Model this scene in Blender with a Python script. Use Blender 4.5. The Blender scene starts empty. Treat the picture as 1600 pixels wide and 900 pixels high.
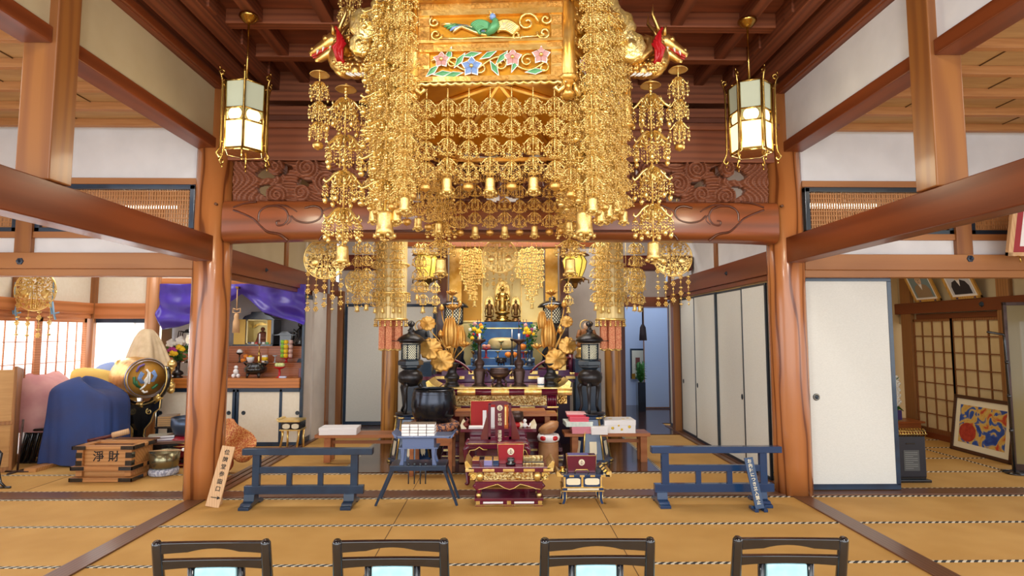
import bpy, bmesh, math, random
from math import sin, cos, pi, radians, atan2, sqrt
from mathutils import Vector, Matrix, Euler
random.seed(7)
C = bpy.context.scene.collection
SC = bpy.context.scene
# ---------------------------------------------------------------- camera, world, lights, exposure
FPX = 900.0; CAMH = 1.65; YAW = radians(.95); PIT = radians(4.45)
cd = bpy.data.cameras.new('camera'); cam = bpy.data.objects.new('camera', cd); C.objects.link(cam)
cam.location = (0, 0, CAMH); cam.rotation_euler = (pi/2+PIT, 0, -YAW)
cd.sensor_width = 36; cd.lens = FPX/1600*36; cd.clip_start = .05; cd.clip_end = 200
SC.camera = cam
SC.view_settings.view_transform = 'Standard'; SC.view_settings.look = 'None'
SC.view_settings.gamma = 1; SC.view_settings.use_curve_mapping = False
SC.view_settings.exposure = 0.1
wd = bpy.data.worlds.new('daylight'); SC.world = wd; wd.use_nodes = True
wd.node_tree.nodes['Background'].inputs[0].default_value = (.86, .93, 1, 1)
wd.node_tree.nodes['Background'].inputs[1].default_value = 1.5
def area(name, loc, rot, sx, sy, power, col=(1, 1, 1), spread=pi):
    l = bpy.data.lights.new(name, 'AREA'); l.shape = 'RECTANGLE'; l.size = sx; l.size_y = sy
    l.energy = power; l.color = col; l.spread = spread
    o = bpy.data.objects.new(name, l); C.objects.link(o); o.location = loc; o.rotation_euler = rot
    return o
# daylight through the open front of the hall, behind the visitor
area('front_daylight', (0, -2.2, 2.3), (pi/2-.08, 0, 0), 9, 3.4, 215, (1, .97, .93))
# daylight through the side openings of the two aisles
area('left_window_daylight', (-6.9, 7.4, 1.6), (0, -pi/2, 0), 2.6, 4, 150, (.93, .97, 1))
area('right_window_daylight', (6.4, 1.5, 2), (0, pi/2, 0), 2.4, 4, 60, (1, .96, .9))
area('left_side_daylight', (-6.4, 1.5, 2), (0, -pi/2, 0), 2.4, 4, 80, (.97, .98, 1))
# area lights overhead in the hall, the sanctum and the side rooms
area('front_glint_left', (-1.7, .6, 4.2), (radians(38), 0, radians(-12)), .5, .5, 48, (1, .95, .86))  # no fixture here; small light added for sharper glints on the gold
area('front_glint_right', (1.7, .6, 4.2), (radians(38), 0, radians(12)), .5, .5, 48, (1, .95, .86))  # partner of the left one, likewise added for glints
area('corridor_fill', (3.0, 11.8, 3.6), (0, 0, 0), .6, 1.6, 26, (.86, .93, 1))  # bluish fill added to brighten the dark corridor
area('sanctum_back_fill', (0, 9.6, 3.8), (radians(12), 0, 0), 3.6, .4, 62, (1, .96, .9))  # unseen fill, added to brighten the grey back wall
area('sanctum_fill', (0, 7.4, 3.9), (0, 0, 0), 2.6, 1.2, 78, (1, .93, .82))  # unseen fill, added because the sanctum was dim
area('altar_fill', (0, 8.1, 3.35), (radians(35), 0, 0), 2.0, .3, 26, (1, .9, .74))  # another added fill, tilted down towards the altar
area('left_room_lamp', (-4.6, 7.6, 3.6), (0, 0, 0), 1.5, .6, 42, (1, .97, .92))
area('right_room_lamp', (4.9, 8.0, 3.6), (0, 0, 0), 1.5, .6, 22, (1, .84, .6))
area('left_aisle_lamp', (-4.8, 3.6, 3.7), (0, 0, 0), 1.6, .6, 14, (1, .93, .85))
area('right_aisle_lamp', (4.8, 3.6, 3.7), (0, 0, 0), 1.6, .6, 12, (1, .9, .75))

# ---------------------------------------------------------------- pixel to place
def ray(px, py):
    x = (px-800)/FPX; z = (450-py)/FPX
    y2 = cos(PIT)-z*sin(PIT); z2 = sin(PIT)+z*cos(PIT)
    return x*cos(YAW)+y2*sin(YAW), -x*sin(YAW)+y2*cos(YAW), z2
def at(px, py, Y):
    a, b, c = ray(px, py); t = Y/b; return Vector((a*t, Y, CAMH+c*t))
def fl(px, py, z=0.0):
    a, b, c = ray(px, py); t = (z-CAMH)/c; return Vector((a*t, b*t, z))
def atX(px, py, X):
    a, b, c = ray(px, py); t = X/a; return Vector((X, b*t, CAMH+c*t))

# ---------------------------------------------------------------- mesh builder
class MB:
    def __init__(s): s.v = []; s.f = []; s.m = []; s.s = []
    def add(s, vs, fs, mi=0, sm=False, M=None):
        n = len(s.v)
        for p in vs:
            p = Vector(p); s.v.append(M @ p if M is not None else p)
        for f in fs: s.f.append([i+n for i in f]); s.m.append(mi); s.s.append(sm)
        return s
    def box(s, x0, x1, y0, y1, z0, z1, mi=0, M=None):
        vs = [(x, y, z) for x in (x0, x1) for y in (y0, y1) for z in (z0, z1)]
        return s.add(vs, [(0,1,3,2),(4,6,7,5),(0,4,5,1),(2,3,7,6),(0,2,6,4),(1,5,7,3)], mi, False, M)
    def taper(s, x0, x1, y0, y1, z0, z1, k=.8, ky=None, mi=0, M=None):   # box whose top is k times its bottom
        ky = k if ky is None else ky
        cx, cy = (x0+x1)/2, (y0+y1)/2; vs = []
        for z, a, b in ((z0, 1, 1), (z1, k, ky)):
            for x in (x0, x1):
                for y in (y0, y1): vs.append((cx+(x-cx)*a, cy+(y-cy)*b, z))
        return s.add(vs, [(0,1,3,2),(4,6,7,5),(0,4,5,1),(2,3,7,6),(0,2,6,4),(1,5,7,3)], mi, False, M)
    def lathe(s, prof, c=(0,0,0), n=20, mi=0, sm=True, M=None, a0=0.0, sx=1, sy=1, cap=True):
        vs = []; fs = []; k = len(prof)
        if k == 3 and abs(prof[0][0]-prof[2][0]) < 1e-6 and prof[0][0] > 1e-4: cap = False
        for r, z in prof:
            for j in range(n):
                a = a0+2*pi*j/n; vs.append((c[0]+r*cos(a)*sx, c[1]+r*sin(a)*sy, c[2]+z))
        for i in range(k-1):
            for j in range(n):
                j2 = (j+1) % n; fs.append((i*n+j, i*n+j2, (i+1)*n+j2, (i+1)*n+j))
        if cap and prof[0][0] > 1e-5: fs.append(tuple(range(n))[::-1])
        if cap and prof[-1][0] > 1e-5: fs.append(tuple((k-1)*n+j for j in range(n)))
        return s.add(vs, fs, mi, sm, M)
    def ball(s, c, r, n=8, m=5, mi=0, M=None, sz=1):
        return s.lathe([(max(1e-6, r*sin(pi*i/m)), -r*cos(pi*i/m)*sz) for i in range(m+1)], c, n, mi, True, M)
    def tube(s, pts, r=.01, n=6, mi=0, sm=True, M=None, flat=1.0):
        pts = [Vector(p) for p in pts]; L = len(pts); vs = []; fs = []
        rs = r if isinstance(r, (list, tuple)) else [r]*L
        up = Vector((0, 0, 1)); prev = None
        for i, p in enumerate(pts):
            d = (pts[min(i+1, L-1)]-pts[max(i-1, 0)])
            if d.length < 1e-9: d = Vector((0, 0, 1))
            d.normalize()
            if prev is None:
                a = up.cross(d)
                if a.length < .05: a = Vector((1, 0, 0)).cross(d)
                a.normalize()
            else:
                a = prev-d*prev.dot(d)
                if a.length < 1e-5: a = Vector((1, 0, 0)).cross(d)
                a.normalize()
            prev = a; b = d.cross(a)
            for j in range(n):
                t = 2*pi*j/n+pi/n; vs.append(p+(a*cos(t)+b*sin(t)*flat)*rs[i])
        for i in range(L-1):
            for j in range(n):
                j2 = (j+1) % n; fs.append((i*n+j, i*n+j2, (i+1)*n+j2, (i+1)*n+j))
        fs.append(tuple(range(n))[::-1]); fs.append(tuple((L-1)*n+j for j in range(n)))
        return s.add(vs, fs, mi, sm, M)
    def prism(s, poly, y0, y1, mi=0, M=None, axis='y'):   # outline in x,z pushed along y (or x,y along z; y,z along x)
        n = len(poly); vs = []
        for y in (y0, y1):
            for a, b in poly:
                vs.append((a, y, b) if axis == 'y' else ((a, b, y) if axis == 'z' else (y, a, b)))
        fs = [tuple(range(n)), tuple(range(2*n-1, n-1, -1))]
        for i in range(n):
            j = (i+1) % n; fs.append((i, i+n, j+n, j))
        return s.add(vs, fs, mi, False, M)
    def grid(s, nu, nv, fn, mi=0, sm=True, M=None, wrap=False):
        vs = [fn(i/(nu-1), j/(nv-1)) for j in range(nv) for i in range(nu)]
        fs = [(j*nu+i, j*nu+i+1, (j+1)*nu+i+1, (j+1)*nu+i) for j in range(nv-1) for i in range(nu-1)]
        return s.add(vs, fs, mi, sm, M)
    def build(s, name, mats, parent=None, bev=0, loc=None, solid=0, sub=0):
        me = bpy.data.meshes.new(name); me.from_pydata([tuple(v) for v in s.v], [], s.f)
        for i, p in enumerate(me.polygons): p.material_index = s.m[i]; p.use_smooth = s.s[i]
        for mt in (mats if isinstance(mats, (list, tuple)) else [mats]): me.materials.append(mt)
        bm = bmesh.new(); bm.from_mesh(me); bmesh.ops.recalc_face_normals(bm, faces=bm.faces); bm.to_mesh(me); bm.free()
        o = bpy.data.objects.new(name, me); C.objects.link(o)
        if parent is not None: o.parent = parent
        if loc is not None: o.location = loc
        if solid:
            k = o.modifiers.new('thickness', 'SOLIDIFY'); k.thickness = solid; k.offset = 0
        if bev:
            k = o.modifiers.new('bevel', 'BEVEL'); k.width = bev; k.segments = 2; k.limit_method = 'ANGLE'
        if sub:
            k = o.modifiers.new('subdivision', 'SUBSURF'); k.levels = sub; k.render_levels = sub
        return o
def tag(o, label=None, cat=None, group=None, kind=None):
    if label: o['label'] = label
    if cat: o['category'] = cat
    if group: o['group'] = group
    if kind: o['kind'] = kind
    return o
def T(name, label, cat, loc=(0,0,0), rz=0, group=None, s=1):
    o = bpy.data.objects.new(name, None); C.objects.link(o); o.location = loc; o.rotation_euler = (0, 0, rz); o.scale = (s, s, s)
    o.empty_display_size = .05
    return tag(o, label, cat, group)
def struct(name, mb, mats, bev=0, parent=None, label=None):
    o = mb.build(name, mats, parent, bev)
    if parent is None: o['kind'] = 'structure'
    if label: o['label'] = label
    return o
KIDS = {}
def copy_tree(o, parent=None, loc=None, rz=None, label=None, s=None):
    c = o.copy(); C.objects.link(c)
    if parent is not None: c.parent = parent
    if loc is not None: c.location = loc
    if rz is not None: c.rotation_euler = (0, 0, rz)
    if label: c['label'] = label
    if s is not None: c.scale = (s, s, s) if not isinstance(s, tuple) else s
    for ch in list(o.children): copy_tree(ch, c)
    return c
def spiral(cx, cy, r0, r1, a0, turns, n=18):
    return [(cx+(r0+(r1-r0)*i/(n-1))*cos(a0+2*pi*turns*i/(n-1)), cy+(r0+(r1-r0)*i/(n-1))*sin(a0+2*pi*turns*i/(n-1))) for i in range(n)]
def bez(p0, p1, p2, p3, n=10):
    p0, p1, p2, p3 = map(Vector, (p0, p1, p2, p3)); out = []
    for i in range(n):
        t = i/(n-1); out.append(p0*(1-t)**3+p1*3*t*(1-t)**2+p2*3*t*t*(1-t)+p3*t**3)
    return out
_tc = {}
def text_mb(body, size, M, mi=0, mb=None, vertical=False, depth=.001, pitch=1.05, align='CENTER'):
    """letters as thin solid shapes lying in x,z of M, facing -y"""
    mb = mb or MB()
    chars = list(body) if vertical else [body]
    for k, ch in enumerate(chars):
        key = (ch, size, depth)
        if key not in _tc:
            cu = bpy.data.curves.new('lettering', 'FONT'); cu.body = ch; cu.size = size; cu.align_x = 'CENTER'; cu.align_y = 'CENTER'; cu.extrude = depth; cu.resolution_u = 3; cu.offset = size*.012
            ob = bpy.data.objects.new('lettering', cu); C.objects.link(ob)
            dg = bpy.context.evaluated_depsgraph_get(); me = bpy.data.meshes.new_from_object(ob.evaluated_get(dg))
            _tc[key] = ([v.co.copy() for v in me.vertices], [tuple(p.vertices) for p in me.polygons])
            bpy.data.objects.remove(ob); bpy.data.curves.remove(cu); bpy.data.meshes.remove(me)
        vs, fs = _tc[key]; dz = -k*size*pitch if vertical else 0
        mb.add([(v.x, -v.z, v.y+dz) for v in vs], fs, mi, False, M)
    return mb
def TR(x, y, z, rx=0, ry=0, rz=0): return Matrix.Translation((x, y, z)) @ Euler((rx, ry, rz)).to_matrix().to_4x4()

# ---------------------------------------------------------------- materials
def lin(c):
    if isinstance(c, str): c = [int(c[i:i+2], 16)/255 for i in (0, 2, 4)]
    return tuple(((x/12.92) if x <= .04045 else ((x+.055)/1.055)**2.4) for x in c)+(1,)
def mat(name, col, rough=.5, metal=0, col2=None, nscale=8, bump=0, bscale=40, coat=0, emit=0, ecol=None, stretch=None, lo=.35, hi=.65, detail=4, spec=.5, trans=0, alpha=1, subs=0):
    m = bpy.data.materials.new(name); m.use_nodes = True; N = m.node_tree.nodes; L = m.node_tree.links; b = N['Principled BSDF']
    b.inputs['Base Color'].default_value = lin(col); b.inputs['Roughness'].default_value = rough; b.inputs['Metallic'].default_value = metal
    b.inputs['Specular IOR Level'].default_value = spec; b.inputs['Transmission Weight'].default_value = trans; b.inputs['Alpha'].default_value = alpha
    b.inputs['Coat Weight'].default_value = coat; b.inputs['Coat Roughness'].default_value = .08
    if emit: b.inputs['Emission Strength'].default_value = emit; b.inputs['Emission Color'].default_value = lin(ecol or col)
    tc = N.new('ShaderNodeTexCoord'); mp = N.new('ShaderNodeMapping'); L.new(tc.outputs['Object'], mp.inputs[0])
    if stretch: mp.inputs['Scale'].default_value = stretch
    if col2:
        nz = N.new('ShaderNodeTexNoise'); nz.inputs['Scale'].default_value = nscale; nz.inputs['Detail'].default_value = detail; L.new(mp.outputs[0], nz.inputs[0])
        rp = N.new('ShaderNodeValToRGB'); rp.color_ramp.elements[0].position = lo; rp.color_ramp.elements[1].position = hi
        rp.color_ramp.elements[0].color = lin(col); rp.color_ramp.elements[1].color = lin(col2); L.new(nz.outputs[0], rp.inputs[0]); L.new(rp.outputs[0], b.inputs['Base Color'])
    if bump:
        n2 = N.new('ShaderNodeTexNoise'); n2.inputs['Scale'].default_value = bscale; n2.inputs['Detail'].default_value = 3; L.new(mp.outputs[0], n2.inputs[0])
        bp = N.new('ShaderNodeBump'); bp.inputs['Strength'].default_value = bump; bp.inputs['Distance'].default_value = .01; L.new(n2.outputs[0], bp.inputs['Height']); L.new(bp.outputs[0], b.inputs['Normal'])
    return m
def wood(name, c1, c2, axis='z', rough=.4, coat=0, rings=9, dist=5, fine=.35, off=(.35, .2, .1), line=None):
    """grain rings round an axis, drawn out along it"""
    m = bpy.data.materials.new(name); m.use_nodes = True; N = m.node_tree.nodes; L = m.node_tree.links; b = N['Principled BSDF']
    b.inputs['Roughness'].default_value = rough; b.inputs['Coat Weight'].default_value = coat; b.inputs['Coat Roughness'].default_value = .12
    tc = N.new('ShaderNodeTexCoord'); mp = N.new('ShaderNodeMapping'); L.new(tc.outputs['Object'], mp.inputs[0])
    k = {'x': 0, 'y': 1, 'z': 2}[axis]; sc = [1, 1, 1]; sc[k] = .14; mp.inputs['Scale'].default_value = sc; mp.inputs['Location'].default_value = off
    w = N.new('ShaderNodeTexWave'); w.wave_type = 'RINGS'; w.rings_direction = axis.upper(); w.inputs['Scale'].default_value = rings; w.inputs['Distortion'].default_value = dist; w.inputs['Detail'].default_value = 2; w.inputs['Detail Scale'].default_value = .8
    L.new(mp.outputs[0], w.inputs[0])
    nz = N.new('ShaderNodeTexNoise'); nz.inputs['Scale'].default_value = 70; nz.inputs['Detail'].default_value = 3; m2 = N.new('ShaderNodeMapping'); s2 = [1, 1, 1]; s2[k] = .03; m2.inputs['Scale'].default_value = s2
    L.new(tc.outputs['Object'], m2.inputs[0]); L.new(m2.outputs[0], nz.inputs[0])
    mx = N.new('ShaderNodeMath'); mx.operation = 'MULTIPLY_ADD'; L.new(nz.outputs[0], mx.inputs[0]); mx.inputs[1].default_value = fine*1.6
    L.new(w.outputs['Fac'], mx.inputs[2])
    rp = N.new('ShaderNodeValToRGB'); rp.color_ramp.elements[0].position = .15; rp.color_ramp.elements[1].position = .85+fine*.6
    rp.color_ramp.elements[0].color = lin(c2); rp.color_ramp.elements[1].color = lin(c1); L.new(mx.outputs[0], rp.inputs[0])
    if line:
        r2 = N.new('ShaderNodeValToRGB'); r2.color_ramp.elements[0].position = .02; r2.color_ramp.elements[1].position = .13; r2.color_ramp.elements[0].color = (0, 0, 0, 1); r2.color_ramp.elements[1].color = (1, 1, 1, 1); L.new(w.outputs['Fac'], r2.inputs[0])
        mc = N.new('ShaderNodeMixRGB'); mc.inputs[1].default_value = lin(line); L.new(r2.outputs[0], mc.inputs[0]); L.new(rp.outputs[0], mc.inputs[2]); L.new(mc.outputs[0], b.inputs['Base Color'])
    else: L.new(rp.outputs[0], b.inputs['Base Color'])
    bp = N.new('ShaderNodeBump'); bp.inputs['Strength'].default_value = .06; L.new(mx.outputs[0], bp.inputs['Height']); L.new(bp.outputs[0], b.inputs['Normal'])
    return m
Wpil = wood('zelkova_wood', 'b06e3c', '9a5a2c', 'z', .25, .3, 4.2, 11, .3, line='6e3a1c')
Wpil2 = wood('pale_pillar_wood', 'b8803f', 'a06a34', 'z', .28, .4, 6, 11, .3, (.1, .5, .3), line='7a4a20')
WredX = wood('red_beam_wood', '8e4c28', '77401f', 'x', .3, .25, 2.5, 7, .3)
WredY = wood('red_beam_wood_lengthwise', '7a3c1c', '672f14', 'y', .36, .15, 2.5, 6, .3)
WredZ = wood('post_wood', '96602f', '83502a', 'z', .42, .1, 3.5, 7, .3)
Wlx = wood('cedar_lintel_wood', 'a87242', '9c6639', 'x', .5, 0, 3, 7, .3)
Wly = wood('cedar_lintel_wood_lengthwise', 'b5713b', '9a5728', 'y', .5, 0, 12, 3)
Wceil = mat('ceiling_cedar', '6d3a26', .6, 0, '85482e', 3, .05, 20, stretch=(.5, 4, 1))
WceilB = wood('ceiling_batten_wood', '8a4e30', '6e3a22', 'x', .55, 0, 8, 3)
WceilBy = wood('ceiling_batten_wood_lengthwise', '7c4228', '5f301c', 'y', .55, 0, 8, 3)
Wcl = mat('pale_ceiling_board', 'ae8a5c', .6, 0, 'bd9a6a', 5, 0, 20, stretch=(.5, 5, 1))
Wclb = mat('pale_ceiling_batten', 'b8834e', .55, 0, 'a87240', 9, stretch=(.3, 5, 5))
Wsill = wood('dark_sill_wood', '6b4632', '54351f', 'x', .35, .1, 10, 3)
WsillY = wood('dark_sill_wood_lengthwise', '6b4632', '54351f', 'y', .35, .1, 10, 3)
Wdeck = mat('polished_dark_floorboards', '38200f', .2, 0, '4a2a18', 4, 0, 20, stretch=(.4, 6, 1), coat=.5)
Wcarv = wood('carved_cloud_wood', '8a5238', '6f3d28', 'x', .55, 0, 14, 4)
Wbench = wood('bench_wood', 'a96a3e', '98592f', 'x', .4, .1, 2.5, 5, .3)
Wbox = wood('pale_keyaki_wood', 'bf8a52', 'a8713a', 'x', .45, .1, 9, 4)
Wsign = wood('pale_board_wood', 'd2ab80', 'c49a6e', 'z', .6, 0, 16, 2)
Wshelf = wood('orange_shelf_wood', 'a85f30', '8e4a24', 'x', .4, .15, 9, 3)
Wshoji = wood('lattice_wood', '8d5a34', '74461f', 'z', .5, 0, 8, 2)
Wplast = mat('white_plaster', 'dfe0e4', .9, 0, 'd6d7db', 3)
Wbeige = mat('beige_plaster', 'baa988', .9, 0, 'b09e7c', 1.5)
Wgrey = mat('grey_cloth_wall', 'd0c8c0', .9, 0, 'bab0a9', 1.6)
Wfus = mat('fusuma_paper', 'dfe0da', .85, 0, 'd7d8d2', 60, stretch=(1, 1, 4))
WfusW = mat('warm_fusuma_paper', 'e4dccb', .85, 0, 'e0d7c4', 30)
Mnavy = mat('navy_lacquer', '1c3650', .3, 0, '162a40', 6, coat=.3)
Mnavy2 = mat('navy_blue_lacquer', '173860', .25, 0, coat=.5)
Mfram = mat('dark_lacquer_frame', '1d2c38', .3, coat=.3)
Mblack = mat('black_lacquer', '17171a', .22, coat=.6)
Mchair = mat('black_chair_wood', '101116', .2, 0, '17181d', 30, coat=.7, stretch=(1, 1, 1))
Mcrim = mat('crimson_lacquer', '6a1230', .22, 0, '571028', 3, coat=.6)
Mred = mat('red_lacquer', '9c1226', .3, coat=.4)
Mgold = mat('gold_plate', 'edc77c', .34, .95, 'dcb060', 14, .12, 60)
Mgold2 = mat('pale_gold_plate', 'fbe09a', .3, .85, 'ecc668', 20, .15, 80)
Mgoldm = mat('matt_gold_leaf', 'dfa848', .5, 1, 'c98f30', 5, .1, 30)
Mgoldp = mat('gilt_wood', 'f0c878', .34, .85, 'd9a54a', 8, .2, 40)
Mamb = mat('amber_gold_ground', 'd89a28', .38, .6, 'c8861c', 6, .1, 30)
Mfili = mat('filigree_gold', 'ffe9a6', .23, .86, 'f8d47a', 30, .1, 90)
Mbrass = mat('brass', 'c9a860', .22, 1, 'b08d48', 20)
Mbronze = mat('dark_bronze', '403e40', .32, .7, '2c2b2e', 5, .1, 30)
Mbronz2 = mat('brown_bronze', '54403a', .35, .6, '3c2c28', 7, .1, 30)
Miron = mat('blackened_gong_bronze', '30333a', .2, .85, '3c3f48', 6, .06, 12)
Mwhite = mat('white_paper', 'f0eff0', .8)
Mcream = mat('cream_inlay', 'ece2c4', .5)
Mink = mat('black_ink', '16161a', .8)
Mglassg = mat('frosted_lamp_glass', 'b9c0a8', .5, 0, emit=.1, ecol='dfe2c4')
Mglassb = mat('lit_lamp_glass', 'fff4cf', .5, 0, emit=1.3, ecol='ffe9ae')
Mpurp = mat('purple_silk', '4a35a6', .42, 0, '3d2a90', 5)
Mblue = mat('blue_cloth', '263f78', .75, 0, '2f3a66', 3)
Mpink = mat('pink_cloth', 'cf9c98', .8, 0, 'bd8486', 4)
Mmus = mat('muslin_cloth', 'd9c4a2', .85, 0, 'c8b08c', 8)
Mbroc = mat('orange_brocade', 'b8572e', .6, 0, 'd8a060', 60, lo=.45, hi=.55)
Mbro2 = mat('pink_orange_brocade', 'd2744c', .55, 0, 'eaa877', 70, lo=.45, hi=.6)
Mcush = mat('light_blue_cushion_cloth', '9fd3df', .7, 0, 'b4dfe6', 18)
Mleaf = mat('green_leaf', '3f7a2a', .5, 0, '2d5c20', 12)
Mgrn = mat('painted_green', '5aa06a', .4, .2); Mpblue = mat('painted_blue', '7f9fd4', .4, .1); Mppink = mat('painted_pink', 'd3a09c', .4, .1); Mredp = mat('painted_red', 'c01c22', .35)
Myel = mat('yellow_petal', 'f3c81e', .6); Mora = mat('orange_peel', 'e8872a', .45); Mmag = mat('magenta_petal', 'b3348c', .6); Mwhp = mat('white_petal', 'f4f4ee', .6)
Mskin = mat('painted_skin', 'd9b79a', .6); Mgreyc = mat('grey_ceramic', 'b9c0c8', .3)
Mbluel = mat('blue_silk_step_cloth', '2468a8', .35, 0, '17508c', 5)
Mfish = mat('wooden_fish_wood', 'b88a60', .45, 0, '9c6438', 6)
# ---------------------------------------------------------------- floor materials
def m_tatami():
    m = mat('woven_rush', 'c49852', .75, 0, 'b98c45', 2.2, detail=2); N = m.node_tree.nodes; L = m.node_tree.links; b = N['Principled BSDF']
    tc = N.new('ShaderNodeTexCoord'); w = N.new('ShaderNodeTexWave'); w.bands_direction = 'X'; w.inputs['Scale'].default_value = 45; w.inputs['Distortion'].default_value = .6
    L.new(tc.outputs['Object'], w.inputs[0]); bp = N.new('ShaderNodeBump'); bp.inputs['Strength'].default_value = .25; bp.inputs['Distance'].default_value = .004
    L.new(w.outputs['Fac'], bp.inputs['Height']); L.new(bp.outputs[0], b.inputs['Normal']); return m
def m_heri(axis):
    m = bpy.data.materials.new('braided_mat_edge_'+axis); m.use_nodes = True; N = m.node_tree.nodes; L = m.node_tree.links; b = N['Principled BSDF']
    tc = N.new('ShaderNodeTexCoord'); mp = N.new('ShaderNodeMapping'); L.new(tc.outputs['Object'], mp.inputs[0])
    mp.inputs['Rotation'].default_value = (0, 0, radians(48 if axis == 'x' else 42))
    w = N.new('ShaderNodeTexWave'); w.inputs['Scale'].default_value = 8; w.bands_direction = 'X'; w.inputs['Distortion'].default_value = .8; w.inputs['Detail'].default_value = 1
    L.new(mp.outputs[0], w.inputs[0]); r = N.new('ShaderNodeValToRGB'); r.color_ramp.interpolation = 'CONSTANT'
    r.color_ramp.elements[0].color = lin('23282e'); r.color_ramp.elements[1].color = lin('cfc8b4'); r.color_ramp.elements[1].position = .56
    L.new(w.outputs['Fac'], r.inputs[0]); L.new(r.outputs[0], b.inputs['Base Color']); b.inputs['Roughness'].default_value = .8; return m
Mtat = m_tatami(); Mhx = m_heri('x'); Mhy = m_heri('y')
Mgap = mat('seam_shadow_line', '5f4426', .9)
# ---------------------------------------------------------------- floor
fo = struct('floor', MB().box(-9, 9, -3, 14, -.1, 0), Mtat)
for y in (3.4, 4.256, 5.11, 5.915, 6.20, 6.92): MB().box(-8.6, 8.6, y-.016, y+.016, 0, .004).build('mat_border', Mhx, fo)
for y in (7.65, 8.35, 8.95): MB().box(3.2, 6.75, y-.016, y+.016, 0, .004).build('mat_border', Mhx, fo)
for y in (7.9,): MB().box(-6.1, -2.9, y-.016, y+.016, 0, .004).build('mat_border', Mhx, fo)
MB().box(6.0, 6.03, 6.9, 9.4, 0, .005).build('mat_border', Mhy, fo)
for sx in (-1, 1):
    MB().box(min(sx*1.88, sx*1.92), max(sx*1.88, sx*1.92), 6.93, 9.6, .004, .008).build('mat_border', Mhy, fo)
# seams between mats laid end to end
for x, y0, y1 in ((-.94, 4.27, 5.1), (-.94, 5.12, 5.9), (-.94, 6.22, 6.9), (-.94, 3.42, 4.24), (.93, 4.27, 5.1), (.93, 5.12, 5.9), (.93, 6.22, 6.9), (.93, 3.42, 4.24), (-5.0, 6.22, 6.9)):
    MB().box(x-.003, x+.003, y0, y1, 0, .0015).build('mat_seam', Mgap, fo)
tz = .014
struct('trim_1', MB().box(-8.6, 8.6, 5.945, 6.165, 0, tz), Wsill, .003, label='dark wooden threshold board crossing the mats between the round pillars')
a, b_ = fl(72, 900), fl(112, 900)
struct('trim_2', MB().box(a.x, b_.x, 2, 5.94, 0, tz), WsillY, .003, label='dark floor board running forward from the left pillar')
struct('trim_3', MB().box(-b_.x, -a.x, 2, 5.94, 0, tz), WsillY, .003, label='dark floor board running forward from the right pillar')
for k, sx in ((4, -1), (5, 1)):
    g = MB()
    for i in range(3): g.box(sx*2.99-.03+(i-1)*.085, sx*2.99+.03+(i-1)*.085, 6.17, 10.3, 0, .02)
    struct('trim_%d' % k, g, WsillY, 0, label='grooved sliding door track on the %s of the inner hall' % ('left' if sx < 0 else 'right'))
dk = MB().box(-1.88, 1.88, 6.96, 10.4, 0, .012); dk.box(-2.96, -1.88, 9.6, 10.4, 0, .012); dk.box(1.88, 2.9, 9.45, 10.6, 0, .012); dk.box(2.1, 3.8, 10.6, 13.5, 0, .012)
struct('floor', dk, Wdeck, label='polished dark floorboards under the altar')
# ---------------------------------------------------------------- central ceiling
ce = MB(); ce.box(-3.1, 3.1, -1, 6.75, 4.6, 4.66)
cei = struct('ceiling', ce, Wceil, label='dark red coffered ceiling')
g = MB()
for i, y in enumerate([.65+.64*k for k in range(10)]): g.box(-2.9, 2.9, y-.055, y+.055, 4.46, 4.6)
g.build('ceiling_batten', WceilB, cei, .004)
g = MB()
for x in (-2.24, -1.6, -.96, -.32, .32, .96, 1.6, 2.24): g.box(x-.055, x+.055, -1, 6.5, 4.47, 4.6)
g.build('ceiling_batten', WceilBy, cei, .004)
for sx in (-1, 1):   # stepped cove beams along the sides
    g = MB()
    for x0, x1, z0, z1 in ((2.52, 2.66, 4.38, 4.6), (2.72, 2.86, 4.28, 4.5), (2.60, 3.0, 4.5, 4.6), (2.93, 3.06, 4.18, 4.42)):
        g.box(min(sx*x0, sx*x1), max(sx*x0, sx*x1), -1, 6.4, z0, z1)
    for y in [.97+.64*k for k in range(9)]: g.box(min(sx*2.5, sx*2.66), max(sx*2.5, sx*2.66), y-.07, y+.07, 4.42, 4.6)
    g.build('cove_beam', WceilBy, cei, .005)
# steps of boards over the carved transom, with the dark slot
g = MB(); g.box(-3.0, 3.0, 6.35, 6.5, 4.30, 4.46); g.box(-3.0, 3.0, 6.2, 6.32, 4.2, 4.30); g.box(-3.0, 3.0, 6.1, 6.24, 4.0, 4.10); g.box(-2.95, 2.95, 5.94, 6.1, 3.45, 3.83); g.box(-2.95, 2.95, 5.9, 6.12, 3.79, 3.86); g.box(-3.0, 3.0, 6.75, 6.8, 3.8, 4.65)
struct('beam', g, WceilB, .006, label='red frieze boards above the carved transom')
# ---------------------------------------------------------------- side ceilings
for sx in (-1, 1):
    X0, X1 = min(sx*3.02, sx*8.6), max(sx*3.02, sx*8.6)
    g = MB().box(X0, X1, -1, 6.0, 3.86, 3.9)
    c2 = struct('ceiling', g, Wcl, label='pale boarded ceiling of the %s aisle' % ('left' if sx < 0 else 'right'))
    g = MB()
    for k in range(13): y = 5.9-.44*k; g.box(X0, X1, y-.03, y+.03, 3.785, 3.86)
    g.build('ceiling_batten', Wclb, c2, .003)
    g = MB()
    for k in range(12):
        y = 5.9-.44*k
        for x in [3.5+.9*j+(.45 if k % 2 else 0) for j in range(6)]: g.box(sx*x-.004, sx*x+.004, y-.41, y-.03, 3.852, 3.8601)
    g.build('board_joint', Mgap, c2)
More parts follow.
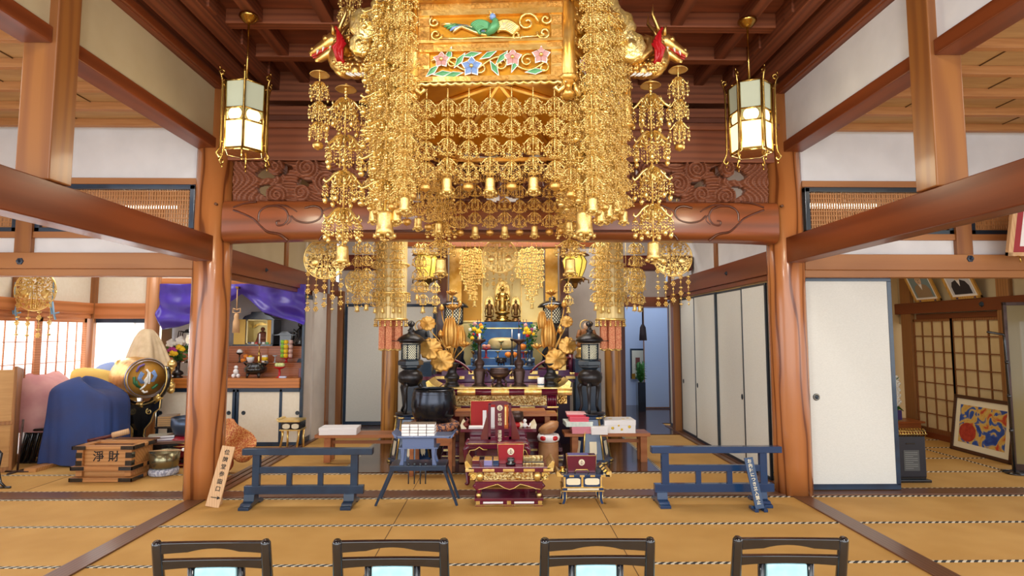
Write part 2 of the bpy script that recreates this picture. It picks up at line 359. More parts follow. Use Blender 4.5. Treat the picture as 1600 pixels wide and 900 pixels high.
# ---------------------------------------------------------------- naijin and rear room ceilings
struct('ceiling', MB().box(-3.1, 3.1, 6.12, 13.6, 3.95, 4.0), Wceil, label='dark ceiling of the inner hall')
struct('ceiling', MB().box(-8.6, -3.1, 6.1, 10.6, 3.7, 3.75), Wcl); struct('ceiling', MB().box(3.1, 8.6, 6.1, 10.6, 3.7, 3.75), Wcl)
# ---------------------------------------------------------------- round pillars
def pillar(x, y, r, z1, m, label, split=0):
    g = MB(); pr = [(r*.99, 0), (r*1.0, .3), (r, 2), (r*.98, z1)]
    g.lathe(pr, (x, y, 0), 40); return struct('pillar', g, m, label=label)
PX = 2.99
pl = at(328, 783, 5.9); pr_ = at(1229, 774, 5.95)
P1 = pillar(-3.03, 6.03, .185, 4.3, Wpil, 'large round polished pillar with bold grain on the left of the altar opening')
P2 = pillar(3.02, 6.06, .185, 4.3, Wpil, 'large round polished pillar on the right of the altar opening, beside the open sliding door')
pillar(-1.735, 9.0, .128, 3.9, Wpil2, 'round pillar behind the left bronze lantern')
pillar(1.72, 9.0, .128, 3.9, Wpil2, 'round pillar behind the right bronze lantern')
# pegs in the pillars
for q, py in ((-1, 319), (1, 322)):
    x = 338 if q < 0 else 1221; p = at(x, py, 5.86); o = MB().lathe([(.014, -.01), (.014, .02)], (0, 0, 0), 10, M=TR(p.x, p.y, p.z, pi/2)).build('peg', Wsill, P1 if q < 0 else P2)
# ---------------------------------------------------------------- long side beams, posts, upper panels
for sx in (-1, 1):
    nm = 'left' if sx < 0 else 'right'
    def bx(g, x0, x1, *r): return g.box(min(sx*x0, sx*x1), max(sx*x0, sx*x1), *r)
    o = struct('beam', bx(MB(), 2.95, 3.13, -1, 5.95, 2.375, 2.64), WredY, .008, label='long red wooden beam over the %s aisle edge' % nm)
    y0 = 3.70 if sx < 0 else 3.77; y1 = y0+.2
    struct('pillar', bx(MB(), 2.93, 3.15, y0, y1, 2.64, 4.3), WredZ, .008, label='square post standing on the long %s beam' % nm)
    for a0, a1 in ((-1, y0), (y1, 5.9)): struct('beam', bx(MB(), 2.96, 3.16, a0, a1, 3.55, 3.66), WredY, .006)
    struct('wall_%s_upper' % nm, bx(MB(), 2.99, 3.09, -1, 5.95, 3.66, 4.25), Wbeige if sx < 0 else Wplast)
    struct('beam', bx(MB(), 2.9, 3.1, -1, 6.0, 4.19, 4.26), WredY, .004)
# ---------------------------------------------------------------- walls in the plane of the pillars (upper half), with lattice transoms
Y0 = 6.03
Mreed = wood('reed_lattice_wood', 'bc8450', '94602f', 'z', .5, 0, 20, 2)
for sx in (-1, 1):
    nm = 'left' if sx < 0 else 'right'
    def bx(g, x0, x1, *r): return g.box(min(sx*x0, sx*x1), max(sx*x0, sx*x1), *r)
    g = bx(MB(), 3.2, 8.6, Y0, Y0+.06, 3.27, 3.86); bx(g, 3.2, 8.6, Y0, Y0+.06, 2.45, 2.64)
    struct('wall_%s_transom' % nm, g, Wplast)
    g = bx(MB(), 3.2, 8.6, Y0-.03, Y0+.09, 3.205, 3.272); bx(g, 3.2, 8.6, Y0-.03, Y0+.09, 2.635, 2.70)
    struct('trim_%d' % (6 if sx < 0 else 7), g, Wlx, .004)
    g = bx(MB(), 3.18, 8.6, Y0-.07, Y0+.1, 2.31, 2.475); bx(g, 3.18, 8.6, Y0-.04, Y0+.1, 2.235, 2.31)
    struct('beam', g, Wlx, .005, label='pale lintel beam with a dark hexagonal boss on the %s' % nm)
    bp_ = at(30 if sx < 0 else 1517, 408 if sx < 0 else 404, Y0-.08)
    bo = MB(); bo.lathe([(.04, 0), (.036, .012), (.016, .018), (.02, .03), (.012, .04)], n=6, sm=False, M=TR(bp_.x, bp_.y+.012, bp_.z, pi/2))
    tag(bo.build('nail_cover', Mnavy), 'dark hexagonal metal nail cover on the %s lintel beam' % nm, 'metal boss')
    px = 4.96 if sx < 0 else 4.91
    g = bx(MB(), px-.085, px+.085, Y0-.05, Y0+.09, 2.475, 3.86); struct('pillar', g, WredZ, .004)
    for (xa, xb) in ((3.235, px-.085), (px+.1, 7.0)):
        t = T('lattice_transom', 'fine wooden lattice transom in a dark frame, %s wall, %s' % (nm, 'beside the round pillar' if xa < 4 else 'beyond the square post'), 'transom', (sx*(xa+xb)/2, Y0+.03, 2.95))
        w = (xb-xa)/2; g = MB(); h = .25
        g.box(-w, w, -.05, .03, h-.045, h+.005); g.box(-w, w, -.05, .03, -h-.003, -h+.045); g.box(-w, -w+.05, -.05, .03, -h, h); g.box(w-.05, w, -.05, .03, -h, h)
        g.build('frame', Mnavy if sx < 0 else Mfram, t, .003)
        g = MB(); n = int(2*w/.028)
        for i in range(n): x = -w+.05+(2*w-.1)*(i+.5)/n; g.box(x-.0075, x+.0075, -.006, .008, -h+.04, h-.04)
        for z in [(-.19+.0475*k) for k in range(9)]: g.box(-w+.04, w-.04, -.012, -.005, z-.006, z+.006)
        g.build('lattice', Mreed, t)
# fluorescent tubes on the rear-room side of the transoms
Mtube = mat('lit_tube', 'ffffff', .5, 0, emit=14, ecol='fff6dc')
for (pa, pb, py, nm) in ((190, 278, 324, 'left'), (1243, 1370, 323, 'right')):
    a = at(pa, py, 6.55); b2 = at(pb, py, 6.55); t = T('fluorescent_lamp', 'lit fluorescent tube glowing behind the %s lattice transom' % nm, 'lamp', ((a.x+b2.x)/2, 6.55, a.z))
    L_ = (b2.x-a.x)/2; MB().tube([(-L_, 0, 0), (L_, 0, 0)], .016, 8).build('tube', Mtube, t)
    g = MB().box(-L_-.03, L_+.03, -.04, .04, .03, .07); g.box(-L_-.03, -L_, -.02, .02, -.02, .04); g.box(L_, L_+.03, -.02, .02, -.02, .04); g.box(-.01, .01, -.01, .01, .07, 3.7-a.z); g.build('fitting', Mwhite, t)
# ---------------------------------------------------------------- inner hall side walls
for sx in (-1, 1):
    nm = 'left' if sx < 0 else 'right'
    def bx(g, x0, x1, *r): return g.box(min(sx*x0, sx*x1), max(sx*x0, sx*x1), *r)
    zb = 2.36
    g = bx(MB(), 2.95, 3.08, 6.15, 10.4, zb-.06, zb+.2); bx(g, 2.98, 3.06, 6.15, 10.4, zb-.12, zb-.06)
    struct('beam', g, WredY, .005, label='lintel beam along the %s side of the inner hall' % nm)
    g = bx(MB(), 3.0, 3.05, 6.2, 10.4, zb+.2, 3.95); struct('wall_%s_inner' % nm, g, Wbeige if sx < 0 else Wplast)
    g = MB()
    for y in (7.95, 10.2): bx(g, 2.97, 3.06, y-.05, y+.05, zb+.2, 3.95)
    struct('trim_%d' % (8 if sx < 0 else 9), g, WredZ, .003)
    for y in ((7.2,) if sx < 0 else (7.5,)): tag(MB().lathe([(.03, 0), (.012, .02), (.001, .03)], n=6, sm=False, M=TR(sx*2.95, y, zb+.07, 0, -sx*pi/2)).build('nail_cover', Mfram), 'small dark nail cover on the %s inner lintel' % nm, 'metal boss')
# ---------------------------------------------------------------- back walls of inner hall
g = MB().box(-2.98, 2.1, 10.5, 10.56, 0, 3.95); g.box(2.1, 3.0, 10.5, 10.56, 2.25, 3.95); struct('wall_back', g, Wgrey)
struct('wall_back_corridor', MB().box(1.9, 3.8, 13.2, 13.25, 0, 3.95), mat('bluish_corridor_wall', 'c2cfe4', .9))
struct('wall_corridor_left', MB().box(2.1, 2.14, 10.56, 13.2, 0, 3.95), mat('corridor_wall', 'b9c3d8', .9))
struct('wall_corridor_right', MB().box(3.7, 3.76, 10.58, 13.2, 0, 3.95).box(3.06, 3.76, 10.5, 10.56, 0, 3.95), bpy.data.materials['bluish_corridor_wall'])
g = MB(); g.box(2.1, 2.22, 10.42, 10.5, 0, 2.4)
struct('trim_10', g, mat('dark_red_post', '4a2018', .4), .003)
struct('beam', MB().box(2.1, 3.0, 10.4, 10.5, 2.12, 2.3), WredX, .004)
# framed picture, switch and plant in the corridor
a = at(1000, 560, 12.9)
t = T('framed_picture', 'small dark framed picture on the blue corridor wall', 'picture', (3.08, 13.18, .95)); g = MB().box(-.16, .16, -.02, .02, -.34, .34); g.build('frame', Mfram, t, .003); MB().box(-.13, .13, -.024, -.02, -.3, .3).build('picture_mount', Mcream, t); MB().box(-.05, .05, -.027, -.024, -.15, .14).build('picture', mat('faded_red_print', '8a4a3a', .7), t)
sliding_door_late = 1; p = at(990, 588, 13.15)
tag(MB().box(p.x-.04, p.x+.04, 13.15, 13.2, p.z-.06, p.z+.06).build('light_switch', Mgoldm), 'brassy light switch plate low on the corridor wall', 'switch')
# ---------------------------------------------------------------- sliding doors
def sliding_door(name, label, cx, cy, w, h, rz, pm=Wfus, fm=Mfram, fw=.04, hx=None, hz=.85, z0=.02, handle='oval', th=.03):
    d = T(name, label, 'sliding door', (cx, cy, z0), rz); d['kind'] = 'structure'
    g = MB(); g.box(-w/2, w/2, -th/2, th/2, 0, fw*1.3); g.box(-w/2, w/2, -th/2, th/2, h-fw, h); g.box(-w/2, -w/2+fw, -th/2, th/2, fw, h-fw); g.box(w/2-fw, w/2, -th/2, th/2, fw, h-fw); g.build('frame', fm, d, .003)
    MB().box(-w/2+fw*.9, w/2-fw*.9, -th*.3, th*.3, fw, h-fw*.9).build('paper_panel', pm, d)
    if hx is not None:
        g = MB(); k = 1.0 if handle == 'round' else .7
        g.lathe([(.036, 0), (.036, .006), (.028, .008), (.022, .003), (.012, .003), (.01, .008)], n=20, sx=k, M=TR(hx, -th*.3, hz, pi/2)); hd = g.build('handle', Mfram, d)
        if handle == 'round': MB().lathe([(.027, .009), (.03, .0095), (.027, .0095)], n=24, M=TR(hx, -th*.3, hz, pi/2)).build('ring', Mcream, hd)
    return d
a = at(1243, 600, 6.09); b2 = at(1395, 600, 6.09)
# the tall white door by the right pillar leans a little in its track
d = sliding_door('door_1', 'large white sliding door with dark frame beside the right pillar', 3.68, 6.1, .97, 2.225, 0, Wfus, Mnavy, .045, -.37, .955, handle='round')
ys = [(6.47, 7.14), (7.18, 8.06), (8.02, 8.93), (8.9, 9.72)]
for i, (ya, yb) in enumerate(ys):
    sliding_door('door_%d' % (i+2), 'white sliding door in the right wall of the inner hall, number %s from the big pillar' % ('one', 'two', 'three', 'four')[i], 2.99+.03*(i % 2), (ya+yb)/2, yb-ya, 2.2, -pi/2, Wfus, Mfram, .028, {0: None, 1: .36, 2: -.36, 3: -.3}[i], .83, 0.02)
struct('pillar', MB().box(2.9, 3.06, 9.74, 9.9, 0, 2.3), WredZ, .005)
sliding_door('door_6', 'narrow pale sliding door edge by the corridor', 2.99, 10.1, .42, 2.2, -pi/2, WfusW, Mnavy, .04, None)
# left side of the inner hall
sliding_door('door_11', 'pale bluish door leaf standing open in the corridor', 3.36, 12.6, .56, 2.2, 0, bpy.data.materials['bluish_corridor_wall'], WredZ, .02, None)
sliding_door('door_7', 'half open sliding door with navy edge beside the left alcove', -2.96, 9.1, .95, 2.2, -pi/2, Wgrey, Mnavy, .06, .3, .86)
struct('pillar', MB().box(-3.04, -2.9, 9.62, 9.8, 0, 2.3), WredZ, .005)
struct('wall_left_rear', MB().box(-3.0, -2.96, 9.8, 10.5, 0, 2.3), Wgrey)
struct('trim_11', MB().box(-2.98, -2.86, 10.38, 10.5, 0, 2.4), WredZ, .004)
sliding_door('door_8', 'bluish white sliding door with navy frame at the left rear', -2.4, 10.42, .86, 2.15, 0, Wfus, Mnavy, .05, .34, .95, handle='oval')
sliding_door('door_9', 'second bluish white rear door half hidden by the left round pillar', -1.6, 10.45, .8, 2.15, 0, Wfus, Mnavy, .05, -.3, .95, handle='oval')
# cross beams over the rear bays
for sx in (-1, 1):
    g = MB().box(min(sx*1.72, sx*2.98), max(sx*1.72, sx*2.98), 8.9, 9.08, 2.62, 2.86)
    struct('beam', g, mat('deep_red_beam', '5e2418', .35, coat=.3), .03, label='dark red curved tie beam behind the %s round banner' % ('left' if sx < 0 else 'right'))
for sx in (-1, 1): struct('beam', MB().box(min(sx*.05, sx*2.98), max(sx*.05, sx*2.98), 8.95, 9.1, 3.2, 3.9), Wbeige if 0 else Wplast)
# ---------------------------------------------------------------- left room: window walls and alcove frame
XL = -6.15; YB = 8.75
Wwl = wood('orange_lintel_wood', 'c07a48', 'a5622f', 'y', .5, 0, 10, 2); Wwlx = wood('orange_lintel_wood_cross', 'c07a48', 'a5622f', 'x', .5, 0, 10, 2)
struct('wall_left', MB().box(XL-.06, XL, 3.5, YB, 2.05, 3.7), Wbeige if 0 else WfusW)
g = MB().box(XL-.02, XL+.06, 3.5, YB, 1.93, 2.09); g.box(XL-.02, XL+.03, 3.5, YB, 1.86, 1.93); struct('beam', g, Wwl, .004, label='orange wooden lintel above the bright left windows')
g = MB().box(XL, -5.28, YB, YB+.06, 2.05, 3.7); g.box(-5.28, -2.98, YB, YB+.06, 2.42, 3.7); struct('wall_left_back', g, WfusW)
struct('beam', MB().box(XL, -5.25, YB-.06, YB+.02, 1.86, 2.09), Wwlx, .004)
struct('beam', MB().box(-5.08, -2.98, YB-.12, YB+.02, 2.34, 2.46), Wwlx, .004)
g = MB().box(XL-.03, XL+.07, YB-.07, YB+.05, 0, 3.7); g.box(XL, XL+.05, 7.3, 7.4, 2.09, 3.7); struct('trim_12', g, WredZ, .004)
p = at(237, 500, 8.7); g = MB().lathe([(.1, 0), (.1, 3.6)], (p.x, 8.72, 0), 24); struct('pillar', g, wood('pale_round_post', 'c88f62', 'b0744a', 'z', .4, .1, 8, 3), label='pale round post between the window and the alcove')
Mshoji = mat('sunlit_shoji_paper', 'ffffff', .9); Nn = Mshoji.node_tree.nodes; Ll = Mshoji.node_tree.links
tl = Nn.new('ShaderNodeBsdfTranslucent'); tl.inputs[0].default_value = (1, 1, 1, 1); ms = Nn.new('ShaderNodeMixShader'); ms.inputs[0].default_value = .75
Ll.new(Nn['Principled BSDF'].outputs[0], ms.inputs[1]); Ll.new(tl.outputs[0], ms.inputs[2]); Ll.new(ms.outputs[0], Nn['Material Output'].inputs[0])
wi = MB(); w1 = T('window_1', 'bright shoji windows with thin wooden grid in the left wall', 'window', (XL, 0, 0)); w1['kind'] = 'structure'
for (ya, yb) in ((4.0, 5.45), (5.45, 6.9), (6.9, 7.75), (7.75, 8.62)):
    g = MB(); g.box(-.02, .02, ya, ya+.05, .02, 1.86); g.box(-.02, .02, yb-.05, yb, .02, 1.86); g.box(-.02, .02, ya, yb, .02, .12); g.box(-.02, .02, ya, yb, 1.8, 1.86)
    for k in range(1, 5): yy = ya+(yb-ya)*k/5; g.box(-.008, .008, yy-.005, yy+.005, .1, 1.82)
    for k in range(1, 6): zz = .1+1.72*k/6; g.box(-.008, .008, ya, yb, zz-.005, zz+.005)
    g.build('window_frame', Wwl, w1)
    MB().box(-.012, -.01, ya+.03, yb-.03, .1, 1.82).build('paper_pane', Mshoji, w1)
w2 = T('window_2', 'bright window with blue frame at the back of the left room', 'window', ((XL-5.28)/2, YB, 0)); w2['kind'] = 'structure'
g = MB(); w = .42
g.box(-w, -w+.05, -.02, .02, 0, 1.86); g.box(w-.05, w, -.02, .02, 0, 1.86); g.box(-w, w, -.02, .02, 1.80, 1.86); g.box(-w, w, -.02, .02, 0, .1); g.build('window_frame', Mnavy, w2)
MB().box(-w+.04, w-.04, -.003, .003, .08, 1.81).build('window_pane', Mshoji, w2)
area('window_2_daylight', (-5.72, 9.4, 1.2), (-pi/2, 0, 0), .8, 1.8, 60, (.95, .98, 1))
# ---------------------------------------------------------------- right room
XR = 6.78; YR = 9.75
struct('wall_right', MB().box(XR, XR+.06, 3.5, YR+.1, 1.8, 3.7), Wbeige)
struct('wall_right_back', MB().box(3.1, XR+.06, YR, YR+.06, 0, 3.7), mat('warm_beige_plaster', 'c9ac7c', .9))
g = MB().box(XR-.07, XR+.02, 3.5, YR, 1.96, 2.14); g.box(XR-.03, XR+.02, 3.5, 9.3, 1.86, 1.95); struct('beam', g, WredY, .005, label='red lintel beam above the right room lattice doors')
for y in (7.95,): tag(MB().lathe([(.04, 0), (.036, .012), (.016, .02), (.01, .035)], n=6, sm=False, M=TR(XR-.07, y, 2.05, 0, -pi/2)).build('nail_cover', Mfram), 'dark nail cover on the right room lintel beneath the portraits', 'metal boss')
g = MB().box(XR-.06, XR+.06, 9.38, 9.62, 0, 3.7); g.box(XR-.06, XR+.06, 7.52, 7.72, 0, 3.7); struct('pillar', g, wood('greyed_post_wood', '9a6a3c', '82552c', 'z', .5, 0, 10, 3), .004)
struct('trim_13', MB().box(XR-.05, XR+.02, 7.7, 9.4, .0, .09), WredY, .003)
w3 = T('door_10', 'shoji lattice doors glowing warm in the right room', 'shoji door', (XR, 0, .09)); w3['kind'] = 'structure'
Mwsh = mat('warm_shoji_paper', 'd9c193', .9, 0, 'd2b887', 4)
for k, (ya, yb) in enumerate(((8.55, 9.4), (7.7, 8.6))):
    g = MB(); g.box(-.03, 0, ya, ya+.045, 0, 1.78); g.box(-.03, 0, yb-.045, yb, 0, 1.78); g.box(-.03, 0, ya, yb, 0, .07); g.box(-.03, 0, ya, yb, 1.74, 1.78)
    for q in range(1, 4): yy = ya+(yb-ya)*q/4; g.box(-.028, -.012, yy-.01, yy+.01, 0, 1.76)
    for q in range(1, 7): zz = .05+1.7*q/7; g.box(-.027, -.012, ya, yb, zz-.008, zz+.008)
    g.build('lattice_frame', Wshoji, w3); MB().box(-.012, -.008, ya+.02, yb-.02, .03, 1.76).build('paper_pane', Mwsh, w3)
# ================================================================ hanging ornaments: shared shapes
LIB = {}
def lib(key, fn, mats):
    if key not in LIB:
        o = fn().build(key, mats); me = o.data; bpy.data.objects.remove(o); LIB[key] = me
    return LIB[key]
def inst(key, name, parent, loc, s=1, rz=0, rx=0):
    o = bpy.data.objects.new(name, LIB[key]); C.objects.link(o); o.parent = parent; o.location = loc
    o.scale = (s, s, s) if not isinstance(s, tuple) else s; o.rotation_euler = (rx, 0, rz); return o
def pend(g, x, y, z0, z1, n, r, tri=True):
    for i in range(n):
        z = z0+(z1-z0)*(i+.5)/n; g.ball((x, y, z), r*(.7 if i < n-1 else 1.55), 6, 4)
    if tri:
        for k in range(3): a = 2*pi*k/3+x*9; g.ball((x+r*2.6*cos(a), y+r*2.6*sin(a), z1+(z0-z1)*.12), r*1.05, 5, 4)
def f_small():
    g = MB(); g.lathe([(.03, 0), (.10, -.05), (.04, -.12), (.13, -.2), (.09, -.3), (.05, -.42), (.12, -.55), (.05, -.7), (.04, -2.2)], n=8)
    for k in range(6):
        a = 2*pi*k/6; M = Matrix.Rotation(a, 4, 'Z')
        g.tube([(.08, 0, -.12), (.28, 0, -.16), (.52, 0, -.34), (.78, 0, -.7), (.9, 0, -.86), (.98, 0, -.78), (.9, 0, -.68)], [.05, .06, .06, .055, .05, .045, .035], 5, M=M)
        g.tube([(.2, 0, -.2), (.3, 0, -.42), (.5, 0, -.46), (.5, 0, -.3)], .05, 4, M=M)
        g.tube([(.1, 0, -.6), (.3, 0, -.78), (.56, 0, -.6), (.6, 0, -.46)], .045, 4, M=M)
        x, y = .88*cos(a), .88*sin(a); pend(g, x, y, -.86, -1.5, 3, .085, False)
        for j in range(3): b = 2*pi*j/3+a; pend(g, x+.17*cos(b), y+.17*sin(b), -1.0, -1.72, 4, .07, False)
        a += pi/6; x, y = .42*cos(a), .42*sin(a); pend(g, x, y, -.7, -2.0, 5, .075, True)
    return g
def f_big():
    g = MB(); g.lathe([(.03, 0), (.07, -.03), (.03, -.07), (.09, -.13), (.05, -.2), (.04, -1.3)], n=10)
    for k in range(6):
        a = 2*pi*k/6; M = Matrix.Rotation(a, 4, 'Z')
        g.tube([(.05, 0, -.08), (.2, 0, -.05), (.42, 0, -.14), (.66, 0, -.34), (.8, 0, -.42), (.9, 0, -.36), (.86, 0, -.28)], [.035, .055, .06, .055, .05, .04, .03], 6, M=M)
        g.tube([(.3, 0, -.08), (.42, 0, -.24), (.34, 0, -.34), (.22, 0, -.28), (.24, 0, -.18)], .042, 5, M=M)
        g.tube([(.1, 0, -.4), (.3, 0, -.5), (.5, 0, -.42), (.56, 0, -.3)], .035, 5, M=M)
        x, y = .82*cos(a), .82*sin(a); g.lathe([(.02, -.4), (.03, -.46), (.13, -.56), (.15, -.6), (.03, -.6)], (x, y, 0), 8)
        for j in range(4): b = 2*pi*j/4; pend(g, x+.13*cos(b), y+.13*sin(b), -.6, -.88, 3, .034, False)
        pend(g, x, y, -.6, -.92, 3, .03, False); g.lathe([(.02, -.92), (.09, -.95), (.115, -1.02), (.07, -1.1), (.01, -1.13)], (x, y, 0), 10)
        a2 = a+pi/6; x, y = .5*cos(a2), .5*sin(a2); M2 = Matrix.Rotation(a2, 4, 'Z'); g.tube([(.05, 0, -.2), (.25, 0, -.12), (.46, 0, -.3), (.52, 0, -.42)], .035, 5, M=M2)
        g.lathe([(.02, -.42), (.12, -.52), (.02, -.55)], (x, y, 0), 8)
        for j in range(3): b = 2*pi*j/3+.4; pend(g, x+.1*cos(b), y+.1*sin(b), -.54, -.95, 4, .033, False)
        pend(g, .25*cos(a), .25*sin(a), -.5, -1.1, 5, .034, False)
    return g
def f_bell():
    g = MB(); g.lathe([(.02, .12), (.05, .06), (.3, .02), (.42, -.04), (.44, -.2), (.43, -.22), (.45, -.5), (.44, -.52), (.48, -1.0), (.56, -1.35), (.5, -1.36), (.4, -.9), (.38, -.2)], n=18)
    for k in range(6):
        a = 2*pi*k/6; M = Matrix.Rotation(a, 4, 'Z') ; g.tube([(.5, 0, -1.3), (.56, 0, -1.45), (.5, 0, -1.55)], [.16, .11, .02], 6, M=M)
    g.tube([(0, 0, -.9), (0, 0, -1.5)], .03, 5)
    for k in range(5): a = 2*pi*k/5; g.lathe([(.01, -.05), (.13, 0), (.01, .05)], (.18*cos(a), .18*sin(a), -1.62), 6)
    g.ball((0, 0, -1.62), .12, 8, 5); return g
def f_pot():
    g = MB(); g.lathe([(.02, .14), (.06, .08), (.2, .05), (.42, 0), (.5, -.12), (.5, -.2), (.54, -.24), (.5, -.28), (.52, -.4), (.4, -.6), (.15, -.66), (.12, -.74), (.01, -.78)], n=16); return g
def f_disc():
    g = MB(); g.lathe([(.05, .3), (.09, .2), (.3, .15), (.8, -.05), (1, -.22), (.92, -.2), (.3, .04), (.05, .05)], n=16); return g
def f_link():
    g = MB(); [g.ball((0, 0, -.5-i), .45, 6, 4) for i in range(4)]; return g
lib('tier_small', f_small, Mfili); lib('tier_big', f_big, Mfili); lib('bell', f_bell, Mgold2); lib('pot', f_pot, Mgold); lib('disc', f_disc, Mgold2); lib('link', f_link, Mfili)
def strand(label, x, y, z0, z1, R, kind='small', end='bell', disc=False, group=None, er=None, gap=.3, nt=None, cord=0):
    """a chain of filigree tiers between z0 and z1, ending in a bell or a pot"""
    t = T('hanging_ornament', label, 'hanging ornament', (x, y, z0), 0, group)
    L = z0-z1; er = er or R*.5; eh = er*(1.75 if end == 'bell' else .95)
    d = .0
    if disc: inst('disc', 'umbrella_disc', t, (0, 0, -.02), R*disc); d = .03+R*.12
    tl = L-eh-d-R*gap; pitch = R*(2.0 if kind == 'small' else 1.12); n = nt or max(1, round((tl)/pitch)); p = tl/n
    sz = p/(2.2 if kind == 'small' else 1.2)
    nl = max(2, int(round((d+R*gap)/(R*.16*.9))));
    for i in range(n):
        inst('tier_%s' % kind, 'filigree_tier', t, (0, 0, -d-R*gap-i*p), (R, R, sz), random.random()*6)
    b = MB(); zz = 0
    if cord: b.tube([(0, 0, 0), (0, 0, cord-z0)], .004, 4)
    while zz < d+R*gap: b.ball((0, 0, -zz), R*.09, 6, 4); zz += R*.16
    b.build('bead_chain', Mfili, t)
    inst(end, end if end == 'bell' else 'pot_bell', t, (0, 0, -L+eh-er*.1), er/.5*.5 if end == 'bell' else er)
    return t
# ================================================================ canopy
CX, CY, CR, CROT = -.03, 4.4, .985, -.06
can = T('gilded_canopy', 'huge six sided gilded canopy with painted phoenix and lotus panels', 'canopy', (CX, CY, 0), CROT)
def zz(y): return at(765, y, CY-CR*.866).z
zb, zt = zz(135), zz(2)
side = CR; ap = CR*.866
def sideM(k):  # k=0 front; local x along the side, y outward = -y local
    return Matrix.Rotation(k*pi/3, 4, 'Z') @ Matrix.Translation((0, -ap, 0))
# corner posts
g = MB()
for k in range(6):
    g = MB(); a = -pi/2+pi/6+k*pi/3; x, y = CR*cos(a), CR*sin(a)
    g.lathe([(.035, zb-.08), (.045, zb-.065), (.045, zb-.05), (.03, zb-.03), (.03, zb), (.05, zb+.01), (.045, zt)], (x, y, 0), 6)
    g.lathe([(.05, zb+.02), (.075, zb+.04), (.05, zb+.06)], (x, y, 0), 12)
    g.build('corner_post', Mgoldp, can); g = MB()
Mplate = mat('engraved_plate', 'cf9a50', .45, .85, 'a87834', 60, .35, 220)
for k in range(6):
    M = sideM(k); h = side/2-.03; back = k in (2, 3, 4)
    g = MB()
    for ya, yb, dd in ((17, 26, .03), (65, 69, .035), (79, 83, .035), (121, 129, .03)): g.box(-h, h, -dd, .03, zz(yb), zz(ya), 0, M)
    g.box(-h, h, -.015, .02, zz(79), zz(69), 0, M); g.box(-h, h, -.02, .02, zz(17), zz(6), 0, M)
    for sx in (-1, 1):
        g.box(min(sx*h, sx*(h-.075)), max(sx*h, sx*(h-.075)), -.018, .02, zz(129), zz(17), 0, M)
    g.build('rail_frame', Mgoldp, can)
    g = MB()
    for x0, x1 in ((-h, -h+.1), (-.12, .12), (h-.1, h)):
        g.box(x0, x1, -.021, -.01, zz(78), zz(70), 0, M); g.box(x0, x1, -.034, -.02, zz(128), zz(122), 0, M); g.box(x0, x1, -.026, -.01, zz(16), zz(8), 0, M)
    for sx in (-1, 1):
        for y0_ in (30, 50, 90, 108): g.box(min(sx*(h-.006), sx*(h-.07)), max(sx*(h-.006), sx*(h-.07)), -.022, -.01, zz(y0_+12), zz(y0_), 0, M)
    g.build('engraved_plate', Mplate, can)
    g = MB(); g.box(-h+.07, h-.07, -.003, .004, zz(65), zz(26), 0, M)
    if not back: g.box(-h+.07, h-.07, -.003, .004, zz(121), zz(83), 0, M)
    g.build('amber_panel', Mamb, can)
    # scalloped edge
    g = MB(); n = 18; pts = []
    for i in range(n*6+1):
        u = i/(n*6); pts.append(tuple(M @ Vector((-h-.02+(2*h+.04)*u, -.035, zb+.012-.012*abs(sin(pi*u*n))))))
    g.tube(pts, .011, 5); 
    for sx in (-1, 1): g.tube([tuple(M @ Vector(q)) for q in ((sx*h, -.035, zb+.01), (sx*(h+.0), -.045, zb-.03), (sx*(h-.03), -.045, zb-.055), (sx*(h-.055), -.045, zb-.035), (sx*(h-.035), -.045, zb-.02))], [.013, .016, .014, .012, .008], 6)
    g.build('scalloped_valance', Mgold2, can)
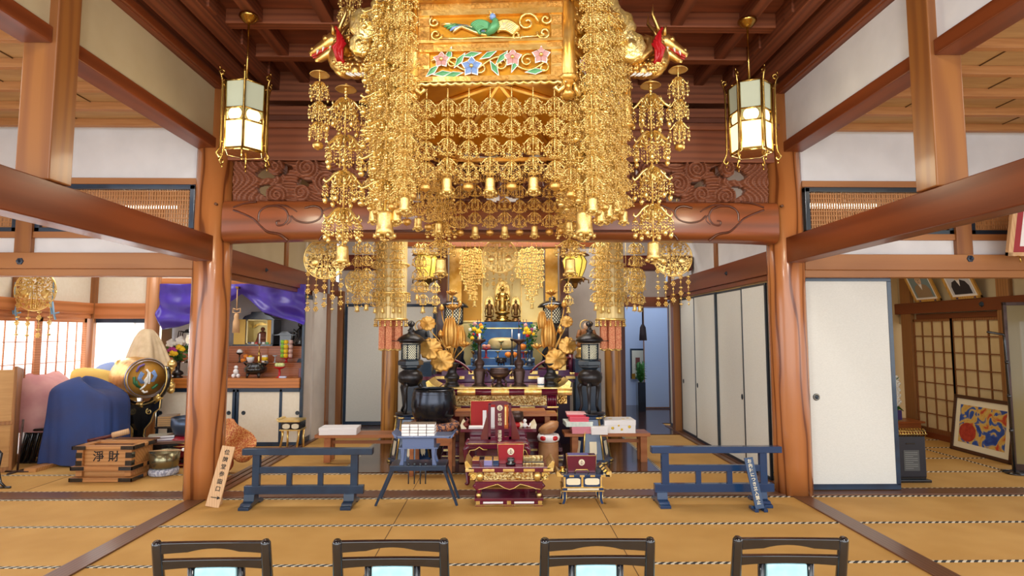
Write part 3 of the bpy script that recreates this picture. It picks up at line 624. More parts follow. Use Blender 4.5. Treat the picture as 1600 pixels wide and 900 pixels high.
# lotus vine relief
def vine(M, w, z0, z1, mirror=1):
    hz = (z1-z0)/2; cz = (z0+z1)/2; v = MB(); lf = MB(); f1 = MB(); f2 = MB(); wh = MB()
    def P(u, t, d=-.022): return M @ Vector((mirror*u*w, d, cz+t*hz))
    path = [P(-.98+1.96*i/48, .55*sin(i/48*pi*4+.6)) for i in range(49)]
    v.tube(path, .008, 5)
    for (u, t, a0, tr) in ((-.62, .1, 0, 1.1), (.18, -.1, 2, -1.2), (.62, .2, 1, 1.2), (-.15, -.3, 3, 1), (.88, -.4, 2, -1)):
        v.tube([M @ Vector((mirror*(u*w+x_), -.024, cz+t*hz+z_)) for x_, z_ in spiral(0, 0, .045, .008, a0, tr, 14)], .007, 5)
    for i, (u, t, a) in enumerate(((-.95, -.5, .8), (-.78, -.75, .1), (-.5, .3, 1), (-.3, .75, .2), (-.02, .7, .5), (.08, -.4, -1.1), (.2, .45, .9), (.42, -.1, 1.2), (.75, -.7, .1), (-.6, -.85, .2), (-.68, .75, 1.3))):
        dx, dz = cos(a)*.055*mirror, sin(a)*.05; c = P(u, t, -.03); q = MB()
        for gg, s_, dy in ((wh, 1.25, .003), (lf, 1, 0)):
            n = Vector((-dz, 0, dx)).normalized()*.017*s_; R3 = M.to_3x3(); L3 = R3 @ Vector((dx*s_, 0, dz*s_)); n = R3 @ n; o_ = R3 @ Vector((0, dy, 0))
            gg.add([c-L3+o_, c+n+o_, c+L3+o_, c-n+o_, c+R3 @ Vector((0, dy-.008, 0))], [(0, 1, 4), (1, 2, 4), (2, 3, 4), (3, 0, 4)])
    for i, (u, t, gg, r) in enumerate(((-.3, -.25, f1, .062), (.38, .4, f2, .055), (-.8, .35, f2, .05), (.85, .55, f2, .055))):
        for k in range(5):
            a = 2*pi*k/5+.3; R3 = M.to_3x3(); c = P(u, t, -.036)
            for g_, s_, dy in ((wh, 1.15, .004), (gg, 1, 0)):
                dr = R3 @ Vector((cos(a)*r*s_, 0, sin(a)*r*s_)); n = R3 @ Vector((-sin(a)*r*.36*s_, 0, cos(a)*r*.36*s_)); o_ = R3 @ Vector((0, dy, 0))
                g_.add([c+o_, c+dr*.55+n+o_, c+dr+o_, c+dr*.55-n+o_, c+dr*.5+R3 @ Vector((0, dy-.012, 0))], [(0, 1, 4), (1, 2, 4), (2, 3, 4), (3, 0, 4)])
        v.ball(P(u, t, -.045), .013, 8, 5)
    return v, lf, f1, f2, wh
for k in range(6):
    v, lf, f1, f2, wh = vine(sideM(k), side/2-.11, zz(121), zz(83), 1 if k % 2 == 0 else -1)
    vv = v.build('lotus_relief', Mgold2, can); lf.build('leaf', Mgrn, vv); f1.build('blue_flower', Mpblue, vv); f2.build('pink_flower', Mppink, vv); wh.build('white_outline', Mwhp, vv)
# phoenix relief, front; gold scrolls on the other sides
def phoenix(M, w, z0, z1, bird):
    hz = (z1-z0)/2; cz = (z0+z1)/2
    def P(u, t, d=-.02): return M @ Vector((u*w, d, cz+t*hz))
    g = MB(); gr = MB(); bl = MB()
    for (u, t, a0, tr, r) in ((-.93, .55, 2, 1.2, .035), (-.9, -.5, 0, -1.3, .04), (.93, .6, 1, -1.2, .04), (.9, -.55, 3, 1.3, .045), (.62, .35, 0, 1.4, .07), (.45, -.7, 0, -1.1, .035)):
        g.tube([M @ Vector((u*w+x_, -.022, cz+t*hz+z_)) for x_, z_ in spiral(0, 0, r, .008, a0, tr, 16)], .009, 5)
    g.tube([P(-.98, -.8), P(-.5, -.9), P(0, -.8), P(.4, -.9), P(.97, -.75)], .008, 5)
    if bird:
        for i in range(5):   # tail sweeping to the left
            o = i*.13; (g, gr, gr, bl, g)[i].tube(bez(P(-.02, -.6+o*.4), P(-.25, -.7+o), P(-.45, .6+o*.3), P(-.82+.05*i, .35-o*1.4), 14), [.012]*13+[.004], 5)
        gr.tube([P(-.05, -.6, -.03), P(.04, -.35, -.045), P(.1, .0, -.05), P(.1, .35, -.045), P(.06, .6, -.04)], [.016, .028, .03, .02, .014], 8)
        bl.ball(P(.05, .72, -.045), .022, 8, 6); g.tube([P(.02, .72, -.05), P(-.05, .66, -.055)], [.01, .002], 5); g.tube([P(.05, .8, -.045), P(.02, 1.15, -.045), P(-.02, 1.25, -.045)], [.008, .006, .002], 5); g.tube([P(.06, .8, -.045), P(.1, 1.2, -.045)], [.007, .002], 5)
        for i in range(7):   # wings
            g.tube(bez(P(.12, .2-.1*i, -.03), P(.25, .75-.12*i, -.04), P(.42, .3-.18*i, -.035), P(.5-.02*i, -.3-.07*i, -.03), 9), [.012]*8+[.004], 5)
            gr.tube(bez(P(.02, .1-.05*i, -.03), P(-.12, .7-.1*i, -.04), P(-.26, .5-.15*i, -.035), P(-.32+.03*i, .1-.12*i, -.03), 9), [.01]*8+[.003], 5)
    else:
        for i in range(6): g.tube(bez(P(-.8+.3*i, -.5), P(-.7+.3*i, .9), P(-.5+.3*i, -.9), P(-.45+.3*i, .5), 10), .01, 5)
    return g, gr, bl
for k in range(6):
    g, gr, bl = phoenix(sideM(k), side/2-.11, zz(64), zz(27), k == 0)
    o = g.build('phoenix_relief' if k == 0 else 'scroll_relief', Mgold2, can)
    if k == 0: gr.build('green_feathers', Mgrn, o); bl.build('blue_feathers', Mpblue, o)
# cornice, eave and roof
def hexring(g, prof, mi=0):   # prof of (R,z)
    g.lathe([(r, z) for r, z in prof], (0, 0, 0), 6, mi, False, a0=-pi/2+pi/6)
g = MB(); hexring(g, [(CR+.0, zt-.03), (CR+.05, zt-.01), (CR+.05, zt+.03), (CR+.12, zt+.08), (CR+.13, zt+.14), (CR+.02, zt+.19), (.55, zt+.34), (.25, zt+.55), (.05, zt+.62), (.04, 4.62)]); g.build('roof', Mgoldp, can)
g = MB(); n = 26
for k in range(6):
    M = sideM(k)
    for i in range(n): u = -side/2+.01+(side-.02)*(i+.5)/n; g.tube([M @ Vector((u-.012, -.075, zt-.02)), M @ Vector((u+.012, -.1, zt+.012))], .012, 5)
g.build('rope_moulding', Mgold2, can)
for k in range(6):
    g = MB(); a = -pi/2+pi/6+k*pi/3; d = Vector((cos(a), sin(a), 0))
    g.tube([d*(CR+.05)+Vector((0, 0, zt+.0)), d*(CR+.12)+Vector((0, 0, zt+.02)), d*(CR+.19)+Vector((0, 0, zt+.08)), d*(CR+.19)+Vector((0, 0, zt+.17)), d*(CR+.11)+Vector((0, 0, zt+.19))], [.05, .045, .04, .03, .015], 6)
    g.build('curled_roof_hook', Mgold, can)
# inner ceiling of the canopy
g = MB(); g.add([(0, 0, zb+.42)]+[((CR-.05)*cos(-pi/2+pi/6+k*pi/3), (CR-.05)*sin(-pi/2+pi/6+k*pi/3), zb+.1) for k in range(6)], [(0, 1+k, 1+(k+1) % 6) for k in range(6)])
g.build('inner_ceiling', Mamb, can)
g = MB()
for k in range(6): a = -pi/2+pi/6+k*pi/3; g.tube([(0, 0, zb+.4), ((CR-.05)*cos(a), (CR-.05)*sin(a), zb+.09)], .022, 6)
g.build('inner_rib', Mgoldp, can)
lc = bpy.data.lights.new('canopy_fill', 'POINT'); lc.energy = 4; lc.color = (1, .85, .55); lc.shadow_soft_size = .3; oc_ = bpy.data.objects.new('canopy_fill', lc); C.objects.link(oc_); oc_.location = (CX, CY, zb+.22)  # unseen point light added to brighten the canopy interior
# shell and cloud shaped gilt ornaments on the shoulders
for sx in (-1, 1):
    g = MB()
    for (px, py, r) in (((573, 38, .13), (563, 70, .08), (600, 12, .1)) if sx < 0 else ((962, 42, .15), (984, 72, .12), (945, 14, .12))):
        p = at(px, py, 4.1)-Vector((CX, CY, 0)); M = Matrix.Rotation(-CROT, 4, 'Z') @ TR(p.x, p.y, p.z, pi/2)
        prof = [(.0001, .05), (r*.3, .045), (r*.42, .02), (r*.55, .04), (r*.7, .015), (r*.85, .03), (r, 0), (r*.95, -.04), (.001, -.05)]
        vs = []; n = 36
        for rr, z in prof:
            for j in range(n): a = 2*pi*j/n; q = rr*(1+.05*cos(9*a)); vs.append((q*cos(a), q*sin(a), z))
        g.add(vs, [(i*n+j, i*n+(j+1) % n, (i+1)*n+(j+1) % n, (i+1)*n+j) for i in range(len(prof)-1) for j in range(n)], 0, True, M)
    g.build('shell_ornament', Mgold2, can)
# dragons
for sx, nm in ((-1, 'left'), (1, 'right')):
    bp = at(580 if sx < 0 else 980, 106, 4.4); t = T('gilded_dragon', 'gilded dragon head with red beard jutting from the %s corner of the canopy' % nm, 'dragon', (bp.x, 4.4, bp.z), s=1.22)
    S = Matrix.Scale(sx, 4, (1, 0, 0))
    g = MB(); nk = [Vector(q) for q in ((-.05, 0, 0), (.08, 0, -.02), (.17, 0, -.01), (.215, 0, .05), (.2, 0, .12), (.2, 0, .17), (.24, 0, .175))]
    pts = []; 
    for i in range(len(nk)-1):
        for q in range(4): pts.append(nk[i].lerp(nk[i+1], q/4))
    pts.append(nk[-1]); g.tube(pts, [.04+.022*sin(pi*i/len(pts))+.006*(i % 2) for i in range(len(pts))], 12, M=S)
    # head
    g.tube([(.2, 0, .17), (.25, 0, .175), (.31, 0, .14), (.37, 0, .1), (.395, 0, .085)], [.045, .055, .036, .026, .016], 10, M=S)
    g.tube([(.235, 0, .13), (.28, 0, .09), (.33, 0, .055), (.36, 0, .045)], [.03, .03, .022, .01], 8, M=S)
    for yy in (-1, 1):
        g.tube([(.22, yy*.02, .2), (.19, yy*.035, .27), (.155, yy*.06, .33), (.16, yy*.06, .4)], [.016, .014, .01, .001], 6, M=S)
        g.tube([(.24, yy*.03, .2), (.24, yy*.045, .25), (.25, yy*.05, .26)], [.014, .01, .002], 5, M=S); g.ball((.285, yy*.035, .175), .022, 8, 6, M=S)
        g.ball((.375, yy*.015, .115), .014, 6, 4, M=S)
    for i in range(9): q = pts[4+i*2]; g.tube([q+Vector((-.03, 0, .02)), q+Vector((-.085, 0, .06))], [.022, .001], 5, M=S)
    for i in range(1, len(pts)-4):
        for aa in (-1.2, -.3, .6): q = pts[i]; g.ball(q+Vector((.01*cos(i), -.045, .03*aa)), .02, 6, 4, M=S)
    g.ball((.09, -.02, -.035), .05, 10, 6, M=S); g.tube([(-.06, 0, .0), (.05, 0, 0)], .035, 10, M=S)
    g.build('dragon_body', Mgold, t)
    g = MB()
    for i in range(6): g.tube([(.215-.014*i, -.065-.003*i, .235-.022*i), (.17+.012*(i % 2)*2, -.072, .16-.02*i), (.225-.014*i, -.07, .1-.02*i), (.2-.01*i, -.062, .01)], [.011, .012, .011, .004], 5, M=S); g.tube([(.2-.012*i, .055, .2-.02*i), (.175, .06, .14-.02*i), (.19, .05, .05)], [.009, .009, .003], 5, M=S)
    for yy in (-1, 1): g.tube([(.27, yy*.02, .125), (.33, yy*.02, .09), (.38, yy*.012, .07)], [.006, .01, .006], 5, M=S)
    g.build('red_beard', Mredp, t)
    g = MB()
    for x, z, dx in ((.30, .12, .005), (.255, .125, .0), (.335, .1, .005)): g.tube([(x, -.03, z), (x+dx, -.034, z-.03)], [.01, .001], 5, M=S)
    for x in (.05, .1, .15, .13, .08): g.tube([(x, -.04, -.05), (x-.02, -.06, -.07), (x-.05, -.07, -.09)], [.012, .009, .001], 5, M=S)
    g.build('claws_and_fangs', Mwhp, t)
# strands
R6 = lambda k: (CX+(CR-.03)*cos(CROT-pi/2-pi/6+k*pi/3), CY+(CR-.03)*sin(CROT-pi/2-pi/6+k*pi/3))   # k=0 front-left vertex
sides = ['front', 'right front', 'right rear', 'rear', 'left rear', 'left front']
ords = ['first', 'second', 'third', 'fourth', 'fifth', 'sixth', 'seventh', 'eighth', 'ninth', 'tenth', 'eleventh', 'twelfth']
for k in range(6):
    xa, ya = R6(k); xb, yb = R6((k+1) % 6); n = 7
    for i in range(n):
        u = (i+.5)/n; near = k in (1, 5)
        strand('%s filigree strand along the %s rim of the canopy, ending in a %s' % (ords[i], sides[k], 'bell' if i % 2 else 'round pot'), xa+(xb-xa)*u, ya+(yb-ya)*u, zb-.0, zb-(.68 if not near else .72)-.02*(i % 2), .066, end='bell' if i % 2 else 'pot', er=.07 if i % 2 else .07, gap=.9, nt=4, group='filigree strands along the canopy rim')
# outer dense strands hung from the eave on the four slanting sides
for k, nm in ((5, 'left front'), (1, 'right front')):
    xa, ya = R6(k); xb, yb = R6((k+1) % 6); dx, dy = (xa+xb)/2-CX, (ya+yb)/2-CY; L_ = sqrt(dx*dx+dy*dy); dx /= L_; dy /= L_
    for i in range(9):
        row = i % 3; q = 585+6*i; z0 = (3.98, 3.9, 3.95)[row]; Yq = 4.32-(q-578)/67*.85-.05-.05*row
        xq = at(q if k == 5 else 1558-q, 250, Yq).x
        strand('%s long dense strand hung from the eave, %s side of the canopy' % (ords[i], nm), xq, Yq, z0, at(780, 352-8*row-4*(i % 2), Yq).z, .072, end='pot' if i % 2 else 'bell', er=.065, nt=11, group='long dense strands on the canopy shoulders')
    s = .42 if k == 5 else .58
    px = 601 if k == 5 else 913; p = at(px, 376, 3.72)
    strand('widest tiered strand with the largest bell at the %s of the canopy' % nm, p.x, p.y, 3.9, p.z, .19, 'big', 'bell', er=.115, group=None)
for nm, pts in (('left', ((541, 133, 418, 4.35, .165), (500, 110, 236, 4.35, .085))), ('right', ((1016, 127, 412, 4.35, .165), (1059, 103, 238, 4.4, .085)))):
    for i, (px, y0, y1, Y, r) in enumerate(pts):
        a = at(px, y0, Y); b2 = at(px, y1, Y)
        if i == 0: strand('long four tiered golden pendant under the %s dragon, ending in a large bell' % nm, a.x, Y, a.z, b2.z, r, 'big', 'bell', disc=.5, er=.1, nt=4, gap=.35)
        else: strand('short three tiered golden pendant hanging from the jaw of the %s dragon' % nm, a.x, Y, a.z, b2.z, r, 'big', 'pot', disc=.9, er=.075, nt=3, gap=.6)
for nm, px in (('left', 690), ('right', 890)):
    a = at(px, 300, 5.2); b2 = at(px, 434, 5.2); strand('tiered golden pendant with pale bell at the %s rear of the canopy' % nm, a.x, 5.2, 3.2, b2.z, .15, 'big', 'bell', er=.105)
a = at(548, -40, 4.7); b2 = at(548, 66, 4.7); strand('golden pendant high above the left dragon at the ceiling', a.x, 4.7, a.z, b2.z, .11, 'big', 'pot', er=.04)
# strands in front of the inner shrine and beside the banners
def srow(lbl, lst, Y, R, er, grp):
    for i, (px, y0, y1) in enumerate(lst):
        a = at(px, y0, Y); b2 = at(px, y1, Y); strand(lbl % ords[i], a.x, Y, a.z, b2.z, R, end='bell', er=er, group=grp, gap=.2, cord=3.95)
srow('%s slim gold strand from the left, beside the left banner', [(560, 378, 488), (574, 378, 486), (653, 378, 470), (662, 378, 490)], 7.3, .075, .05, 'slim strands beside the left banner')
srow('%s slim gold strand from the left, beside the right banner', [(930, 378, 486), (941, 378, 488), (990, 378, 487), (998, 378, 488)], 7.3, .075, .05, 'slim strands beside the right banner')
srow('%s gold strand in front of the shrine, counted from the left', [(722, 388, 440), (728, 390, 455), (735, 388, 470), (742, 386, 480), (749, 388, 446), (756, 392, 436), (808, 392, 436), (816, 388, 446), (824, 386, 470), (831, 384, 483), (838, 388, 462), (846, 388, 450)], 8.6, .042, .05, 'gold strands in front of the shrine')
srow('%s slim strand at the foot of the small hanging lanterns', [(680, 440, 490), (888, 440, 490)], 8.2, .07, .055, 'slim strands under the small hanging lanterns')
# ================================================================ rainbow beam and carved transoms
Y0k = 5.98
a, b2 = at(362, 378, 5.85), at(1197, 313, 5.85)
rb = T('carved_rainbow_beam', 'massive polished tie beam with carved scrolls spanning the two round pillars', 'beam', (0, 6.0, 0)); rb['kind'] = 'structure'
zl, zh = at(780, 378, 5.86).z, at(780, 313, 5.86).z
def kor(u, v):
    x = -2.86+5.72*u; th = 2*pi*v; hh = (zh-zl)/2; c_, s_ = cos(th), sin(th); e = .45
    arch = .03*(1-abs(2*u-1)**6)
    return (x, .16*(abs(c_)**e)*(1 if c_ > 0 else -1), (zl+zh)/2+(hh-.0)*(abs(s_)**e)*(1 if s_ > 0 else -1)+(arch if s_ < 0 else 0))
MB().grid(60, 25, kor).build('beam', WredX, rb)
g = MB()
for sx in (-1, 1):
    cx = 0
    def P(px, py): q = at(px if sx < 0 else 1558-px, py, 5.84); return Vector((q.x, q.y-6.0+.008, q.z))
    def pth(l, rr=.014): g.tube([P(*q) for q in l], rr, 6)
    def sm(l, n=6):
        o = []; L_ = len(l)
        for i in range(L_-1):
            p0 = Vector(l[max(i-1, 0)]); p1 = Vector(l[i]); p2 = Vector(l[i+1]); p3 = Vector(l[min(i+2, L_-1)])
            for k in range(n):
                t = k/n; o.append(tuple(.5*((2*p1)+(-p0+p2)*t+(2*p0-5*p1+4*p2-p3)*t*t+(-p0+3*p1-3*p2+p3)*t**3)))
        o.append(tuple(l[-1])); return o
    pth(sm([(364, 328), (380, 334), (396, 342), (406, 352), (418, 362), (436, 366), (450, 376)]))
    pth(sm([(404, 346), (405, 332), (416, 323), (432, 322), (446, 328), (450, 340), (444, 350), (434, 352), (432, 346), (438, 345)]))
    pth(sm([(416, 322), (440, 320), (456, 326), (464, 331)]), .01)
    pth(sm([(455, 337), (464, 345), (480, 348), (496, 344), (503, 335), (501, 326), (490, 322), (476, 325)]))
    pth(sm([(448, 351), (455, 344), (452, 336)]), .01); pth(sm([(498, 376), (504, 368), (516, 364), (540, 361)]), .012)
    pth(sm([(503, 330), (512, 326), (525, 320)]), .01); pth(sm([(364, 324), (380, 318), (400, 315)]), .01)
g.tube([(at(540, 361, 5.84).x, -.165, at(540, 361, 5.84).z), (at(1018, 361, 5.84).x, -.165, at(1018, 361, 5.84).z)], .012, 6)
g.build('carved_scroll', wood('dark_carved_scroll', '5a2812', '48200e', 'x', .3, .3, 6, 3), rb)
def ranma(cx0, cx1, label, mir):
    t = T('carved_transom_panel', label, 'transom carving', ((cx0+cx1)/2, 6.0, 0))
    w = (cx1-cx0)/2; z0, z1 = zh+.005, 3.445; h = z1-z0; nx, nz = 300, 44
    cs = []; x = .78
    while x < 2*w: cs += [(x-.33, .85, .085), (x-.3, .14, .11), (x, .82, .12), (x-.05, .2, .085), (x+.2, .45, .13), (x+.42, .16, .1)]; x += .86
    ho = [(.42, .76, .2, .075, .2), (.4, .24, .16, .07, -.3)]; x = .95
    while x < 2*w-.1: ho += [(x-.2, .5, .09, .07, .6), (x+.06, .58, .07, .12, -.9), (x+.1, .12, .12, .045, .1), (x+.42, .75, .12, .06, -.5)]; x += .86
    def hgt(u, v):   # u metres from the outer end, v 0..1 up
        z = v*h; best = 9; bc = None
        for (cx, cv, r) in cs:
            d = sqrt((u-cx)**2+(z-cv*h)**2)
            if d-r < best: best = d-r; bc = (cx, cv, r, d)
        if best < 0: return .065+.028*cos((bc[3]/.04+atan2(z-bc[1]*h, u-bc[0])/(2*pi))*2*pi)
        q = u+.09*sin(v*7+1)*(1 if u < .6 else .6)+.05*sin(u*9)
        ph = q/.055 if u < .55 else (z+.07*sin(u*8))/.05
        return .022+.022*cos(ph*2*pi*.8)+.02*max(0, 1-best/.05)
    def hole(u, v):
        z = v*h
        for (cx, cv, a_, b_, rot) in ho:
            dx, dz = u-cx, z-cv*h; c_, s_ = cos(rot), sin(rot); p, q = dx*c_+dz*s_, -dx*s_+dz*c_
            if (p/a_)**2+(q/b_)**2 < 1 and min(sqrt((u-c[0])**2+(z-c[1]*h)**2)-c[2] for c in cs) > .0: return True
        return False
    g = MB(); idx = {}; vs = []; fs = []
    for j in range(nz+1):
        for i in range(nx+1):
            u, v = 2*w*i/nx, j/nz; X = mir*(u-w); d = hgt(u, v) if 0 < i < nx and 0 < j < nz else 0
            vs.append((X, -.02-d, z0+v*h)); vs.append((X, .05, z0+v*h))
    solid_ = [[not hole(2*w*(i+.5)/nx, (j+.5)/nz) for i in range(nx)] for j in range(nz)]
    V = lambda i, j, k: 2*(j*(nx+1)+i)+k
    for j in range(nz):
        for i in range(nx):
            if not solid_[j][i]: continue
            fs.append((V(i, j, 0), V(i+1, j, 0), V(i+1, j+1, 0), V(i, j+1, 0))); fs.append((V(i, j, 1), V(i, j+1, 1), V(i+1, j+1, 1), V(i+1, j, 1)))
            for (ii, jj, p, q) in ((i-1, j, (i, j), (i, j+1)), (i+1, j, (i+1, j), (i+1, j+1)), (i, j-1, (i, j), (i+1, j)), (i, j+1, (i, j+1), (i+1, j+1))):
                if not (0 <= ii < nx and 0 <= jj < nz) or not solid_[jj][ii]: fs.append((V(*p, 0), V(*p, 1), V(*q, 1), V(*q, 0)))
    g.add(vs, fs, 0, True); g.build('cloud_carving', Wcarv, t)
ranma(-2.82, -.02, 'carved wooden cloud transom above the tie beam, left half', 1)
ranma(.02, 2.82, 'carved wooden cloud transom above the tie beam, right half', -1)
# lower metal strip under the beam at the centre
struct('beam', MB().box(-1.75, 1.75, 8.86, 9.04, 2.98, 3.14), WredX, .004)
# ================================================================ hexagonal hall lanterns
def lantern(px, nm, rz):
    a = at(px, 140, 4.95); zt_, zb_ = at(px, 136, 4.95).z, at(px, 240, 4.95).z
    t = T('hanging_lantern', 'lit hexagonal brass lantern with frosted panes hanging on the %s' % nm, 'lantern', (a.x, 4.95, 0), rz)
    h = zt_-zb_; R = .17; f = MB(); ro = 4.46
    for k in range(6):
        a_ = pi/6+k*pi/3; x, y = R*cos(a_), R*sin(a_); x2, y2 = R*cos(a_+pi/3), R*sin(a_+pi/3)
        f.tube([(x, y, zb_), (x*1.05, y*1.05, zt_)], .011, 6)
        for z, k_ in ((zt_, 1.05), (zb_, 1), (zb_+h*.42, 1.02), (zb_+h*.60, 1.03)): f.tube([(x*k_, y*k_, z), (x2*k_, y2*k_, z)], .008, 5)
    f.lathe([(R*.9, zb_-.005), (R, zb_), (R, zb_+.02)], n=6, sm=False, a0=pi/6); f.build('frame', Mbrass, t)
    f = MB()
    for k in range(6):
        a_ = pi/6+k*pi/3; d = Vector((cos(a_), sin(a_), 0))
        def Q(r, z): return d*(R+r)+Vector((0, 0, z))
        f.tube([Q(.045, zt_+.04), Q(.025, zt_+.055), Q(.02, zt_+.075), Q(.045, zt_+.085), Q(.062, zt_+.06), Q(.045, zt_+.03), Q(.035, zt_-.02), Q(.035, zb_+.06), Q(.04, zb_-.0), Q(.065, zb_-.05), Q(.045, zb_-.08), Q(.025, zb_-.06), Q(.04, zb_-.045)], .0085, 6)
        f.tube([Q(.06, zt_+.085), Q(.06, zt_+.12)], [.006, .001], 5); f.tube([Q(.04, zb_-.09), Q(.04, zb_-.115)], [.008, .001], 5)
        f.tube([Q(0, zt_-.04), Q(.035, zt_-.04)], .005, 5); f.tube([Q(0, zb_+.06), Q(.035, zb_+.06)], .005, 5)
    f.build('scroll_bracket', Mbrass, t)
    f = MB(); f.tube([(0, 0, zt_+.02), (0, 0, ro-.04)], .009, 8); f.lathe([(.02, ro-.075), (.05, ro-.06), (.075, ro-.03), (.085, ro-.02), (.08, ro)], n=14); f.tube([(R*1.05, 0, zt_), (0, 0, zt_+.03), (-R*1.05, 0, zt_)], .007, 5); f.tube([(0, R*1.05, zt_), (0, 0, zt_+.03), (0, -R*1.05, zt_)], .007, 5); f.build('rod_and_rose', Mbrass, t)
    up = MB(); lo = MB(); ov = MB()
    for k in range(6):
        a_ = pi/6+k*pi/3; q = [Vector((R*.97*cos(b_), R*.97*sin(b_), 0)) for b_ in (a_, a_+pi/3)]
        for g, z0, z1 in ((up, zb_+h*.6, zt_), (lo, zb_, zb_+h*.42)): g.add([q[0]+Vector((0, 0, z0)), q[1]+Vector((0, 0, z0)), q[1]*1.03+Vector((0, 0, z1)), q[0]*1.03+Vector((0, 0, z1))], [(0, 1, 2, 3)])
        m_ = (q[0]+q[1])/2; e = (q[1]-q[0])/2; n_ = 20; vs = [m_+e*(.82*cos(2*pi*j/n_))*1.0+Vector((0, 0, zb_+h*.51+h*.085*max(-1, min(1, 1.25*sin(2*pi*j/n_))))) for j in range(n_)]
        lo.add(vs, [tuple(range(n_))])
        ring = vs+[vs[0]]; ov.tube(ring, .004, 4)
        ob = MB()
    lo.add([(R*.95*cos(pi/6+k*pi/3), R*.95*sin(pi/6+k*pi/3), zb_-.002) for k in range(6)], [tuple(range(6))])
    up.build('upper_pane', Mglassg, t, solid=.003); lo.build('lower_pane', Mglassb, t, solid=.003); ov.build('oval_band', Mbrass, t)
    l = bpy.data.lights.new('lantern_light', 'POINT'); l.energy = 14; l.color = (1, .86, .6); l.shadow_soft_size = .12; o = bpy.data.objects.new('lantern_light', l); C.objects.link(o); o.location = (a.x, 4.75, zb_-.2)
lantern(385, 'left', .35); lantern(1171, 'right', .15)
# ================================================================ round gilt plaques with flower chains (keman)
def keman(px, py, r, Y, label, pale=False, n=5, rows=6, wid=1.0):
    p = at(px, py, Y); R = r/900*Y; t = T('openwork_plaque', label, 'gilt plaque', tuple(p)); m = Mgold2
    def o_(a, k=1): x = R*k*cos(a)*1.03; z = R*k*sin(a); z = min(z, R*.8*k) if z > 0 else z; return (x, 0, z)
    ring = [o_(2*pi*i/48) for i in range(49)]
    g = MB(); g.tube(ring, R*.035, 6); g.tube([o_(2*pi*i/48, .93) for i in range(49)], R*.015, 5); [g.tube([(s_*R*.3, 0, R*.75), (s_*R*.3, 0, R*1.2), (s_*R*.3, 0, (3.95 if Y > 6.2 and px > 100 else 3.7)-p.z)], R*.02, 5) for s_ in (-1, 1)]
    for sx in (-1, 1):
        g.tube([(sx*R*.12, -.012, -R*.9), (sx*R*.12, -.012, R*.3)], R*.03, 5)
        g.tube([(0, -.015, R*.3), (sx*R*.2, -.02, R*.48), (sx*R*.42, -.02, R*.42), (sx*R*.36, -.02, R*.24), (0, -.015, R*.3)], R*.035, 5)
    g.build('rim_and_bow', m, t)
    g = MB()
    for i in range(70):
        a = i*2.4; rr = R*.9*sqrt((i+.5)/70); x, z = rr*cos(a), rr*sin(a)
        if abs(x) < R*.1 or z > R*.72: continue
        g.tube([(x+x_, -.004*(i % 3), z+z_) for x_, z_ in spiral(0, 0, R*.1, R*.02, a, 1.2 if i % 2 else -1.2, 9)], R*.022, 4)
    for sx in (-1, 1): g.ball((sx*R*.5, 0, -R*.15), R*.22, 10, 6, M=Matrix.Scale(.3, 4, (0, 1, 0)))
    for k in range(9): z = -R*.85+R*.13*k; g.ball((0, -.008, z), R*.05, 6, 4)
    g.build('openwork', m, t)
    disc = MB(); disc.add([o_(2*pi*i/48, .99) for i in range(48)], [tuple(range(48))]); disc.build('fine_gauze', mat_gauze(), t, solid=.002)
    for i in range(n):
        g = MB(); x = R*wid*.8*(i-(n-1)/2)/((n-1)/2); z = -sqrt(max(0, R*R-(x/1.03)**2)) if abs(x) < R else -.2*R; zb2 = -R*(1+.28*rows)*(1 if i % 2 else .93)
        g.tube([(x, 0, z), (x, 0, zb2)], R*.012, 4); k = 0; zc = min(z, -.6*R)-.1*R
        while zc > zb2:
            q = (k+i) % 3; rr = R*.13
            if q == 0:
                for j in range(6): a = 2*pi*j/6; g.ball((x+rr*.72*cos(a), 0, zc+rr*.72*sin(a)), rr*.36, 5, 4)
                g.ball((x, -rr*.15, zc), rr*.4, 6, 4)
            elif q == 1: g.lathe([(.001, -rr*.6), (rr*.45, 0), (.001, rr*.6)], (x, 0, zc), 4, sm=False)
            else: g.lathe([(rr*.1, rr*.3), (rr*.8, .2*rr), (rr*.6, -rr*.3), (rr*.1, -rr*.5)], (x, 0, zc), 10)
            zc -= R*.29; k += 1
        g.build('flower_chain', m, t)
    return t
_gz = []
def mat_gauze():
    if _gz: return _gz[0]
    m = mat('openwork_gilt_sheet', 'f0cd80', .35, 1); N = m.node_tree.nodes; L = m.node_tree.links
    tc = N.new('ShaderNodeTexCoord'); v = N.new('ShaderNodeTexVoronoi'); v.inputs['Scale'].default_value = 45; L.new(tc.outputs['Object'], v.inputs[0])
    c = N.new('ShaderNodeMath'); c.operation = 'GREATER_THAN'; c.inputs[1].default_value = .5; L.new(v.outputs['Distance'], c.inputs[0]); 
    i = N.new('ShaderNodeMath'); i.operation = 'SUBTRACT'; i.inputs[0].default_value = 1; L.new(c.outputs[0], i.inputs[1]); L.new(i.outputs[0], N['Principled BSDF'].inputs['Alpha']); _gz.append(m); return m
keman(508, 404, 32, 6.5, 'round pale gilt openwork plaque hanging under the tie beam on the left', n=5, rows=6)
keman(1051, 402, 30, 6.5, 'round gilt openwork plaque hanging under the tie beam on the right', n=5, rows=6)
keman(781, 400, 27, 6.6, 'round gilt openwork plaque with bow in front of the shrine centre', n=5, rows=4, wid=.9)
keman(985, 437, 23, 8.6, 'smaller gilt plaque half hidden behind the right banner', n=4, rows=4)
keman(560, 440, 20, 8.6, 'smaller gilt plaque half hidden behind the left banner', n=4, rows=4)
keman(55, 454, 31, 7.3, 'bright gilt plaque hanging before the left room windows', n=4, rows=5)
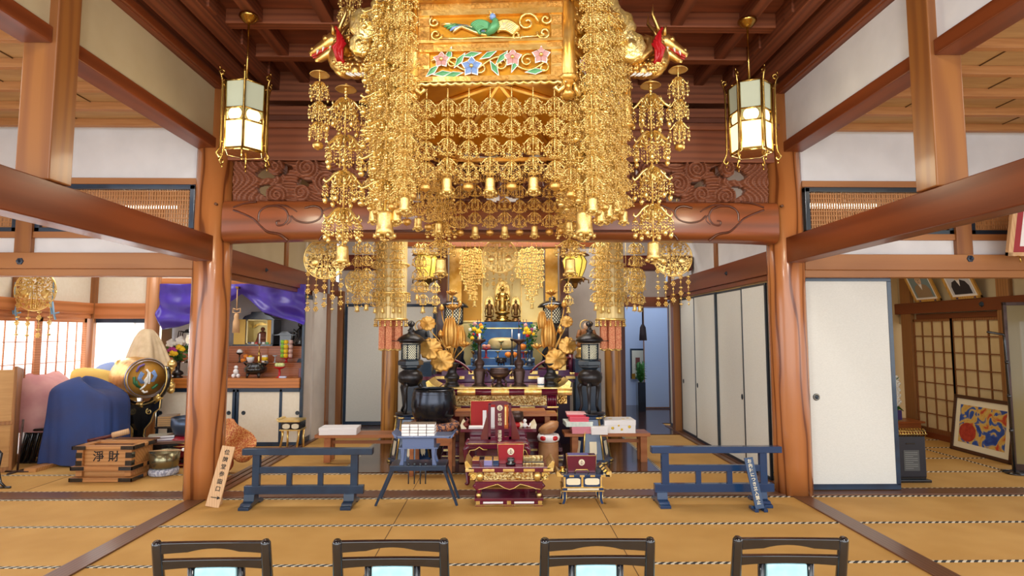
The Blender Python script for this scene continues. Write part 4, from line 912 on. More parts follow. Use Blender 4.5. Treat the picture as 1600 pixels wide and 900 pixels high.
for px in (22, 82):
    p = at(px, 472, 7.3); g = MB(); g.tube([p, p+Vector((.02, 0, -.12)), p+Vector((.05, 0, -.22))], .012, 5); g.tube([p+Vector((-.03, 0, 0)), p+Vector((.0, 0, -.15)), p+Vector((.09, 0, -.13))], .01, 5); g.tube([p, p+Vector((0, 0, .25))], .008, 5)
    tag(g.build('tied_blue_ribbon', mat('pale_blue_ribbon', '86aecb', .6)), 'pale blue ribbon tied at the %s of the left room plaque' % ('left' if px < 50 else 'right'), 'ribbon')
# ================================================================ cylindrical gilt banners
Mtas = mat('cream_gold_strips', 'f3e2b0', .45, .3, 'e0c67e', 3)
for nm, px, w in (('left', 613, 29), ('right', 952, 26)):
    Y = 7.7; p = at(px, 378, Y); z0 = p.z+.1; z1 = at(px, 500, Y).z; z2 = at(px, 545, Y).z; R = w/900*Y
    t = T('gilt_banner', 'tall cylindrical gilt banner with orange brocade tails before the %s rear pillar' % nm, 'banner', (p.x, Y, 0))
    g = MB()
    for k in range(26):
        a = 2*pi*k/26; g.box(-.021, .021, -.004, .004, z1+.02, z0, M=Matrix.Rotation(a, 4, 'Z') @ Matrix.Translation((0, -R*.8, 0)))
    g.build('hanging_strips', Mtas, t)
    g = MB(); zq = at(px, 462, Y).z
    for (rr, z) in ((R*.92, z0), (R*.92, z0-.4), (R*.98, zq+.04), (R*.86, z1+.02)): g.lathe([(rr, z), (rr+.012, z-.015), (rr, z-.03)], n=24)
    for k in range(18):
        a = 2*pi*k/18
        for zz2, rr in ((zq, R*.98), (z1, R*.86)):
            for j in range(4): g.ball((rr*cos(a), rr*sin(a), zz2-.025*j), .012 if j < 3 else .018, 5, 4)
    g.build('beaded_band', Mgold2, t)
    g = MB()
    for k in range(6):
        a = 2*pi*k/6+.5; x, y = R*.5*cos(a), R*.5*sin(a)
        g.box(x-.038, x+.038, y-.004, y+.004, z2, z1+.15)
    g.build('brocade_tail', Mbro2, t)
    g = MB()
    for k in range(6):
        a = 2*pi*k/6+.5; x, y = R*.5*cos(a), R*.5*sin(a); g.tube([(x-.04, y, z2), (x, y, z2-.02), (x+.04, y, z2)], .01, 5)
    g.build('tail_hem', Mgold2, t)
    for j, dx in enumerate((-.24, -.1, .1, .22) if nm == 'left' else (-.22, -.08, .12)):
        q = R*.95
        strand('%s narrow gold strand draped against the %s banner' % (ords[j], nm), p.x+dx*.7, Y-q*.95, z0, z1+.08, .06, end='bell', er=.04, group='narrow strands on the %s banner' % nm, gap=.1)
# ================================================================ small yellow hanging lanterns
for nm, px in (('left', 667), ('right', 898)):
    p = at(px, 417, 8.3); t = T('small_hanging_lantern', 'small glowing amber lantern hanging %s of the shrine' % nm, 'lantern', tuple(p))
    g = MB(); g.lathe([(.1, -.15), (.15, -.02), (.17, .08), (.13, .16)], n=12); g.build('glass_bowl', mat('amber_lamp_glass_'+nm, 'f0d868', .4, 0, emit=.75, ecol='f6d95a'), t)
    g = MB(); g.lathe([(.02, .3), (.06, .24), (.2, .19), (.22, .16), (.14, .15)], n=6, sm=False); g.lathe([(.14, -.15), (.17, -.18), (.12, -.21), (.05, -.24), (.03, -.3), (.001, -.32)], n=6, sm=False); g.tube([(0, 0, .3), (0, 0, 1.3)], .008, 5)
    for k in range(6): a = pi*k/3; g.tube([(.1*cos(a), .1*sin(a), -.15), (.155*cos(a), .155*sin(a), -.02), (.175*cos(a), .175*sin(a), .08), (.135*cos(a), .135*sin(a), .16)], .007, 5)
    for k in range(6): a = pi*k/3; g.tube([(.16*cos(a), .16*sin(a), -.18), (.2*cos(a), .2*sin(a), -.19), (.2*cos(a), .2*sin(a), -.24)], .01, 5)
    g.build('bronze_cage', mat('lantern_bronze_'+nm, '8a6a38', .35, .9), t)
class Lc:
    """local frame of a thing: x from photo columns, z from photo rows at its own distance Y"""
    def __init__(s, pxc, Y, z0=0.0, pyr=700): s.c = pxc; s.Y = Y; s.z0 = z0; s.o = at(pxc, pyr, Y); s.pyr = pyr; s.loc = (s.o.x, Y, z0)
    def x(s, px, py=None): return at(px, py or s.pyr, s.Y).x-s.o.x
    def z(s, py): return at(s.c, py, s.Y).z-s.z0
    def bx(s, g, a, b, ya, yb, d0, d1, mi=0): return g.box(s.x(a), s.x(b), d0, d1, s.z(yb), s.z(ya), mi)
def emblem(g, M, r, mi=0):
    g.lathe([(r, 0), (r, .002)], n=28, M=M, mi=mi, sm=False)
def crest(parent, x, y, z, r, rx=0, name='round_crest'):
    o = MB(); M = TR(x, y, z, pi/2+rx); o.lathe([(r, -.001), (r, .003), (r*.92, .004)], n=28, M=M, sm=False); e = o.build(name, Mcream, parent)
    g = MB(); M2 = TR(x, y-.005, z, rx)
    g.tube([(0, 0, r*.7), (0, 0, -r*.45)], r*.09, 5, M=M2); g.ball((0, 0, -r*.45), r*.2, 8, 5, M=M2)
    for sx in (-1, 1): g.tube([(sx*r*.12, 0, r*.2), (sx*r*.5, 0, r*.1), (sx*r*.62, 0, -r*.3), (sx*r*.2, 0, -r*.62)], r*.06, 4, M=M2)
    g.build('crest_mark', Mcrim, e)
# ================================================================ chairs
def make_chair(label, loc, rz):
    t = T('low_chair', label, 'chair', loc, rz, 'low black chairs in the front row')
    w = .245
    for sx in (-1, 1):   # back posts lean towards the visitor (-y)
        g = MB(); g.tube([(sx*(w-.02), -.03, 0), (sx*(w-.02), .0, .33), (sx*(w-.018), -.03, .55), (sx*(w-.02), -.075, .765), (sx*(w-.02), -.078, .775)], [.024, .024, .023, .021, .016], 8); g.build('back_post', Mchair, t)
        g = MB(); g.tube([(sx*(w-.02), .42, 0), (sx*(w-.02), .4, .34)], [.018, .022], 8); g.build('leg', Mchair, t)
    def rail(name, za, zb2, yc, notch):
        g = MB(); n = 16; vs = []
        for i in range(n+1):
            u = i/n; x = -w+.03+(2*w-.06)*u; y = yc+.0-.028*(1-(2*u-1)**2)*-1; nb = (.012*max(0, 1-((2*u-1)/.5)**2)) if notch else 0
            for yy, z in ((y-.01, za+nb), (y-.012, zb2-.008*(1-(2*u-1)**2)), (y+.012, zb2+.002-.008*(1-(2*u-1)**2)), (y+.01, za+nb)): vs.append((x, yy, z))
        fs = [(i*4+j, i*4+(j+1) % 4, (i+1)*4+(j+1) % 4, (i+1)*4+j) for i in range(n) for j in range(4)]+[(0, 1, 2, 3), (n*4+3, n*4+2, n*4+1, n*4)]
        g.add(vs, fs, 0, False); g.build(name, Mchair, t, .003)
    rail('top_rail', .722, .768, -.068, True); rail('lower_rail', .652, .692, -.052, False)
    for sx in (-1, 1): MB().tube([(sx*.105, -.02, .655), (sx*.105, .0, .36)], .016, 6).build('back_slat', Mchair, t)
    g = MB(); g.box(-.088, .088, -.035, -.005, .39, .65); g.build('back_cushion', Mcush, t, .008)
    g = MB(); g.box(-w+.01, w-.01, -.01, .43, .31, .355); g.build('seat_frame', Mchair, t, .006)
    MB().box(-w+.03, w-.03, .02, .42, .355, .4).build('seat_cushion', Mcush, t, .015)
    return t
for px, pyt, rz, lb in ((329, 846, .02, 'low black chair with light blue cushion, first from the left end of the front row'), (610, 847, .0, 'low black chair, second in the front row, before the black incense table'), (934, 842, 0, 'low black chair, third in the front row, before the small navy table'), (1237, 843, -.03, 'low black chair with light blue cushion at the right end of the front row')):
    p = at(px, pyt, 2.52); make_chair(lb, (p.x, 2.60, 0), rz)
# ================================================================ low railings
def railing(px0, px1, label, y0p, nm):
    Y = 5.70; L = Lc((px0+px1)/2, Y); t = T('low_barrier', label, 'barrier', (L.loc[0], Y, 0)); s = (px1-px0)/200; d = y0p-700; u = lambda q: px0+(q-383)*s
    z = lambda q: L.z(q+d)
    g = MB(); g.box(L.x(u(383)), L.x(u(583)), -.04, .04, z(710), z(700)); g.build('top_rail', Mnavy if nm == 'left' else Mnavy2, t, .004)
    m = Mnavy if nm == 'left' else Mnavy2
    for q in (404, 555): MB().box(L.x(u(q-5.5)), L.x(u(q+5.5)), -.025, .025, z(765), z(709)).build('upright', m, t, .003)
    for q in (455, 503): MB().box(L.x(u(q-4)), L.x(u(q+4)), -.018, .018, z(762), z(735)).build('short_upright', m, t, .003)
    MB().box(L.x(u(404)), L.x(u(555)), -.02, .02, z(739), z(729)).build('middle_rail', m, t, .003)
    MB().box(L.x(u(387)), L.x(u(570)), -.03, .03, z(771), z(758)).build('bottom_rail', m, t, .004)
    for q in (396, 548):
        g = MB(); x0, x1 = L.x(u(q-7)), L.x(u(q+9)); zt_ = z(770)
        pf = [(-.17, 0), (-.17, .028), (-.13, .032), (-.12, .05), (-.06, .055), (-.05, zt_), (.05, zt_), (.06, .055), (.12, .05), (.13, .032), (.17, .028), (.17, 0), (.1, 0), (.08, .02), (-.08, .02), (-.1, 0)]
        g.prism(pf, x0, x1, axis='x'); g.build('foot', m, t, .003)
railing(381, 583, 'low dark blue black barrier on the left, before the bench', 700, 'left')
railing(1017, 1219, 'low navy barrier on the right, with a notice leaning on it', 697, 'right')
# notice on the right barrier
p = fl(1187, 786); p.x = at(1187, 786, 5.44).x; p.y = 5.44; t = T('notice_board', 'narrow navy notice with white writing leaning at the right barrier', 'sign', (p.x, p.y, 0)); M = TR(.0, .0, .025, -.18, 0, 0) @ Matrix.Rotation(-.13, 4, 'Y')
H = .46; g = MB(); g.box(-.042, .042, -.006, .006, 0, H, M=M); g.build('board', Mnavy2, t, .002)
text_mb('お内陣につき立入禁止', .040, M @ TR(0, -.0075, H-.035), vertical=True, pitch=1.03).build('white_lettering', Mcream, t)
g = MB()
for x in (-.04, .045): g.box(x-.018, x+.018, -.03, .11, 0, .026)
g.box(-.07, .07, .02, .05, .02, .04); g.build('stand', Mnavy2, t, .002)
# sign board by the left pillar
p = fl(333, 793); t = T('direction_sign', 'pale wooden direction board with black writing leaning by the left pillar', 'sign', (p.x, p.y, 0)); M = TR(0, 0, .0, -.2, 0, 0) @ Matrix.Rotation(.13, 4, 'Y')
H = .565; g = MB(); g.prism([(-.075, .006), (.055, -.0), (.065, H), (-.06, H)], -.008, .008, M=M); g.build('board', Wsign, t, .002)
text_mb('位牌堂参詣口', .052, M @ TR(.004, -.0095, H-.06), vertical=True, pitch=1.3).build('black_lettering', Mink, t)
g = MB(); g.tube([(-.04, -.012, .09), (.03, -.012, .09)], .004, 4, M=M); g.prism([(.02, .075), (.05, .09), (.02, .105)], -.014, -.01, M=M); g.build('arrow', Mink, t)
MB().prism([(0, 0), (.12, 0), (.12, .02), (.085, .4), (.075, .4)], .01, .03, axis='x').build('prop', Wsign, t)
# ================================================================ incense table on splayed legs with the booklets
L = Lc(655, 5.78); t = T('splayed_incense_table', 'black low table with long splayed legs and hanging rods', 'incense table', L.loc); zt_ = L.z(723)
L.bx(MB(), 613, 699, 723, 731, -.13, .15).build('top', Mnavy, t, .004)
for (a, b2, yy) in ((616, 592, -.1), (616, 592, .13), (695, 716, -.1), (695, 716, .13)):
    MB().tube([(L.x(a), yy, zt_-.03), (L.x(b2), yy*1.05, 0)], [.018, .016], 4, sm=False).build('leg', Mnavy, t)
g = MB()
for q in (642, 651, 660, 668): g.tube([(L.x(q), -.12, zt_+.03), (L.x(q), -.125, L.z(751))], .006, 6); g.lathe([(.012, 0), (.014, .015), (.004, .03)], (L.x(q), -.12, zt_), 8)
g.build('hanging_rod', Mfram, t)
z1 = zt_
t2 = T('upturned_side_table', 'blue grey lacquered small table with upturned ends carrying booklet stacks', 'table', (L.loc[0], 5.78, z1)); Mbg = mat('blue_grey_lacquer', '5d6f96', .3, coat=.3)
L2 = Lc(655, 5.78, z1)
g = MB(); L2.bx(g, 622, 706, 678, 681, -.13, .13); 
for sx, q in ((-1, 620), (1, 708)): g.prism([(L2.x(q)+sx*.03, L2.z(672)), (L2.x(q)-sx*.03, L2.z(679)), (L2.x(q)-sx*.05, L2.z(682)), (L2.x(q)+sx*.0, L2.z(681))], -.13, .13)
g.build('top', Mbg, t2, .003)
L2.bx(MB(), 631, 680, 682, 697, -.1, .1).build('drawer_box', Mbg, t2, .003)
for q in (632, 679):
    for yy in (-.09, .07):
        c = L2.x(q); s = -1 if q < 650 else 1; MB().prism([(c-.02, L2.z(697)), (c+.02, L2.z(697)), (c+.012, L2.z(712)), (c+.02+s*.012, 0), (c-.02+s*.012, 0), (c-.012, L2.z(712))], yy-.015, yy+.015).build('leg', Mbg, t2, .002)
L2.bx(MB(), 626, 686, 696, 698, -.11, .11).build('apron', Mbg, t2)
Mcov = mat('booklet_cover', '7a6a58', .7)
zb2 = at(655, 678, 5.78).z
for j, q in enumerate((635, 648, 661, 674)):
    for i in range(4):
        x = at(q, 670, 5.72).x; o = T('sutra_booklet', '%s booklet from the bottom of the %s stack on the blue grey table' % (('lowest', 'second', 'third', 'topmost')[i], ('leftmost', 'second', 'third', 'rightmost')[j]), 'booklet', (x, 5.72, zb2+.0285*i), (random.random()-.5)*.04, 'sutra booklets on the blue grey table')
        MB().box(-.037, .037, -.06, .09, .001, .0265).build('pages', Mwhite, o, .002); MB().box(-.038, .038, -.061, .091, .0265, .0275).build('cover', Mcov, o)
# ================================================================ big singing bowl, cushion and stand
L = Lc(677, 7.05); zs = L.z(671)
t = T('bowl_stand', 'orange brown wooden stand under the great singing bowl', 'stand', L.loc)
g = MB(); L.bx(g, 641, 713, 671, 676, -.29, .29); L.bx(g, 645, 709, 676, 686, -.26, .26); g.build('top', Wbench, t, .005)
for q in (648, 706):
    for yy in (-.25, .21): c = L.x(q); MB().prism([(c-.03, L.z(680)), (c+.03, L.z(680)), (c+.022, L.z(700)), (c+.025, 0), (c-.025, 0), (c-.022, L.z(700))], yy, yy+.04).build('leg', Wbench, t, .003)
g = MB(); L.bx(g, 648, 706, 716, 720, -.24, -.21); L.bx(g, 648, 706, 684, 690, -.262, -.24); g.build('stretcher', Wbench, t, .002)
t = T('ring_cushion', 'round patterned brocade cushion under the great singing bowl', 'cushion', (L.loc[0], 7.05, zs)); Mpat = mat('dark_patterned_brocade', '3a3048', .6, 0, 'c0835a', 28, lo=.47, hi=.53)
MB().lathe([(.12, 0), (.28, 0), (.315, .035), (.31, .075), (.27, .1), (.14, .09)], n=36).build('cushion', Mpat, t)
g = MB(); g.tube([(-.27, -.2, .02), (-.32, -.24, .04), (-.34, -.28, .0)], [.02, .03, .03], 6); g.tube([(.27, -.2, .02), (.31, -.23, .0)], [.02, .03], 6); g.build('tassel', Mpat, t)
zc = zs+.085
t = T('great_singing_bowl', 'great dark bronze singing bowl on a round cushion beside the altar', 'singing bowl', (L.loc[0], 7.05, zc)); hb = at(677, 609, 6.9).z-zc; R = .262
MB().lathe([(.001, .0), (R*.62, 0), (R*.8, hb*.05), (R*.95, hb*.22), (R*1.03, hb*.5), (R*1.0, hb*.75), (R*.93, hb*.93), (R*.915, hb), (R*.87, hb*1.0), (R*.87, hb*.95), (R*.95, hb*.6), (R*.8, hb*.15), (.001, hb*.06)], n=56).build('bowl', Miron, t)
g = MB(); g.lathe([(R*.96, hb*.87), (R*.975, hb*.865), (R*.965, hb*.86)], n=56, cap=False); g.build('rim_line', Miron, t)
# ================================================================ benches with parcels
for nm, pa, pb, legs, py in (('left', 497, 640, (515, 630), 674), ('right', 880, 1012, (897, 1003), 672)):
    L = Lc((pa+pb)/2, 7.55); t = T('wooden_bench', 'low plain wooden bench on the %s of the altar floor carrying parcels' % nm, 'bench', L.loc)
    L.bx(MB(), pa, pb, py+2, py+7, -.16, .16).build('top', Wbench, t, .004)
    for q in legs:
        for yy in (-.11, .05): L.bx(MB(), q-5, q+5, py+7, 719.5 if nm == 'right' else 720, yy, yy+.06).build('leg', Wbench, t, .003); 
    L.bx(MB(), legs[0], legs[1], py+14, py+19, -.01, .01).build('stretcher', Wbench, t)
def fixz(): pass
def parcel(pa, pb, ya, yb, Y, label, m, d=.13, lidm=None, zb=None, rz=0, marks=None, group=None):
    L = Lc((pa+pb)/2, Y, 0, (ya+yb)/2); z0 = L.z(yb) if zb is None else zb; h = L.z(ya)-L.z(yb); t = T('gift_box', label, 'box', (L.loc[0], Y, z0), rz, group); w = L.x(pb)
    MB().box(-w, w, -d, d, 0, h*.62).build('box_base', m, t, .003); MB().box(-w-.004, w+.004, -d-.004, d+.004, h*.6, h).build('lid', lidm or m, t, .003)
    if marks:
        g = MB(); mm = marks[0]
        for (x, z, r) in marks[1]: g.lathe([(r, 0), (r*.6, .002)], n=7, M=TR(x*w, -d-.004, z*h, pi/2))
        for (x, y, r) in marks[2]: g.lathe([(r, 0), (r*.6, .002)], n=7, M=TR(x*w, y*d, h))
        g.build('printed_flowers', mm, t)
    return z0+h
bt = Lc(945, 7.55).z(674)
Mpk = mat('pink_wrapping', 'e08a9a', .5); Mrw = mat('red_wrapping', 'd03a50', .5); Mmint = mat('pale_mint_wrapping', 'cfe3dc', .5, 0, 'e8f0e8', 30)
z = parcel(892, 921, 670, 681, 7.5, 'pink gift box at the bottom of the stack on the right bench', Mpk, .13, None, bt)
z = parcel(882, 923, 662.5, 670, 7.5, 'pale mint wrapped gift box second in the stack on the right bench', Mmint, .14, None, z, .05)
z = parcel(889, 918, 655, 662.5, 7.48, 'bright pink gift box third in the stack on the right bench', mat('coral_wrapping', 'e2566c', .5), .11, None, z)
z = parcel(885, 914, 650.5, 655, 7.52, 'thin red edged gift box topmost in the stack on the right bench', Mrw, .12, mat('pale_pink_lid', 'eab4b8', .5), z, -.03)
parcel(922, 947, 668, 680, 7.42, 'plain white gift box between the pink stack and the flowered box', Mwhite, .12, None, bt)
parcel(942, 989, 660, 680, 7.55, 'white gift box printed with yellow flowers on the right bench', Mwhite, .15, None, bt, 0, (mat('yellow_print', 'e8c33a', .6), [(-.5, .4, .02), (.1, .3, .016), (.6, .5, .02), (-.1, .6, .013)], [(-.5, 0, .03), (.3, -.3, .025), (.7, .3, .025)]))
parcel(503, 560, 670, 681, 7.5, 'long white wrapped parcel on the left bench', Mwhite, .13, None, Lc(568, 7.55).z(676), .03)
# ================================================================ crimson front incense table
L = Lc(797, 5.8); t = T('crimson_incense_table', 'ornate crimson and gold incense table with carved frieze, front centre', 'incense table', L.loc)
g = MB(); L.bx(g, 733, 859, 724, 732, -.17, .17); g.build('top', Mcrim, t, .006)
g = MB()
for a, b2 in ((729, 742), (755, 773), (786, 803), (817, 834), (847, 862)): L.bx(g, a, b2, 726.5, 730.5, -.176, .176)
for sx, q in ((-1, 731), (1, 861)): x = L.x(q); g.prism([(x, L.z(730)), (x-sx*.06, L.z(727)), (x-sx*.03, L.z(720)), (x+sx*.0, L.z(714)), (x+sx*.02, L.z(716)), (x+sx*.014, L.z(724))], -.17, .17)
g.build('gold_fitting', Mgold2, t, .002)
g = MB(); L.bx(g, 746, 844, 732, 744, -.14, .14); g.build('waist', Mcrim, t, .003)
Mrel = mat('carved_gold_relief', 'f0dca0', .45, .7, 'a8742c', 45, 1.0, 60, lo=.4, hi=.6)
g = MB(); L.bx(g, 757, 832, 732.5, 743.5, -.147, -.139)
for i in range(16): x = L.x(759+i*4.7); g.tube([(x+a_, -.149, L.z(738)+b_) for a_, b_ in spiral(0, 0, .026, .006, i, 1.1 if i % 2 else -1.1, 10)], .005, 4)
g.lathe([(.02, 0), (.02, .008)], n=12, M=TR(L.x(796), -.147, L.z(738), pi/2)); g.build('carved_frieze', Mrel, t)
g = MB()
for q in (751, 838): g.tube([(L.x(q), -.145, L.z(732)), (L.x(q), -.155, L.z(738)), (L.x(q), -.145, L.z(744))], [.03, .034, .03], 10)
for sx, q in ((-1, 741), (1, 850)):
    for r, dz in ((.045, 0), (.03, -.02)): g.tube([(L.x(q)+sx*a_, -.12, L.z(738)+dz+b_) for a_, b_ in spiral(0, 0, r, .006, 0, 1.5, 16)], .009, 5)
    L.bx(g, q-5, q+5, 733, 745, -.12, .12)
g.build('carved_nose', Mgold2, t)
def cabriole(L, g, xa, ya, xb, yb, s, d, r):   # curved leg from the apron down
    g.tube([(L.x(xa), d, L.z(ya)), (L.x(xa)+s*.035, d, L.z(ya+(yb-ya)*.25)), (L.x(xa)+s*.0, d, L.z(ya+(yb-ya)*.55)), (L.x(xb), d, L.z(ya+(yb-ya)*.8)), (L.x(xb)+s*.015, d, L.z(yb))], [r, r*1.1, r*.7, r*.55, r*.8], 10)
g = MB(); L.bx(g, 744, 846, 744, 748, -.15, .15)
g.prism([(L.x(744), L.z(748)), (L.x(846), L.z(748)), (L.x(846), L.z(757)), (L.x(836), L.z(757)), (L.x(824), L.z(753)), (L.x(812), L.z(750)), (L.x(803), L.z(756)), (L.x(796), L.z(758)), (L.x(789), L.z(756)), (L.x(778), L.z(750)), (L.x(766), L.z(753)), (L.x(754), L.z(757)), (L.x(744), L.z(757))], -.155, -.13); g.build('apron', Mcrim, t, .002)
g = MB(); pts = [(L.x(a), -.158, L.z(b2)) for a, b2 in ((748, 758), (754, 757), (766, 753), (778, 750), (789, 756), (796, 758), (803, 756), (812, 750), (824, 753), (836, 757), (843, 758))]; g.tube(pts, .004, 5); L.bx(g, 744, 846, 744.5, 745.5, -.153, .15); g.build('gold_edging', Mgold2, t)
for q, s in ((750, -1), (840, 1)):
    for d in (-.12, .12): g = MB(); cabriole(L, g, q, 749, q+s*1, 770, s, d, .032); lg = g.build('leg', Mcrim, t); MB().ball((L.x(q+s*1), d-.006, L.z(768)), .026, 10, 6).build('gold_ball', Mgold2, lg)
g = MB(); L.bx(g, 743, 847, 771, 775, -.17, .17); L.bx(g, 746, 844, 775, 781, -.155, .155); L.bx(g, 744, 758, 781, 788.5, -.16, .16); L.bx(g, 787, 803, 781, 788.5, -.16, -.12); L.bx(g, 832, 846, 781, 788.5, -.16, .16); g.build('base_board', Mcrim, t, .003)
g = MB()
for a, b2 in ((756, 786), (803, 833)): L.bx(g, a, b2, 776.5, 779.5, -.157, -.15)
g.build('white_inlay', Mwhite, t, .001)
g = MB()
for q in (748, 795, 842): L.bx(g, q-3, q+3, 775.5, 780.5, -.158, -.15)
L.bx(g, 744, 846, 781, 782, -.161, -.15); g.build('gold_mount', Mgold2, t)
zt_ = at(797, 724, 5.8).z
# things on it
Lx = lambda px, Y=5.8: at(px, 720, Y).x
t = T('crest_donation_box', 'red box lid with round cream crest standing on the crimson table', 'box', (Lx(798), 5.84, zt_)); g = MB(); g.taper(-.115, .115, -.06, .06, 0, .19, 1.12, 1); g.build('box_body', Mred, t, .003); crest(t, 0, -.063, .12, .033)
g = MB(); g.tube([(-.118, -.062, .01), (-.13, -.062, .19), (.13, -.062, .19), (.118, -.062, .01)], .004, 4); g.build('gold_edge', Mgold2, t)
g = MB(); g.lathe([(.045, 0), (.05, .02), (.03, .03), (.04, .06), (.03, .07)], (0, -.1, 0), 16); g.build('black_incense_cup', Mblack, t)
for q, w, m, lb in ((744, .035, Mcrim, 'small crimson incense tray at the left end of the crimson table'), (763, .04, mat('pale_violet_box', '8e86b8', .4), 'pale violet incense packet standing left of the crest box'), (775, .028, Mnavy2, 'blue incense packet next to the crest box')):
    t = T('incense_box', lb, 'box', (Lx(q), 5.78, zt_)); MB().box(-w, w, -.08, .08, 0, .05).build('box_base', m, t, .003); MB().box(-w*.9, w*.9, -.07, .07, .05, .056).build('lid_top', Mgoldp, t)
t = T('incense_tray', 'long gold and dark patterned incense tray right of the crest box', 'tray', (Lx(833), 5.82, zt_)); MB().box(-.1, .1, -.09, .09, 0, .03).build('tray', Mblack, t, .003); g = MB(); g.box(-.1, .1, .06, .09, .03, .055); g.box(-.1, .1, -.093, -.09, .003, .02); g.build('gold_pattern', Mrel, t)
# ================================================================ small navy table on the right
L = Lc(910, 5.82); t = T('navy_incense_table', 'small navy table with cream oval inlays and gold tipped legs', 'incense table', L.loc)
g = MB(); L.bx(g, 871, 949, 737, 740, -.13, .13); g.build('top', Mnavy2, t, .002); g = MB()
for k in range(5): L.bx(g, 871+k*16, 878+k*16, 737.3, 740.2, -.133, .133)
for sx, q in ((-1, 869), (1, 950)): x = L.x(q); g.prism([(x+sx*.005, L.z(740)), (x-sx*.05, L.z(739)), (x-sx*.03, L.z(736)), (x+sx*.0, L.z(731)), (x+sx*.01, L.z(733))], -.13, .13)
g.build('gold_fitting', Mgold2, t)
L.bx(MB(), 878, 938, 740, 756, -.11, .11).build('drawer_box', Mnavy2, t, .002)
g = MB()
for a, b2 in ((883, 904), (911, 933)):
    x0, x1, zc, hz = L.x(a), L.x(b2), L.z(748), (L.z(743)-L.z(753))/2
    g.prism([((x0+x1)/2+(x1-x0)/2*max(-1, min(1, 1.15*cos(2*pi*i/24))), zc+hz*max(-1, min(1, 1.3*sin(2*pi*i/24)))) for i in range(24)], -.114, -.109)
L.bx(g, 884, 932, 758, 760.5, -.122, -.11); g.build('cream_inlay', Mcream, t)
g = MB()
for q in (880, 907, 936): L.bx(g, q-1.5, q+1.5, 741, 756, -.113, -.1)
L.bx(g, 876, 940, 756, 757.5, -.12, .12); L.bx(g, 876, 940, 761.5, 763, -.12, .12); g.build('gold_band', Mgold2, t); L.bx(MB(), 877, 939, 757.5, 761.5, -.115, .115).build('lower_band', Mnavy2, t)
for q, s in ((880, -1), (935, 1)):
    for d in (-.1, .08):
        x = L.x(q); lg = MB().prism([(x-.016, L.z(763)), (x+.016, L.z(763)), (x+.014, L.z(775)), (x+.016+s*.022, L.z(785)), (x-.016+s*.022, L.z(785)), (x-.014, L.z(775))], d-.012, d+.012).build('leg', Mnavy2, t, .001)
        g = MB().box(x-.024+s*.03, x+.024+s*.03, d-.016, d+.016, 0, L.z(783)); g.tube([(x+s*.018, d-.012, L.z(764)), (x+s*.016, d-.012, L.z(775)), (x+s*.036, d-.012, L.z(785))], .004, 4); g.tube([(x-s*.018, d-.012, L.z(764)), (x-s*.016, d-.012, L.z(775)), (x+s*.004, d-.012, L.z(785))], .004, 4); g.build('gold_foot', Mgold2, lg)
zt_ = at(910, 737, 5.82).z
t = T('crest_box', 'crimson box with round cream crest on the small navy table', 'box', (at(908, 725, 5.82).x, 5.84, zt_)); MB().taper(-.135, .135, -.06, .06, 0, .165, 1.08, 1).build('box_body', Mcrim, t, .003); crest(t, 0, -.063, .1, .03)
g = MB(); g.tube([(-.137, -.062, .01), (-.146, -.062, .165), (.146, -.062, .165), (.137, -.062, .01)], .003, 4); g.tube([(-.07, -.066, .006), (-.055, -.066, .03), (.055, -.066, .03), (.07, -.066, .006)], .006, 5); g.build('gold_edge', Mgold2, t)
MB().box(-.13, .07, -.05, .04, .16, .172).build('violet_packet_top', mat('violet_paper', '5d5c9a', .5), t)
t = T('tilted_incense_case', 'small black and gold patterned incense case tilted at the right end of the navy table', 'case', (at(941, 730, 5.82).x, 5.82, zt_)); M = TR(0, 0, .045, 0, .9, 0); g = MB().box(-.045, .045, -.05, .05, -.028, .02, M=M); g.build('case', Mblack, t, .003)
g = MB()
for k in range(3): g.box(-.03+.03*k-.008, -.03+.03*k+.008, -.053, .053, -.02, .015, M=M)
g.build('gold_band', Mgold2, t)
t = T('small_metal_rest', 'small silver incense rest at the left end of the navy table', 'tray', (at(879, 732, 5.82).x, 5.82, zt_)); MB().lathe([(.03, 0), (.035, .01), (.02, .02), (.03, .05), (.001, .05)], n=12).build('rest', Mbrass, t)
# ================================================================ purple desk, reading stand and nameboard
L = Lc(777, 6.6); t = T('purple_low_desk', 'low purple lacquer desk with arched gold edged legs behind the crimson table', 'desk', L.loc)
L.bx(MB(), 733, 822, 687, 692, -.2, .2).build('top', Mcrim, t, .005)
for q in (733, 820):
    for d in (-.17, .15): s = -1 if q < 780 else 1; MB().tube([(L.x(q), d, L.z(690)), (L.x(q)+s*.03, d, L.z(697)), (L.x(q)+s*.02, d, L.z(710)), (L.x(q), d, .02), (L.x(q)+s*.02, d, 0)], [.03, .035, .028, .022, .028], 8).build('leg', Mcrim, t)
g = MB(); L.bx(g, 745, 812, 692, 712, -.02, .02); L.bx(g, 733, 820, 692, 696, -.19, -.17); g.build('apron_panel', Mcrim, t, .003)
g = MB()
for sx, c in ((1, 746), (-1, 810)): g.tube([(L.x(c-sx*14), -.2, L.z(706)), (L.x(c-sx*10), -.2, L.z(698)), (L.x(c-sx*2), -.2, L.z(697)), (L.x(c+sx*4), -.2, L.z(693)), (L.x(c+sx*10), -.2, L.z(697)), (L.x(c+sx*16), -.2, L.z(697))], .006, 5)
L.bx(g, 733, 822, 687.5, 688.5, -.204, -.2); g.build('gold_edging', Mgold2, t)
zt_ = at(777, 687, 6.6).z
t = T('temple_nameboard', 'arched purple board with white crest and temple name on the low desk', 'nameboard', (at(781, 660, 6.45).x, 6.45, zt_)); L = Lc(781, 6.45, zt_, 660)
